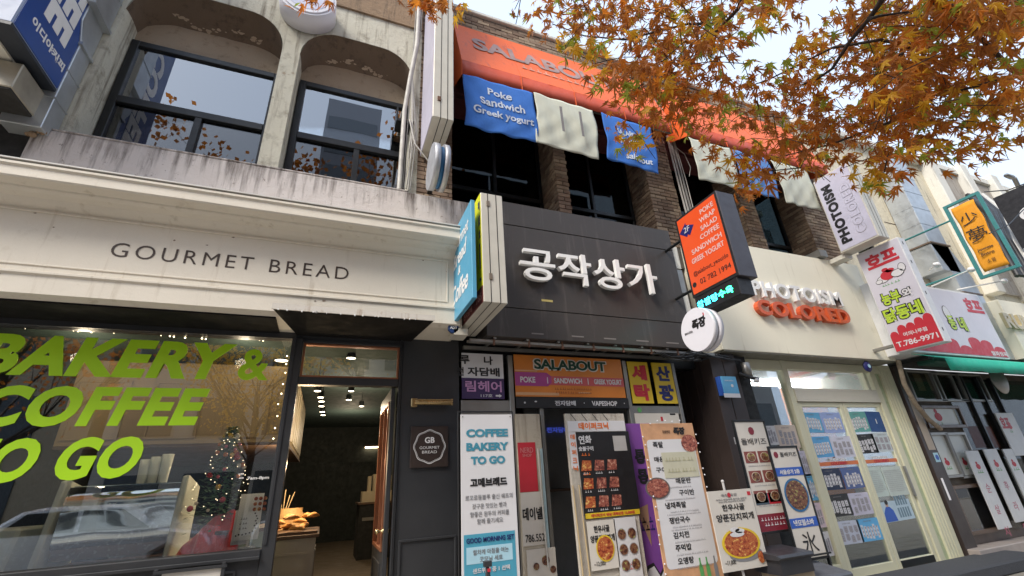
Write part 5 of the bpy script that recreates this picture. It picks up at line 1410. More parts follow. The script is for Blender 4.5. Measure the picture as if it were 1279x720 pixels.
bx('white_foot', paper, nb, n0[0] + .0, n1[0], -.283, -.28, n1[1] + .01, n1[1] + .06); link('logo', MB().fdisc(FY(-.281), (n0[0] + n1[0]) / 2 + .04, (n0[1] + n1[1]) / 2 + .02, .02, 0, .003, 14), paper, nb)
mb = MB(); bars(mb, FY(-.281), n0[0] + .05, n1[0] - .02, n0[1] - .06, .016, 1); link('fine_print', mb, paper, nb)

rd_ = thing('salad_lightbox', 'orange-red projecting lightbox listing poke, wrap, salad, coffee with a green and blue LED strip below', 'sign', (4.1, -1.1, 3.1))
XS = 3.90; ya, yb_ = -.76, -1.43
bx('cabinet', M('charcoal_cabinet', (.07, .065, .075), .4, .4, .15), rd_, XS, XS + .27, yb_ - .02, ya + .0, 3.33, 4.42, bev=.006)
bx('face_rim', black_print, rd_, XS - .006, XS, yb_ - .015, ya, 3.335, 4.415)
bx('red_face', redsign, rd_, XS - .010, XS - .006, yb_ + .01, ya - .03, 3.37, 4.385)
fr_ = FXm(XS - .0105)
text('lettering', M('pale_pink_lettering', (.66, .50, .48)), rd_, fr_, [('POKE', -yb_ - .05, 4.255, .062, None), ('WRAP', -yb_ - .05, 4.155, .062), ('SALAD', -yb_ - .05, 4.055, .062), ('COFFEE', -yb_ - .05, 3.955, .062), ('SANDWICH', -yb_ - .05, 3.84, .064), ('GREEK YOGURT', -yb_ - .05, 3.73, .064, .50)], al='R', bold=.012)
text('lettering', black_print, rd_, fr_, [('@salabout_yeouido', -yb_ - .04, 3.565, .070, .53), ('02 782 1994', -yb_ - .04, 3.45, .062, .46)], al='R')
link('phone_ring', MB().fdisc(fr_, -ya + .075, 3.48, .032, 0, .001, 16), black_print, rd_)
aw = [(.0, .0), (.09, .085), (.045, .085), (.045, .0)]
cxa, cza = -ya + .16, 4.20
link('arrow_print', MB().fprism(fr_, [(cxa - .13, cza - .0), (cxa - .0, cza + .09), (cxa - .0, cza + .06), (cxa + .12, cza + .0), (cxa + .03, cza - .10), (cxa - .0, cza - .07), (cxa - .02, cza - .10)], 0, .001), navy, rd_)
text('lettering', paper, rd_, FXm(XS - .0125), [('2F', cxa + .0, cza - .035, .07)], shear=.1)
bx('led_box', black_print, rd_, XS - .004, XS + .20, yb_ + .02, ya - .02, 3.13, 3.325, bev=.004)
frl = FXm(XS - .0045)
for i, ch in enumerate('찹쌀탕수육'):
    text('led_lettering', led_c if i < 3 else led_g, rd_, frl, [(ch, -ya + .09 + i * .108, 3.185, .085, .095)], bold=.02)
for z in (3.5, 4.2): link('bracket', MB().tube([(XS + .12, ya, z), (XS + .12, -.36, z)], .02, 8), alu_black, rd_)
ro = thing('round_restaurant_sign', 'round white sign with black brush lettering below the orange-red lightbox', 'sign', (3.9, -.8, 2.9))
yc, zc_ = -.80, 2.93
def dx(nm_, m, x0, x1, r, sm=48): return link(nm_, MB().fdisc(FXm(0), -yc, zc_, r, -x0, -x1, sm), m, ro)
dx('face_drum', signwhite, 3.80, 3.86, .25); dx('waist', alu_grey, 3.86, 3.885, .23); dx('rear_drum', signwhite, 3.885, 3.945, .25)
text('lettering', black_print, ro, FXm(3.799), [('족장', -yc + .05, zc_ + .0, .12, .22)], bold=.05, shear=.15)
text('lettering', black_print, ro, FXm(3.799), [('행복이시작되는', -yc - .13, zc_ - .02, .03, .13)], bold=.01)
bx('seal', red_print, ro, 3.797, 3.80, yc - .15, yc - .135, zc_ + .12, zc_ + .15)
link('bracket', MB().tube([(3.95, yc + .2, zc_), (4.05, -.36, zc_ - .05)], .015, 6), alu_black, ro)
cp = thing('strip_trunking', 'grey metal trunking up the edge of the anthracite sign beside the red lightbox', 'trunking', (4.2, -.3, 2.9))
for i in range(4): bx('section', far_conc if i % 2 else alu_grey, cp, 4.16, 4.26, -.33, -.2, 2.9 + i * .36, 3.24 + i * .36)

# ================================================================== 6. PHOTO BOOTH SHOP
ph = thing('photo_shop', 'cream photo booth shop with raised white and orange letters and cream-framed glass doors', 'shopfront', (6.8, 0, 0))
pcream = weathered('smooth_cream_render', (.80, .755, .62), (.55, .50, .38), .02, True, .6, .06, .8)
pgreen = M('pale_olive_cream_frame', (.60, .58, .42), .5, 0, .08, 2)
bx('signboard', pcream, ph, 4.68, 8.30, -.30, .10, 2.88, 4.58, bev=.006)
bx('drip_edge', M('drip_edge_metal', (.2, .19, .15)), ph, 4.70, 8.29, -.29, .10, 2.862, 2.879)  # thin strip under the board, darker than the cream
YL = -.38
pL = A(945, 360, YL)[0]; pR = A(1058, 372, YL)[0]
zb_w = zpx(1000, 368, YL) ; 
letters(white_paint, ph, FY(-.30), 'PHOTOISM', 5.46, 3.70, .25, 1.93, .03, 0, .07, space=1.12)
oL = A(951, 380, YL)[0]; oR = A(1066, 395, YL)[0]
letters(M('orange_letter', (.60, .10, .03), .4), ph, FY(-.30), 'COLORED', 5.46, 3.41, .235, 1.97, .035, 0, .07, space=1.12)
# door frames
for q in ((5.17, 5.27, 0, 2.88), (6.03, 6.13, 0, 2.88), (8.25, 8.56, 0, 2.88)): bx('door_post', pgreen, ph, q[0], q[1], -.03, .08, q[2], q[3], bev=.004)
bx('door_post', pgreen, ph, 7.98, 8.10, -.04, .06, 0.1, 2.75, bev=.004)
bx('side_panel', M('pale_green_glass', (.42, .48, .30), .3), ph, 8.10, 8.25, .0, .04, .12, 2.8)
for x in (8.30, 8.37, 8.44): bx('post_bead', pgreen, ph, x, x + .012, -.036, -.03, .1, 2.8)
for q in ((5.27, 6.03, 2.72, 2.86), (6.13, 8.25, 2.74, 2.86), (5.27, 6.03, .12, .30)): bx('rail', pgreen, ph, q[0], q[1], -.025, .07, q[2], q[3], bev=.004)
bx('transom_box', M('cream_transom', (.58, .55, .46), .5, 0, .05), ph, 6.13, 7.98, -.045, .07, 2.27, 2.46, bev=.004)
bx('transom_pane', glass_c, ph, 6.13, 7.98, .02, .026, 2.46, 2.74); bx('side_pane', glass_c, ph, 5.27, 6.03, .02, .026, .30, 2.72)
bx('mullion', pgreen, ph, 7.84, 7.90, -.02, .06, 2.46, 2.74)
for (x0, x1) in ((6.14, 7.09), (7.10, 7.97)):
    mb = MB()
    for q in ((x0, x0 + .07, .12, 2.265), (x1 - .07, x1, .12, 2.265), (x0 + .07, x1 - .07, 2.20, 2.265), (x0 + .07, x1 - .07, .12, .23)): mb.box(q[0], q[1], -.02, .02, q[2], q[3])
    d_ = link('door', mb, pgreen if x0 < 7 else pgreen, ph, .004)
    bx('pane', glass_c, d_, x0 + .07, x1 - .07, .0, .006, .23, 2.20)
bx('kick_plate', alu_black, ph, 7.17, 7.9, -.024, -.02, .13, .22)
bx('step', M('cream_step', (.5, .47, .38), .6), ph, 4.96, 8.6, -.14, .10, .0, .12, bev=.006)
bx('pull_handle', alu_grey, ph, 7.93, 7.955, -.06, -.03, .95, 1.35)
# interior
pi_ = thing('photo_shop_interior', 'bright white photo shop room with ceiling tubes and an orange wall', 'room', (6.8, 2, 0))
bx('ceiling', M('bright_ceiling', (.72, .73, .72), .8), pi_, 5.0, 8.6, .1, 4.4, 2.90, 2.95)
bx('back_wall', M('white_wall', (.62, .62, .60), .8), pi_, 5.0, 8.6, 4.3, 4.4, 0, 2.9)
bx('side_wall', M('white_wall', (.62, .62, .60), .8), pi_, 8.58, 8.62, .1, 4.3, 0, 2.9); bx('side_wall', M('white_wall', (.6, .6, .6)), pi_, 5.05, 5.1, .52, 4.3, 0, 2.9)
bx('floor', M('grey_floor', (.12, .12, .11), .5), pi_, 5.1, 8.58, .1, 4.3, 0, .11)
bx('orange_wall', M('orange_wall', (.70, .22, .02), .6), pi_, 7.53, 8.74, 1.2, 1.3, .11, 2.74)
bx('dark_partition', M('dark_mottled_panel', (.035, .035, .03), .8, 0, .8, 5, spec=.1), pi_, 5.62, 6.36, .35, .40, .11, 2.56)
bx('low_shade_wall', M('dark_olive', (.05, .05, .035), .6), pi_, 6.15, 8.5, .30, .35, .11, .82)  # dark sheet extended so the lower room looks shaded behind the doors
for (pa, pb, y) in (((927, 477), (1032, 478), 1.3),):
    a_, b_ = A(*pa, y), A(*pb, y)
    link('ceiling_tube', MB().box(a_[0], b_[0], y, y + .05, 2.80, 2.84), tube_w, pi_)
link('ceiling_tube', MB().box(8.0, 8.05, 1.2, 2.2, 2.80, 2.84), tube_w, pi_)
link('ceiling_tube', MB().box(6.6, 8.0, 3.0, 3.05, 2.80, 2.84), tube_w, pi_)
for (lx_, ly_) in ((5.7, 1.5), (7.0, 2.2), (8.0, 1.4)):
    al_ = bpy.data.lights.new('tube_light', 'POINT'); al_.energy = 14; al_.color = (.95, .98, 1); al_.shadow_soft_size = .15
    ao = bpy.data.objects.new('tube_light', al_); COL.objects.link(ao); ao.location = (lx_, ly_, 2.6)
# posters on the glass doors (x0, x1, z0, z1 by pixels)
def poster_cells(t, fr, x0, x1, z0, z1, style, seed):
    rg = random.Random(seed); W = x1 - x0; H = z1 - z0
    mb = MB(); cols_, rows2 = (6, 1) if style in ('strips',) else ((5, 2) if style == 'grid' else (4, 2))
    for r_ in range(rows2):
        for c_ in range(cols_):
            cx_ = x0 + W * (.10 + .80 * (c_ + .5) / cols_); cz_ = z0 + H * (.12 + .62 * (r_ + .5) / rows2)
            hw = W * .80 / cols_ * .36; hh = H * .62 / rows2 * .42; ti = rg.uniform(-.02, .02)
            mb.fbox(fr, cx_ - hw, cx_ + hw, cz_ - hh + ti, cz_ + hh + ti, .0012, .002)
    link('photo_strips', mb, {'w': paper, 'k': black_print, 'b': blue_print, 'g': mid_print}['w' if style in ('strips', 'grid') else 'g'], t)
    mb = MB()
    for r_ in range(rows2):
        for c_ in range(cols_):
            cx_ = x0 + W * (.10 + .80 * (c_ + .5) / cols_); cz_ = z0 + H * (.12 + .62 * (r_ + .5) / rows2)
            for q in range(3):
                hh = H * .62 / rows2 * .42; zz = cz_ - hh + (q + .5) * 2 * hh / 3
                mb.fdisc(fr, cx_ + rg.uniform(-.003, .003), zz, W * .80 / cols_ * .17, .0022, .003, 7, hh / 3 * .62)
    link('tiny_faces', mb, M('tiny_photo', (.30, .27, .30), .5, 0, .5, 60), t)
    mb = MB(); bars(mb, fr, x0 + W * .3, x1 - W * .3, z1 - H * .14, H * .06, 1, seed=seed); link('title', mb, grey_print if style != 'dark' else paper, t)
PO = [ # px left, right, top, bottom at slanted quad centre ; material ; style ; label ; depth
 (1004, 1028, 515, 541, sky_print, 'strips', 'blue-bordered photo strip poster, top left on the sliding door'),
 (1028, 1054, 515, 541, M('periwinkle', (.28, .36, .62)), 'strips', 'periwinkle photo strip poster, top right on the left door'),
 (1016, 1041, 545, 572, M('azure', (.10, .33, .60)), 'strips', 'azure poster with a white photo grid, second row of the left door'),
 (1040, 1068, 545, 572, M('pale_lilac_poster', (.55, .55, .64)), 'figure', 'pale lilac poster with a standing figure, second row of the left door'),
 (1024, 1054, 585, 613, M('night_blue_poster', (.02, .03, .07)), 'strips', 'near-black poster with a blue arc and photo strips, third row of the left door'),
 (1054, 1079, 583, 611, M('steel_blue_poster', (.08, .12, .28)), 'strips', 'slate blue poster with black and white photo strips, third row of the left door'),
 (1035, 1065, 617, 646, M('charcoal_poster', (.03, .03, .03)), 'grid', 'charcoal poster with a grid of small portraits, fourth row of the left door'),
 (1063, 1090, 615, 644, M('lavender_poster', (.52, .50, .60)), 'figure', 'lavender poster of slim photo columns, fourth row of the left door'),
 (1046, 1078, 650, 681, M('mist_poster', (.48, .51, .60)), 'figure', 'misty blue-white poster with a figure, bottom row of the left door'),
 (1074, 1102, 647, 677, M('sky_cloud_poster', (.12, .40, .68)), 'strips', 'sky blue poster with tilted photo strips, bottom right of the left door'),
]
for (a, b, c, d, m, stl, lab) in PO:
    cx1, cz1 = (a + b) / 2, (c + d) / 2
    x0 = A(a, cz1, -.022)[0]; x1 = A(b, cz1, -.022)[0]; z1 = A(cx1, c, -.022)[1]; z0 = A(cx1, d, -.022)[1]
    t = thing('photo_poster', lab, 'poster', ((x0 + x1) / 2, -.022, z0), 'posters taped inside the photo shop glass')
    t.rotation_euler = (0, random.uniform(-.022, .022), 0); bx('sheet', m, t, x0 + .006, x1 - .006, -.012, -.008, z0 + .004, z1 - .004)
    poster_cells(t, FY(-.0125), x0, x1, z0, z1, stl, int(a))
PO2 = [
 (1062, 1086, 514, 540, M('aqua_green_poster', (.12, .35, .32)), 'strips', 'aqua green photo strip poster, top left on the right door'),
 (1085, 1106, 514, 540, M('ocean_poster', (.02, .07, .22)), 'none', 'dark ocean blue poster with a tiny figure, top of the right door'),
 (1071, 1096, 542, 567, M('black_poster', (.015, .015, .015)), 'grid', 'black poster with two rows of photo strips, second row of the right door'),
 (1092, 1120, 540, 565, M('white_grid_poster', (.50, .56, .58)), 'figure', 'white poster with a grid of small photos, second row of the right door'),
 (1082, 1107, 583, 622, M('mint_white_poster', (.46, .54, .50)), 'text', 'pale mint text poster, left of a pair on the right door'),
 (1107, 1135, 582, 620, M('mint_paper_poster', (.48, .54, .50)), 'text', 'pale mint text poster, right of a pair on the right door'),
 (1098, 1142, 625, 652, M('ice_blue_poster', (.42, .54, .62)), 'singer', 'wide ice blue poster with a person in a blue jacket, lowest on the right door'),
]
for (a, b, c, d, m, stl, lab) in PO2:
    cx1, cz1 = (a + b) / 2, (c + d) / 2
    x0 = A(a, cz1, -.02)[0]; x1 = A(b, cz1, -.02)[0]; z1 = A(cx1, c, -.02)[1]; z0 = A(cx1, d, -.02)[1]
    t = thing('photo_poster', lab, 'poster', ((x0 + x1) / 2, -.022, z0), 'posters taped inside the photo shop glass')
    t.rotation_euler = (0, random.uniform(-.022, .022), 0); bx('sheet', m, t, x0 + .006, x1 - .006, -.012, -.008, z0 + .004, z1 - .004)
    f_ = FY(-.0125)
    if stl in ('strips', 'grid', 'figure'): poster_cells(t, f_, x0, x1, z0, z1, stl, int(a))
    elif stl == 'text':
        mb = MB()
        for i in range(12): bars(mb, f_, x0 + .03, x1 - .03, z1 - .06 - i * (z1 - z0 - .1) / 12, .012, 1, seed=i + int(a), al='L')
        link('fine_print', mb, mid_print, t)
    elif stl == 'singer':
        xm = x0 + (x1 - x0) * .30; zm = z0
        link('figure_print', MB().fprism(f_, [(xm - .13, zm + .01), (xm + .13, zm + .01), (xm + .10, zm + .14), (xm + .04, zm + .19), (xm - .04, zm + .19), (xm - .11, zm + .12)], .001, .002), blue_print, t)
        link('figure_print', MB().fdisc(f_, xm, zm + .225, .032, .001, .002, 12, .04), M('skin_print', (.5, .33, .25)), t)
        link('figure_print', MB().fdisc(f_, xm, zm + .245, .036, .002, .003, 12, .03), black_print, t)
        mb = MB()
        for i in range(2):
            for c_ in range(5): mb.fbox(f_, xm + .20 + c_ * .055, xm + .235 + c_ * .055, z0 + .04 + i * .15, z0 + .16 + i * .15, .001, .002)
        link('photo_strips', mb, M('slate_print', (.14, .22, .28)), t)
    else: link('figure_print', MB().fbox(f_, (x0 + x1) / 2 - .01, (x0 + x1) / 2 + .01, (z0 + z1) / 2 - .03, (z0 + z1) / 2 + .04, .001, .002), paper, t)
# door band with small name
for (a, b, zt) in ((6.21, 7.02, 1), (7.17, 7.90, 1)):
    z0 = zpx(1055, 581, -.02) if a < 7 else zpx(1105, 578, -.02)
    bx('orange_band', M('orange_band', (.60, .16, .05), .5), ph, a, b, -.008, -.004, z0, z0 + .05)
    text('band_lettering', paper, ph, FY(-.009), [('PHOTOISM', (a + b) / 2, z0 + .055, .035, .34)], bold=.05); text('band_lettering', red_print, ph, FY(-.009), [('COLORED', (a + b) / 2, z0 + .008, .035, .34)], bold=.05)
# posters in the side window
PO3 = [(956, 972, 532, 556, paper, 'figure', 'white photo strip poster high in the side window of the photo shop'), (972, 998, 531, 560, M('orange_edge_poster', (.60, .50, .42)), 'figure', 'white poster with black figures and orange edge in the side window'),
       (1000, 1012, 563, 595, M('lavender_poster', (.52, .50, .60)), 'figure', 'narrow lavender poster behind the noodle banner'), (1006, 1022, 592, 626, sky_print, 'strips', 'sky blue poster behind the noodle banner'), (1016, 1030, 628, 660, M('rose_poster', (.60, .48, .54)), 'figure', 'pale rose poster behind the noodle banner'), (1027, 1040, 664, 696, paper, 'figure', 'white poster with a black sketch, lowest in the side window')]
for (a, b, c, d, m, stl, lab) in PO3:
    cx1, cz1 = (a + b) / 2, (c + d) / 2
    x0 = A(a, cz1, .0)[0]; x1 = A(b, cz1, .0)[0]; z1 = A(cx1, c, .0)[1]; z0 = A(cx1, d, .0)[1]
    t = thing('photo_poster', lab, 'poster', ((x0 + x1) / 2, .0, z0), 'posters taped inside the photo shop glass')
    bx('sheet', m, t, x0, x1, .008, .012, z0, z1); poster_cells(t, FY(.0075), x0, x1, z0, z1, stl, int(a))
# camera, blue dome
cm = thing('security_camera', 'grey cylindrical security camera and bracket beside the brown pillar', 'camera', (5.1, -.3, 2.6))
c0_, c1_ = A(933, 462, -.25)
link('body', MB().lathe((c0_, -.25, c1_ - .10), [(0, 0), (.055, 0), (.055, .19), (0, .20)], 16), alu_grey, cm)
link('arm', MB().tube([(c0_ - .12, -.22, c1_ - .05), (c0_ - .03, -.3, c1_ - .12), (c0_ + .06, -.34, c1_ - .14)], .022, 8), cord_m, cm)
link('lens', MB().ball((c0_ + .03, -.33, c1_ - .16), .035), M('lens_white', (.7, .7, .7), .2), cm)
db = thing('blue_dome_badge', 'dark blue round security badge under the right end of the cream signboard', 'badge', (7.6, -.3, 2.75))
d0, d1 = A(1084, 458, -.26); link('badge', MB().lathe((d0, -.26, d1), [(0, -.02), (.075, -.015), (.085, .0), (.06, .03), (0, .04)], 20, 'y'), navy, db); link('mark', MB().fdisc(FY(-.285), d0 + .0, d1, .03, 0, .004, 12), skyl_print, db)

# ---- wheeled banner frames (noodle restaurant)
def std(p0, p1, q0, q1, Y): 
    cxp, czp = (p0 + p1) / 2, (q0 + q1) / 2
    return A(p0, czp, Y)[0], A(p1, czp, Y)[0], A(cxp, q1, Y)[1], A(cxp, q0, Y)[1]
x0, x1, z0, z1 = std(934, 972, 527, 665, -.55)
nb1 = banner_frame('noodle_menu_stand', 'black-framed stand with rows of small dish photos and a maroon footer', 'banner', x0, x1, z0, z1, -.55, paper_warm, .01, alu_black, .022)
fn = FY(-.551); W = x1 - x0; cxn = (x0 + x1) / 2
link('emblem', MB().fprism(fn, [(cxn + .045 * math.cos(i * math.pi / 4), z1 - .10 + .045 * math.sin(i * math.pi / 4)) for i in range(8)], .001, .002), maroon_print, nb1)
text('lettering', black_print, nb1, fn, [('돌배키즈', cxn, z1 - .25, .07, W * .85)], bold=.0)
for r_ in range(3):
    for c_ in range(2):
        xx = x0 + W * (.27 + .46 * c_); zz = z1 - .38 - r_ * .20
        bx('dish_photo', maroon_print if False else M('dish_ground', (.22, .06, .05)), nb1, xx - W * .2, xx + W * .2, -.5525, -.551, zz - .06, zz + .06)
        scatter_food(nb1, FY(-.5526), xx, zz, W * .14, .048, food_mix, M('dish_rim', (.55, .45, .35)))
mbb = MB()
for r_ in range(3): bars(mbb, fn, x0 + .03, x1 - .03, z1 - .475 - r_ * .20, .016, 1, seed=r_)
link('fine_print', mbb, mid_print, nb1)
bx('coupon', red_print, nb1, cxn, x1 - .03, -.5525, -.551, z0 + .25, z0 + .36); bx('coupon', M('slate', (.06, .09, .12)), nb1, x0 + .03, cxn, -.5525, -.551, z0 + .25, z0 + .36)
bx('footer', maroon_print, nb1, x0, x1, -.5525, -.551, z0, z0 + .16)
mbb = MB(); bars(mbb, FY(-.5527), x0 + .04, x1 - .03, z0 + .10, .03, 2, .05, seed=5); link('fine_print', mbb, paper, nb1)
for x in (x0 - .01, x1 + .01): bx('leg', alu_black, nb1, x - .01, x + .01, -.56, -.53, 0, z0)
x0, x1, z0, z1 = std(980, 1015, 559, 700, -.62)
nb2 = banner_frame('cold_noodle_stand', 'black-framed stand with a large noodle bowl, blue bands and a brush-drawn ice character', 'banner', x0, x1, z0, z1, -.62, paper_warm, .01, alu_black, .022)
fn = FY(-.621); W = x1 - x0; cxn = (x0 + x1) / 2; H = z1 - z0
link('emblem', MB().fprism(fn, [(x0 + W * .17 + .035 * math.cos(i * math.pi / 4), z1 - .07 + .035 * math.sin(i * math.pi / 4)) for i in range(8)], .001, .002), maroon_print, nb2)
text('lettering', black_print, nb2, fn, [('돌배키즈', x0 + W * .63, z1 - .095, .05, W * .62)])
bx('blue_band', blue_print, nb2, x0, x1, -.6225, -.621, z1 - H * .27, z1 - H * .19); text('lettering', paper, nb2, FY(-.6227), [('서울상가 2층', cxn, z1 - H * .255, H * .045, W * .74)], bold=.03)
scatter_food(nb2, fn, cxn + .01, z1 - H * .45, W * .43, H * .155, food_mix, M('blue_rim', (.2, .24, .42)))
bx('blue_band', blue_print, nb2, x0 + .01, x1, -.6225, -.621, z1 - H * .74, z1 - H * .655); text('lettering', paper, nb2, FY(-.6227), [('냉모밀소바', cxn, z1 - H * .725, H * .055, W * .72)], bold=.03)
text('lettering', black_print, nb2, fn, [('氷', cxn + .01, z0 + H * .03, H * .19, W * .52)], bold=.0)
for x in (x0 - .01, x1 + .01): bx('leg', alu_black, nb2, x - .01, x + .01, -.63, -.60, 0, z0)
bx('bracket_bar', alu_black, nb2, x0 - .3, x1 + .02, -.66, -.64, z0 + .02, z0 + .035)
# black lidded box, crate, grey box
x0, x1, z0, z1 = std(958, 1004, 682, 703, -.85)
k_ = thing('black_lidded_box', 'black plastic lidded box beside the noodle stands', 'box', ((x0 + x1) / 2, -.85, z0))
link('lid', MB().fprism(FXm(x0), [(.62, z1 - .02), (.98, z1 - .05), (.98, z0 + .04), (.62, z0 + .04)], 0, -(x1 - x0)), M('black_plastic', (.03, .03, .034), .35, 0, .2), k_, .02)
bx('tub', M('black_plastic', (.03, .03, .034), .35), k_, x0 + .03, x1 - .03, -.95, -.64, z0 - .08, z0 + .04)
bx('cardboard', M('cardboard', (.38, .30, .20), .85, 0, .3, 12, .3), k_, x0 + .08, x1 - .02, -.93, -.66, z0 - .35, z0 - .08)
k2_ = thing('grey_slant_box', 'grey sloping plastic cover near the bottom edge right of the black box', 'box', (6.0, -.9, 0))
x0, x1, z0, z1 = std(1005, 1050, 706, 735, -.8)
link('cover', MB().fprism(FXm(x0), [(.55, z1), (.95, z1 - .06), (.95, 0), (.55, 0)], 0, -(x1 - x0)), M('grey_plastic', (.09, .095, .11), .5), k2_, .015)

# projecting lilac photo sign
p1s = thing('lilac_photo_sign', 'lilac projecting sign with PHOTOISM in bold black and COLORED outlined, both reading downwards', 'sign', (7.6, -.8, 4.58))
XP = 7.5
bx('cabinet', signcream, p1s, XP, XP + .26, -1.14, -.55, 4.57, 5.98, bev=.006)
bx('face', lilac_m, p1s, XP - .006, XP, -1.12, -.57, 4.60, 5.96)
for x in (XP + .09, XP + .17): bx('groove', void_m, p1s, x, x + .006, -1.142, -.56, 4.575, 5.982)
frd = F((XP - .0065, 0, 0), (0, 0, 1), (0, 1, 0))      # reads upwards, glyph tops towards the wall
text('lettering', black_print, p1s, frd, [('PHOTOISM', 5.24, -.79, .165, 1.10)], bold=.06, space=1.12)
mbo = MB()
text('outline_lettering', mid_print, p1s, frd, [('COLORED', 5.20, -1.04, .155, .92)], bold=.065, space=1.14)
text('outline_fill', lilac_m, p1s, F((XP - .0095, 0, 0), (0, 0, 1), (0, 1, 0)), [('COLORED', 5.20, -1.035, .145, .908)], bold=.045, space=1.14)
bx('bracket', signcream, p1s, XP + .05, XP + .25, -.56, -.10, 4.50, 4.57)
bx('wall_box', alu_grey, ph, 7.30, 7.48, -.36, -.1, 4.60, 4.72)

# ================================================================== 7. HOF PUB: projecting sign, fascia, awning, front
hs = thing('pub_projecting_sign', 'pale projecting pub sign with red and lime Korean lettering, chicken drawing and phone 786-9971', 'sign', (7.8, -.9, 2.9))
XH = 7.75; hy0, hy1 = -.615, -1.235; hz0, hz1 = 2.89, 4.54
bx('cabinet', M('white_cabinet', (.68, .68, .68), .4), hs, XH, XH + .16, hy1, hy0, hz0, hz1, bev=.006)
bx('face', M('pale_mauve_face', (.56, .54, .60), .4, 0, .04), hs, XH - .006, XH, hy1 + .015, hy0 - .015, hz0 + .015, hz1 - .015)
fh = FXm(XH - .0065)
text('lettering', red_print, hs, fh, [('호프', .93, 4.21, .23, .45)], bold=.05)
cz = 4.04; ca = .92
def blob(cx_, cz_, a, b, m, c0, nm_='drawing'): link(nm_, MB().fdisc(fh, cx_, cz_, a, c0, c0 + .001, 20, b), m, hs)
blob(ca - .08, cz - .04, .085, .06, black_print, .001); blob(ca - .08, cz - .04, .077, .052, paper, .002)
blob(ca + .0, cz + .0, .10, .075, red_print, .003); blob(ca - .01, cz + .09, .045, .03, red_print, .003); blob(ca + .05, cz + .06, .06, .03, red_print, .003)
blob(ca + .13, cz - .02, .09, .06, black_print, .0035); blob(ca + .13, cz - .02, .082, .052, paper, .0045); blob(ca + .21, cz + .04, .05, .07, black_print, .0035); blob(ca + .21, cz + .04, .043, .062, paper, .0045)
blob(ca - .14, cz - .06, .05, .035, black_print, .003); blob(ca - .14, cz - .06, .043, .029, paper, .004)
mbb = MB(); bars(mbb, fh, ca - .16, ca + .16, cz - .15, .03, 1); link('fine_print', mbb, green_print, hs)
for (s_, a, b, h_, w_, m) in (('농부', .84, 3.60, .19, .25, lime_print), ('와', 1.06, 3.63, .13, .13, paper), ('닭동네', .91, 3.34, .21, .50, lime_print)):
    text('lettering_outline', black_print, hs, fh, [(s_, a, b - .012, h_ + .024, w_ + .03)], bold=.10); text('lettering', m, hs, fh, [(s_, a, b, h_, w_)], bold=.035, c0=.003)
def hills(f_, x0, x1, z0, zs, seed, m, par, c0=.001):
    P = [(x0, z0), (x1, z0)]; n = len(zs)
    for i in range(n - 1, -1, -1):
        xa = x0 + (x1 - x0) * i / n; xb = x0 + (x1 - x0) * (i + 1) / n
        for q in range(6, -1, -1): a = math.pi * q / 6; P.append(((xa + xb) / 2 - (xb - xa) / 2 * math.cos(a) * .999, zs[i] + .07 * math.sin(a)))
    link('red_hills', MB().fprism(f_, P, c0, c0 + .001), m, par)
hills(fh, -hy0 + .016, -hy1 - .016, hz0 + .016, [3.13, 3.20, 3.20, 3.24, 3.26], 1, red_print, hs, .0005)
text('lettering', paper, hs, fh, [('여의나루점', .95, 3.09, .06, .30), ('T.786-9971', .93, 2.96, .08, .52)], bold=.02, c0=.002)
for z in (3.05, 3.6, 4.1, 4.42): bx('clip', cord_m, hs, XH + .06, XH + .075, hy1 - .003, hy1, z, z + .05)
bx('bracket', alu_grey, hs, XH + .05, XH + .12, hy0, -.0, 3.0, 3.04)

hf = thing('pub_shopfront', 'pub front with pale and red printed fascia, green awning edge and dark timber windows', 'shopfront', (10.5, 0, 0))
fa0 = 8.62; fa1 = A(1258, 440, -.62)[0]; FYh = -.62
fzt = A(1190, 363, FYh)[1]; fzb = 2.93
bx('fascia_box', M('white_cabinet', (.66, .66, .66)), hf, fa0 - .5, fa1, FYh, .0, fzb, fzt, bev=.01)
bx('fascia_face', M('pale_mauve_face', (.56, .54, .60)), hf, fa0 - .48, fa1 - .04, FYh - .004, FYh, fzb + .03, fzt - .04)
ff_ = FY(FYh - .005)
text('fascia_lettering', red_print, hf, ff_, [('호프', A(1217, 385, FYh)[0], A(1217, 391, FYh)[1], .28, .55)], bold=.05)
hh = fzt - fzb
hills(ff_, fa0 - .47, fa1 - .05, fzb + .035, [fzb + .10, fzb + .30, fzb + .32, fzb + .22, fzb + .12, fzb + .28, fzb + .25, fzb + .15], 2, red_print, hf)
for (s_, pa, pb, w_) in (('동', 1193, 412, .2), ('네', 1206, 414, .2)):
    x, z = A(pa, pb, FYh); text('lettering_outline', black_print, hf, ff_, [(s_, x, z - .01, .27, w_ + .04)], bold=.10, c0=.003); text('lettering', lime_print, hf, ff_, [(s_, x, z, .25, w_)], bold=.03, c0=.005)
x, z = A(1184, 395, FYh); link('drawing', MB().fdisc(ff_, x, z + .05, .10, .003, .004, 18, .14), black_print, hf); link('drawing', MB().fdisc(ff_, x, z + .05, .088, .005, .006, 18, .128), paper, hf)
text('lettering', paper, hf, ff_, [('월화정육', A(1245, 436, FYh)[0], fzb + .05, .08, .5)], bold=.02, c0=.003)
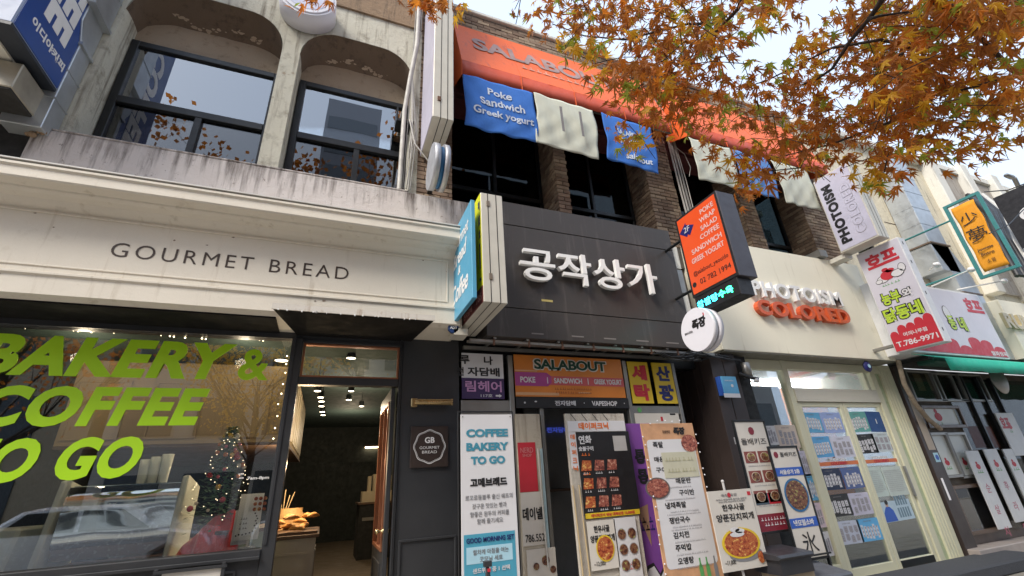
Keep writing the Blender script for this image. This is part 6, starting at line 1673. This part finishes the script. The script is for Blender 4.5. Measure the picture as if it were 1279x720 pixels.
# green awning edge
mb = MB(); n = 40; gx0 = A(1176, 447, -.95)[0]
for i in range(n + 1):
    x = gx0 + (16 - gx0) * i / n; w_ = .012 * math.sin(i * 1.3)
    mb.v += [Vector((x, -.62, 2.90)), Vector((x, -.99, 2.74)), Vector((x, -1.0 + w_, 2.56 + .01 * math.sin(i * 2.1)))]
for i in range(n):
    for j in (0, 1): mb.f.append([3 * i + j, 3 * i + j + 1, 3 * i + j + 4, 3 * i + j + 3]); mb.sm.append(True)
o = link('green_awning', mb, M('green_canvas', (.015, .44, .29), .7, 0, .15, 5), hf); s2_ = o.modifiers.new('s', 'SOLIDIFY'); s2_.thickness = .006
bx('awning_roll', M('dark_green_canvas', (.01, .08, .055), .7), hf, 8.7, 16, -.60, -.35, 2.80, 2.92, bev=.02)
bx('soffit', void_m, hf, 8.6, 16, -.58, .0, 2.86, 2.92)
# timber front
timber = M('dark_timber', (.11, .07, .048), .35, 0, .35, 2.5, .15, 20, stretch=(3, 3, .4))
bx('front_wall', timber, hf, 8.60, 16, .06, .30, 0, 2.86)
bx('corner_post', dk_brown, hf, 8.60, 8.90, -.06, .06, 0, 2.86, bev=.006)
bx('base_stone', M('pink_grey_stone', (.36, .31, .28), .5, 0, .2, 5), hf, 8.62, 16, -.20, .06, 0, .22, bev=.01)
def hwin(px0, px1, q0, q1, m, lab='window', y=-.0, fw=.04):
    cxp, czp = (px0 + px1) / 2, (q0 + q1) / 2
    x0, x1 = A(px0, czp, y)[0], A(px1, czp, y)[0]; z1, z0 = A(cxp, q0, y)[1], A(cxp, q1, y)[1]
    mb = MB()
    for q in ((x0, x0 + fw, z0, z1), (x1 - fw, x1, z0, z1), (x0 + fw, x1 - fw, z1 - fw, z1), (x0 + fw, x1 - fw, z0, z0 + fw)): mb.box(q[0], q[1], y - .03, y + .05, q[2], q[3])
    f_ = link(lab, mb, alu_grey if fw < .05 else timber, hf, .004)
    bx('pane', m, f_, x0 + fw, x1 - fw, y + .01, y + .016, z0 + fw, z1 - fw)
    return x0 + fw, x1 - fw, z0 + fw, z1 - fw, f_
glass_p = glass('pub_glass', (.7, .7, .68), .0, .22)
frost = M('frosted_white_film', (.58, .60, .57), .35, 0, .05, 2)
bx('dark_glazing', M('dim_pub_interior', (.10, .075, .05), .7, 0, .8, 3.5), hf, 8.95, 16, .035, .055, 1.0, 2.80)
def chick(x, z, s_, par, f_):
    link('drawing', MB().fdisc(f_, x - .05 * s_, z, .30 * s_, .001, .002, 14, .20 * s_), red_print, par); link('drawing', MB().fdisc(f_, x - .12 * s_, z + .27 * s_, .13 * s_, .001, .002, 12, .11 * s_), red_print, par)
    mbb = MB(); bars(mbb, f_, x - .45 * s_, x + .45 * s_, z - .48 * s_, .22 * s_, 1, seed=int(x * 50)); link('drawing', mbb, green_print, par)
for (a, b, c, d, m) in ((1136, 1174, 463, 502, glass_p), (1168, 1202, 466, 502, glass_p), (1192, 1230, 467, 502, glass_p)): hwin(a, b, c, d, m)
for i in range(2):
    for j in range(3):
        xa_, za_ = A(1141 + 15 * i + 3 * j, 466 + 7 * j, .01); bx('paper_blind', M('cream_blind', (.38, .30, .17), .7), hf, xa_, xa_ + .19, .022, .03, za_ - .11, za_ - .01)
bx('glass_front', glass_p, hf, A(1220, 560, -.0)[0] - .15, 16, -.008, -.002, .35, 2.72)
x0, x1, z0, z1, w_ = hwin(1154, 1202, 507, 535, frost, 'window', -.0, .05); chick((x0 + x1) / 2 - .1, (z0 + z1) / 2, .34, w_, FY(.009))
for (a, b) in ((1169, 1193), (1190, 1216)):
    x0, x1, z0, z1, w_ = hwin(a, b, 540, 598, frost, 'window', -.0, .045); chick((x0 + x1) / 2, (z0 + z1) / 2 - .12, .20, w_, FY(.009))
x0, x1, z0, z1, w_ = hwin(1198, 1242, 604, 668, glass_b, 'window', -.0, .05); bx('blind', M('grey_blind', (.22, .20, .17), .6, 0, .2, 4, stretch=(.3, 1, 14)), w_, x0, x1, .03, .04, z0, z1)
# white panels (pillar posters)
def hpanel(pt, pb, wpx, q0, q1, s_, lab):
    czp = (q0 + q1) / 2; pc = (pt + pb) / 2
    x0, x1 = A(pc - wpx / 2, czp, -.08)[0], A(pc + wpx / 2, czp, -.08)[0]; z1, z0 = A(pc, q0, -.08)[1], A(pc, q1, -.08)[1]
    t = thing('upright_poster', lab, 'poster', ((x0 + x1) / 2, -.08, z0)); bx('board', M('white_panel', (.60, .61, .62), .4), t, x0, x1, -.09, -.07, z0, z1, bev=.003)
    f_ = FY(-.0905); chick((x0 + x1) / 2, z1 - .24, .20, t, f_)
    text('lettering', M('rose_lettering', (.45, .12, .18)), t, f_, [(c, (x0 + x1) / 2, z1 - .62 - i * .30, .13, .12) for i, c in enumerate(s_)])
    return t
hpanel(1235, 1235, 17, 562, 664, '순살치킨', 'white door panel with small chicken logo and rose characters, left of the pair')
hpanel(1257, 1257, 17, 560, 655, '후라이드', 'white door panel with small chicken logo and rose characters, right of the pair')
t = hpanel(1266, 1266, 22, 516, 570, '', 'white upright pub board with bold red Korean characters at the right edge'); 
x, z = A(1259, 534, -.09); text('lettering', red_print, t, FY(-.0905), [('호프', x + .0, z - .02, .2, .3)], bold=.05)
hpanel(1276, 1276, 12, 560, 640, '', 'white panel cut by the right edge of the frame beside the pub doors')
for (a, b, q0, q1) in ((1212, 1212, 500, 560), (1231, 1231, 500, 560), (1250, 1250, 505, 600)):
    x, z1 = A(a, q0, -.03); z0 = A(a, q1, -.03)[1]; bx('door_stile', alu_black, hf, x, x + .05, -.05, .0, .3, 2.75, bev=.003)
for (a, q) in ((1220, 560), (1238, 560)):
    x, z = A(a, q, -.0); bx('poster_strip', M('rust_red_film', (.20, .05, .03)), hf, x, x + .3, -.005, .0, z, z + .35)
link('dish', MB().lathe((A(1253, 473, -.4)[0], -.40, A(1253, 473, -.4)[1]), [(0, 0), (.16, .01), (.25, .05), (.26, .06), (.15, .04), (0, .03)], 24, 'y'), alu_grey, hf)
bx('sticker', skyl_print, hf, 8.74, 8.86, -.064, -.06, A(1162, 578, -.06)[1], A(1162, 566, -.06)[1])
x, z = A(1163, 571, -.06); link('sticker_mark', MB().fdisc(FY(-.065), 8.80, A(1162, 572, -.06)[1], .04, 0, .002, 14), blue_print, hf)
for (x, z0, z1) in ((8.7, 1.55, 2.35),): bx('paper_note', M('tan_notes', (.42, .36, .30), .7), hf, x - .02, x + .15, -.066, -.061, z0, z1)
bx('pull_bar', signwhite, hf, 8.66, 8.675, -.09, -.07, .85, 1.15)
# rope-like pipe
cable('bent_pipe', 'worn pale conduit bending from the pub sign down across the pub windows', [(A(1122, 450, -.3)[0], -.3, A(1122, 450, -.3)[1]), (A(1130, 480, -.25)[0], -.25, A(1130, 480, -.25)[1]), (A(1144, 505, -.2)[0], -.2, A(1144, 505, -.2)[1]), (A(1160, 524, -.16)[0], -.16, A(1160, 524, -.16)[1]), (A(1175, 536, -.1)[0], -.1, A(1175, 536, -.1)[1])], .035, M('worn_conduit', (.38, .30, .22), .8, 0, .4, 20), None, 'pipe', 8)

# ================================================================== 8. PALE BUILDING ABOVE THE PUB
pb_ = thing('pale_building', 'pale weathered building with arched window, ducts and white window ribs above the pub', 'building', (11, 0, 0))
h3 = archpoly(9.05, 10.35, 4.5, 6.65, .40, .30)
wall_holes('wall', 8.62, 30, 3.5, 8.1, [h3], -.02, .45, concrete_y, pb_)
bx('backing', void_m, pb_, 8.7, 30, .9, 1.0, 3.4, 8.0)
window(pb_, 9.06, 10.34, 4.5, 6.2, .30, [[], []], [5.3], alu_black, glass_d, .06)
bx('soffit', soffit_m, pb_, 9.06, 10.34, .02, .30, 6.2, 6.24)
for i in range(6): bx('white_rib', far_conc, pb_, 13.0 + i * 1.5, 13.35 + i * 1.5, -.25, .0, 4.6, 8.4, bev=.02)
for i in range(6): bx('stained_panel', weathered('brown_stained_panel', (.42, .38, .33), (.15, .12, .1), .5) if i == 0 else MATS['brown_stained_panel'], pb_, 13.36 + i * 1.5, 14.48 + i * 1.5, -.08, .0, 4.7, 8.2)
bx('coping', far_conc, pb_, 8.6, 30, -.15, .5, 8.1, 8.25)
for k, z in enumerate((5.1, 6.0, 7.2)): bx('wall_crack', soffit_m, pb_, 10.4, 10.9, -.026, -.02, z, z + .015)
# ducts
dr = thing('grey_duct', 'broad galvanised duct with an elbow passing behind the orange bistro banner', 'duct', (11.3, -.3, 3))
xa_ = 10.75
bx('duct_section', steel, dr, xa_, xa_ + .62, -.42, -.03, 5.35, 7.6, bev=.008)
link('duct_elbow', MB().fprism(FXm(xa_), [(.03, 4.75), (.42, 4.75), (.42, 5.34), (.03, 5.34)], 0, -.62), steel, dr, .01)
link('duct_elbow', MB().fprism(FY(-.42), [(xa_, 5.34), (xa_ + .62, 5.34), (xa_ + .95, 4.70), (xa_ + .95, 4.3), (xa_ + .30, 4.3), (xa_ + .30, 4.65)], 0, -.38), steel, dr, .008)
bx('duct_section', steel, dr, xa_ + .32, xa_ + .93, -.44, -.03, 3.0, 4.29, bev=.008)
for z in (5.34, 4.29): bx('duct_collar', M('rusty_collar', (.18, .13, .10), .6, .5), dr, xa_ - .02 + (.3 if z < 5 else 0), xa_ + .65 + (.3 if z < 5 else 0), -.45, -.02, z, z + .03)
for z in (5.8, 6.2, 6.6, 7.0): bx('duct_seam', steel, dr, xa_ - .004, xa_ + .624, -.425, -.03, z, z + .012)
for z in (3.4, 3.8): bx('duct_seam', steel, dr, xa_ + .316, xa_ + .934, -.445, -.03, z, z + .012)
bx('pipe_bar', M('rust', (.16, .08, .05)), pb_, 9.8, 10.8, -.12, -.09, 7.0, 7.04)
# lamps on long arms
for i, (pa, pc, lab) in enumerate((((1161, 338), (1170, 331), 'shortest arm lamp, highest and leftmost above the pub fascia'), ((1164, 358), (1213, 337), 'long-armed white spot lamp pointing at the pub fascia, the middle one'), ((1196, 362), (1254, 351), 'long-armed white spot lamp furthest right above the pub fascia'))):
    X0, Z0 = A(pa[0], pa[1], -.45); X1, Z1 = A(pc[0], pc[1], -1.15)
    t = thing('arm_lamp', lab, 'lamp', (X0, -.45, Z0)); link('arm', MB().tube([(X0, -.45, Z0), (X1, -1.15, Z1)], .012, 6), white_paint, t)
    link('head', MB().lathe((X1, -1.15, Z1), [(0, -.06), (.03, -.05), (.045, .02), (.03, .07), (0, .08)], 12, 'x'), white_paint, t)
# bistro banner
XB = 10.5
bb_ = thing('bistro_banner', 'orange cloth banner with brush Chinese characters in a teal steel frame', 'banner', (XB, -1.1, 4.3))
fy0, fz0 = onX(1237, 344, XB); fy1, fz1 = onX(1217, 245, XB); fy1b = onX(1272, 325, XB)[0]
ty0, ty1 = -.93, -1.47; tz0_, tz1_ = 4.28, 5.80
teal = M('teal_steel', (.04, .20, .20), .5, .1, .15)
mb = MB()
for q in ((ty1, ty1 + .05, tz0_, tz1_), (ty0 - .05, ty0, tz0_, tz1_), (ty1 + .05, ty0 - .05, tz0_, tz0_ + .05), (ty1 + .05, ty0 - .05, tz1_ - .05, tz1_)): mb.box(XB - .025, XB + .025, q[0], q[1], q[2], q[3])
link('steel_frame', mb, teal, bb_, .003)
mb = MB(); nx_, nz2 = 10, 16
for j in range(nz2 + 1):
    for i in range(nx_ + 1):
        a = ty0 - .09 - (.34) * i / nx_; z = tz1_ - .10 - (tz1_ - tz0_ - .2) * j / nz2
        mb.v.append(Vector((XB - .01 + .012 * math.sin(i * .7 + j * .5), a + .01 * math.sin(j), z)))
for j in range(nz2):
    for i in range(nx_): q = j * (nx_ + 1) + i; mb.f.append([q, q + 1, q + nx_ + 2, q + nx_ + 1]); mb.sm.append(True)
o = link('cloth', mb, M('marigold_cloth', (.66, .27, .01), .8, 0, .1, 4), bb_); s2_ = o.modifiers.new('s', 'SOLIDIFY'); s2_.thickness = .004
fbn = FXm(XB - .035)
text('lettering', black_print, bb_, fbn, [('少', -ty0 + .26, 5.28, .23, .25), ('夢', -ty0 + .26, 4.93, .26, .26), ('소몽', -ty0 + .26, 4.50, .07, .12)], bold=.0)
text('lettering', black_print, bb_, fbn, [('Japanese', -ty0 + .26, 4.74, .06, .22), ('Bistro', -ty0 + .26, 4.65, .055, .18)], bold=.02)
for z in (4.5, 5.5): link('bracket', MB().tube([(XB, ty0, z), (XB, -.02, z)], .018, 6), teal, bb_)
# cream fascia further right
rf = thing('neighbour_fascia', 'cream fascia with raised beige letters at the right edge of the frame', 'sign', (15, -.6, 3))
r0, rz0 = A(1243, 368, -.6); bx('board', pcream, rf, r0, 22, -.6, -.0, 3.0, rz0 - .1, bev=.01)
text('letters', M('gold_letter', (.50, .42, .25), .4), rf, FY(-.601), [('RUMI', A(1273, 412, -.6)[0] + .1, A(1268, 412, -.6)[1], .3, 1.1)], bold=.04, ext=.05)
# black cables sweeping down
for i in range(7):
    off = i * .16
    P = [A(1228 + i * 3, 235, -.5), A(1240 + i * 3.5, 262, -.7), A(1256 + i * 3.5, 300, -.9), A(1272 + i * 4, 345, -.9)]
    cable('sagging_cable', ORD[i] + ' from the left of the thick cables sweeping down beyond the bistro banner', [(P[0][0], -.2, P[0][1]), (P[1][0], -.6, P[1][1]), (P[2][0], -.8, P[2][1]), (P[3][0], -.9, P[3][1])], .035 if i % 2 else .05, cord_m if i < 5 else pipe_w, 'cables beyond the bistro banner', 'cable')
bkb = thing('black_corner_banner', 'black cloth banner with a white letter at the right edge of the frame', 'banner', (14, -1.2, 5))
y0_, z0_ = onX(1262, 285, 13.0); bx('cloth', M('black_cloth', (.012, .012, .016), .8), bkb, 13.0, 13.02, y0_ - .9, y0_, z0_ - .5, z0_ + .75)
text('lettering', paper, bkb, FXm(12.995), [('C', -y0_ + .35, z0_ - .0, .3)], bold=.03)
# far building and street lamp
for (x0, x1, y0, y1, h, lab) in ((26, 44, 1, 14, 11.0, 'far pale grey building beyond the street end, seen under the leaves'), (12, 20, 9, 20, 13.5, 'light bluish far block rising behind the pale building roof')):
    t = thing('far_building', lab, 'building', ((x0 + x1) / 2, y0, 0)); bx('wall', M('hazy_wall', (.50, .52, .54), .8, 0, .1, .3), t, x0, x1, y0, y1, 0, h)
    for i in range(5):
        for j in range(3): bx('window', M('hazy_glass', (.25, .30, .34), .3), t, x0 + .8 + i * (x1 - x0) / 5.2, x0 + 2.2 + i * (x1 - x0) / 5.2, y0 - .04, y0, h - 2.2 - j * 3, h - .8 - j * 3)
    bx('parapet', far_conc, t, x0 - .1, x1 + .1, y0 - .1, y1, h, h + .3)
sx, sz = A(1262, 226, -3.0) if False else (0, 0)
hd = atr(1262, 221, 17); ft = atr(1243, 232, 17.4)
st = thing('street_lamp', 'distant street lamp on a thin arm against the sky at right', 'street lamp', (hd.x - 2, hd.y + .5, 0))
link('head', MB().lathe((hd.x, hd.y, hd.z), [(0, -.24), (.05, -.18), (.06, .08), (.03, .25), (0, .26)], 10, 'x'), alu_grey, st)
link('arm', MB().tube([(hd.x + .2, hd.y, hd.z), (hd.x + 1.2, hd.y + .3, hd.z - .5), (hd.x + 1.4, hd.y + .35, hd.z - 1.5), (hd.x + 1.4, hd.y + .35, 0)], .05, 6), alu_grey, st)
for (a, b, lab) in (((1230, 240), (1290, 226), 'lower overhead wire crossing the gap of sky at right'), ((1279, 262), (1236, 292), 'upper overhead wire crossing the sky at right'), ((880, 122), (905, -20), 'overhead wire rising through the sky gap left of the big leaf mass'), ((642, 42), (652, -8), 'thin overhead wire at the top above the brick parapet')):
    p, q = atr(a[0], a[1], 9), atr(b[0], b[1], 8); cable('overhead_wire', lab, [p, (p + q) / 2 - Vector((0, 0, .05)), q], .007, cord_m)

# ================================================================== 9. MAPLE OVER THE STREET
DENS = [
 "25678888777777764410258899999999",
 "04678888777874233112589999999998",
 "00124446888887510013269999999865",
 "00022302788873000243499999789944",
 "00001557898853044588687999867745",
 "00000489998455654882259999888856",
 "00000047888887647887258999677775",
 "00000022456788866688899988446743",
 "00000024213542347899999987657543",
 "00000000000024569999978975645620",
 "00000000000002363464324731023100",
 "00000000000003630000024300000000",
 "00000000000000200000000000000000"]
mt = thing('maple_tree', 'maple whose rust, orange and yellow leaves hang over the street from the upper right', 'tree', (2.2, -6.6, 0))
rg = random.Random(77)
def leafshape(rg):
    lob = [(-118, .45), (-72, .72), (-36, .93), (0, 1.05), (36, .93), (72, .72), (118, .45)]
    pts = [(0.0, -.04, 0)]
    V = [Vector((0, 0, 0))]
    curl = rg.uniform(.15, 1.3); fold = rg.uniform(-.2, .45)
    ring = []
    for i, (a, L) in enumerate(lob):
        L *= rg.uniform(.85, 1.1); a += rg.uniform(-5, 5)
        if i: 
            am = (a + lob[i - 1][0]) / 2; ring.append((am, .30))
        for da, rr_ in ((-9, L * .55), (0, L), (9, L * .55)): ring.append((a + da, rr_))
    ring = [(-150, .12)] + ring + [(150, .12)]
    for (a, r_) in ring:
        t = math.radians(a); x, y = r_ * math.sin(t), r_ * math.cos(t)
        V.append(Vector((x, y, -curl * r_ * r_ * .55 + fold * abs(x) * .6)))
    n = len(ring)
    return V, [(0, i + 1, i) for i in range(1, n)] + [(0, 1, n)]
SH = [leafshape(rg) for _ in range(7)]
LM = [lf_br, lf_or, lf_ye, lf_gr]
leaves = []; clusters = []
def frame_clip(px, py): return True
for r_, rowd in enumerate(DENS):
    for c_, ch in enumerate(rowd):
        d = int(ch)
        if d == 0: continue
        x0 = 640 + c_ * 20; y0 = r_ * 20 - 2
        k = d / 9.0
        n = int(round((k ** 1.2) * (22 - max(0, c_ - 24) * 1.2) * (.78 if r_ > 7 else 1) + rg.random()))
        for q in range(n):
            px = x0 + rg.uniform(-3, 23); py = y0 + rg.uniform(-3, 23)
            base = 3.0 + 1.1 * mnoise.noise(Vector((px * .011, py * .014, 3.3)))
            dist = base + rg.uniform(-.45, .55)
            cn = mnoise.noise(Vector((px * .016, py * .019, 9.1))) + .55 * mnoise.noise(Vector((px * .05, py * .05, 4)))
            u = rg.random()
            edge = 1 if d <= 4 else 0
            if cn > .42: m = 2 if u < .55 else (1 if u < .8 else 3)
            elif cn < -.48: m = 3 if u < .42 else (2 if u < .6 else 0)
            else: m = 0 if u < .60 else (1 if u < .86 else (2 if u < .95 else 3))
            if edge and u > .6: m = rg.choice((2, 3, 1))
            leaves.append((px, py, dist, m))
for (cx_, cy_, rx_, ry_, n, ms) in ((392, 3, 18, 6, 14, (1, 3, 0)), (545, 6, 22, 12, 44, (0, 0, 1)), (578, 14, 9, 6, 8, (2,)), (520, 2, 15, 8, 14, (1, 0)), (786, 178, 22, 10, 22, (3, 2, 2)), (742, 60, 26, 16, 22, (3, 3, 2)), (940, 236, 12, 12, 16, (2, 1)), (935, 210, 22, 14, 26, (1, 2)), (1095, 228, 16, 12, 16, (3, 2)), (700, 52, 16, 8, 10, (3, 2)), (1265, 118, 26, 9, 60, (2,)), (1225, 130, 26, 8, 40, (2,)), (1005, 52, 18, 10, 26, (2, 2, 1)), (960, 10, 8, 6, 8, (3,)), (888, 190, 16, 10, 14, (0, 1)), (855, 110, 20, 12, 16, (0,)), (1253, 160, 25, 22, 22, (0,))):
    for q in range(n):
        px = rg.gauss(cx_, rx_ * .6); py = rg.gauss(cy_, ry_ * .6)
        leaves.append((px, py, 2.9 + rg.uniform(-.2, .3) + (2 if cx_ > 1200 else 0), rg.choice(ms)))
leaves.sort(key=lambda q: q[2])
LME = {}
massv, massf, massm = [], [], []
for i, (px, py, dist, m) in enumerate(leaves):
    p = atr(px, py, dist)
    R_ = rg.uniform(.038, .066) * (1 if m != 0 else .92)
    # leaves droop: the tip points down and outwards, the blade is tilted at random
    tip = Vector((rg.gauss(0, .7), rg.gauss(0, .7), rg.uniform(-1.3, -.1))).normalized()
    nrm = Vector((rg.gauss(0, .8), rg.gauss(0, .8), rg.uniform(.1, 1.2))); nrm = (nrm - tip * nrm.dot(tip)).normalized()
    side = tip.cross(nrm)
    rot = Matrix((side, tip, nrm)).transposed()
    s_ = rg.randrange(7); V, FS = SH[s_]
    inpic = 0 < px < 1279 and 0 < py < 720
    if len(LME) >= 0 and i < 340 and inpic and sum(1 for _ in ()) == 0 and (leaf_n := globals().get('leaf_n', 0)) < 298:
        key = (s_, m)
        if key not in LME:
            me = bpy.data.meshes.new('leaf'); me.from_pydata([tuple(v) for v in V], [], FS); me.materials.append(LM[m]); me.update(); LME[key] = me
        o = put('leaf', LME[key], p, mt); o.rotation_euler = rot.to_euler(); o.scale = (R_, R_, R_)
        globals()['leaf_n'] = leaf_n + 1
    else:
        k0 = len(massv); massv += [p + rot @ (v * R_) for v in V]; massf += [tuple(k0 + q for q in f) for f in FS]; massm += [m] * len(FS)
me = bpy.data.meshes.new('crown'); c0 = Vector((3, -2, 4)); me.from_pydata([tuple(v - c0) for v in massv], [], massf)
for m in LM: me.materials.append(m)
me.polygons.foreach_set('material_index', massm); me.update()
o = put('crown', me, c0, mt, 0, 'stuff')
# trunk behind the camera, limbs arching over, twigs
link('trunk', MB().tube([(2.2, -6.6, 0), (2.25, -6.5, 1.5), (2.1, -6.2, 2.8), (2.5, -5.6, 3.9)], .16, 10, .09), bark, mt)
def br(pix, d0, d1, r0, r1):
    P = []
    for i, (a, b) in enumerate(pix):
        t = i / (len(pix) - 1); P.append(atr(a, b, d0 + (d1 - d0) * t))
    return MB().tube(P, r0, 6, r1)
J = Vector((2.5, -5.6, 3.9))
for pix, d0, d1, r0, r1 in (
    ([(940, -30), (922, 12), (895, 40), (872, 64), (862, 84), (857, 112), (846, 140)], 2.9, 3.2, .012, .004),
    ([(862, 84), (840, 95), (810, 100), (775, 96)], 3.0, 3.1, .006, .003),
    ([(1110, -30), (1101, 2), (1086, 24), (1062, 52), (1040, 86), (1020, 100), (1002, 106)], 2.8, 3.1, .014, .005),
    ([(1086, 24), (1100, 20), (1135, 15)], 2.8, 3.0, .008, .004),
    ([(1126, 66), (1130, 92), (1138, 108), (1148, 122), (1150, 140)], 2.8, 3.0, .011, .004),
    ([(1195, 14), (1216, 40), (1238, 60), (1262, 86), (1290, 104)], 3.4, 3.6, .010, .012),
    ([(1150, -25), (1170, 0), (1200, 18), (1225, 24)], 2.7, 3.0, .02, .012),
    ([(1290, 92), (1250, 100), (1220, 108), (1180, 118), (1150, 122)], 3.4, 3.2, .012, .004),
    ([(1160, 120), (1120, 150), (1080, 165), (1040, 180), (1000, 190), (960, 200)], 3.1, 3.3, .009, .003),
    ([(1150, 60), (1100, 50), (1040, 60), (1000, 80), (960, 100), (930, 110)], 3.0, 3.2, .009, .003),
    ([(900, 30), (860, 30), (820, 40), (780, 50), (730, 45), (690, 30)], 3.0, 3.2, .008, .003),
    ([(1010, 190), (1000, 210), (950, 215), (938, 232)], 3.2, 3.0, .005, .002),
    ([(1110, 190), (1105, 215), (1096, 230)], 3.1, 3.0, .004, .002)):
    link('limb', br(pix, d0, d1, r0, r1), bark, mt)
for pix in ([(940, -30)], [(1110, -30)], [(1150, -25)], [(1290, 92)]):
    q = atr(pix[0][0], pix[0][1], 2.8 if pix[0][0] < 1200 else 3.4)
    link('limb', MB().tube([J, (J * 2 + q) / 3 + Vector((0, 0, .5)), (J + q * 2) / 3 + Vector((0, 0, .3)), q], .05, 6, .013), bark, mt)
# fine twigs through the leaf mass
mb = MB()
for i in range(260):
    px, py, d, m = rg.choice(leaves); p = atr(px, py, d + .02)
    v = Vector((rg.gauss(0, 1), rg.gauss(0, 1), rg.gauss(0, .6))).normalized() * rg.uniform(.06, .16)
    mb.tube([p - v, p + Vector((0, 0, .02)), p + v], .0022, 3)
link('twigs', mb, bark, mt, 0, 'stuff')

# ================================================================== 10. WHAT THE GLASS REFLECTS (other side of the street)
op = [(-26, -9, 13.0, (.44, .36, .25), 'tan building across the street, mirrored in the bakery glass'), (-8.5, 7, 12.4, (.50, .47, .42), 'pale building with dark shop windows across the street'), (9, 30, 13.0, (.32, .31, .31), 'taller grey block across the street')]
tw = thing('office_tower', 'grey office tower behind the low row across the street, mirrored upstairs', 'building', (2, -34, 0))
bx('shaft', M('tower_grey', (.30, .31, .34), .6), tw, -3.5, 2.0, -42, -34, 0, 40)
for j in range(11): bx('window_band', M('tower_pane', (.16, .18, .20), .2), tw, -3.2, 1.7, -34.0, -33.95, 5 + j * 3.1, 6.6 + j * 3.1)
for i, (x0, x1, h, c, lab) in enumerate(op):
    t = thing('opposite_building', lab, 'building', ((x0 + x1) / 2, -20, 0))
    m = M('opposite_wall_' + str(i) if False else ('tan_render', 'pale_render', 'grey_render')[i], c, .8, 0, .1, .6)
    bx('wall', m, t, x0, x1, -26, -19, 0, h)
    n = int((x1 - x0) / 2.6)
    for j in range(n):
        for k in range(int(h / 3.1)):
            bx('window', glass_d if False else M('far_pane', (.05, .06, .07), .15), t, x0 + .5 + j * 2.6, x0 + 2.3 + j * 2.6, -19.0, -18.94, .9 + k * 3.1, 2.5 + k * 3.1)
    bx('cornice', far_conc, t, x0, x1, -19.3, -18.9, h - .4, h)
def street_tree(x, y, h, seed, lab, mats, nl=4200, ls=.06):
    rg = random.Random(seed); t = thing('street_tree', lab, 'tree', (x, y, 0), 'autumn trees across the street')
    link('trunk', MB().tube([(x, y, 0), (x + .1, y, h * .3), (x, y + .1, h * .55)], .16, 8, .09), bark, t)
    mb = MB(); tips = []
    for i in range(26):
        a = rg.uniform(0, 6.28); z0 = h * rg.uniform(.28, .55); L = h * rg.uniform(.2, .42)
        p0 = Vector((x, y, z0)); p1 = p0 + Vector((math.cos(a) * L * .5, math.sin(a) * L * .5, L * .45)); p2 = p1 + Vector((math.cos(a + .4) * L * .4, math.sin(a + .4) * L * .4, L * .5))
        mb.tube([p0, p1, p2], .035, 4, .008); tips += [p1, p2, (p1 + p2) / 2]
        for q in range(3):
            p3 = p1 + (p2 - p1) * rg.random() + Vector((rg.gauss(0, .5), rg.gauss(0, .5), rg.uniform(.1, .8))); mb.tube([p1, p3], .012, 3, .005); tips.append(p3)
    link('limbs', mb, bark, t)
    mb = MB()
    for i in range(nl):
        c = rg.choice(tips) + Vector((rg.gauss(0, .35), rg.gauss(0, .35), rg.gauss(0, .3))); a = Vector((rg.gauss(0, 1), rg.gauss(0, 1), rg.gauss(0, 1))).normalized() * ls; b = a.orthogonal().normalized() * ls * .75
        mb.add([c - a, c + b, c + a, c - b], [(0, 1, 2, 3)])
    link('crown', mb, mats, t, 0, 'stuff')
street_tree(-6.8, -8.6, 8.4, 1, 'autumn tree with rust leaves by the kerb at far left, mirrored in the bakery window', lf_or)
street_tree(-2.6, -14.6, 9.2, 2, 'thin yellow-leaved tree across the road, mirrored above the bakery lettering', lf_ye)
street_tree(.6, -8.9, 13.4, 3, 'tall rust-leaved tree across the road, mirrored in the upper windows', lf_br, 11000, .085)
street_tree(6.6, -12.8, 11.0, 4, 'yellow autumn tree mirrored in the brick building windows', lf_ye)
def car(x, y, m, lab, ln=4.4):
    t = thing('parked_car', lab, 'car', (x, y, 0), 'cars along the kerb behind the camera')
    side = [(-2.2, .35), (-2.2, .75), (-2.1, .95), (-1.5, 1.02), (-.95, 1.42), (-.6, 1.48), (.7, 1.46), (1.25, 1.0), (2.05, .86), (2.2, .65), (2.2, .35), (1.75, .35), (1.7, .55), (1.45, .68), (1.2, .55), (1.15, .3), (-1.05, .3), (-1.1, .55), (-1.35, .68), (-1.6, .55), (-1.65, .35)]
    link('body', MB().fprism(F((x, y + .87, 0)), side, 0, 1.74), m, t, .05)
    for yy, n_ in ((y + .885, 1), (y - .90, 1)):
        link('side_window', MB().fprism(F((x, yy, 0)), [(-1.25, 1.02), (-.85, 1.38), (-.1, 1.40), (-.1, 1.02)], 0, .012), alu_black, t); link('side_window', MB().fprism(F((x, yy, 0)), [(-.02, 1.02), (-.02, 1.40), (.6, 1.38), (1.1, 1.02)], 0, .012), alu_black, t)
    for wx in (-1.35, 1.45):
        for yy in (y - .88, y + .62):
            o = link('wheel', MB().lathe((x + wx, yy, .32), [(0, 0), (.30, 0), (.32, .04), (.32, .20), (.30, .24), (0, .24)], 20, 'y'), cord_m, t); link('rim', MB().lathe((x + wx, yy - .006, .32), [(0, 0), (.19, 0), (.19, .255), (0, .255)], 14, 'y'), alu_grey, o)
    for yy in (y - .6, y + .6): bx('headlight', signwhite, t, x + 2.15, x + 2.21, yy - .15, yy + .15, .62, .76)
car(-4.2, -8.2, M('silver_car_paint', (.74, .75, .77), .25, .4, .05), 'silver saloon parked behind the camera, mirrored in the espresso machine')
car(.9, -8.2, M('white_car_paint', (.78, .79, .80), .25, .1, .05), 'white saloon parked behind the camera, second from the left tree')
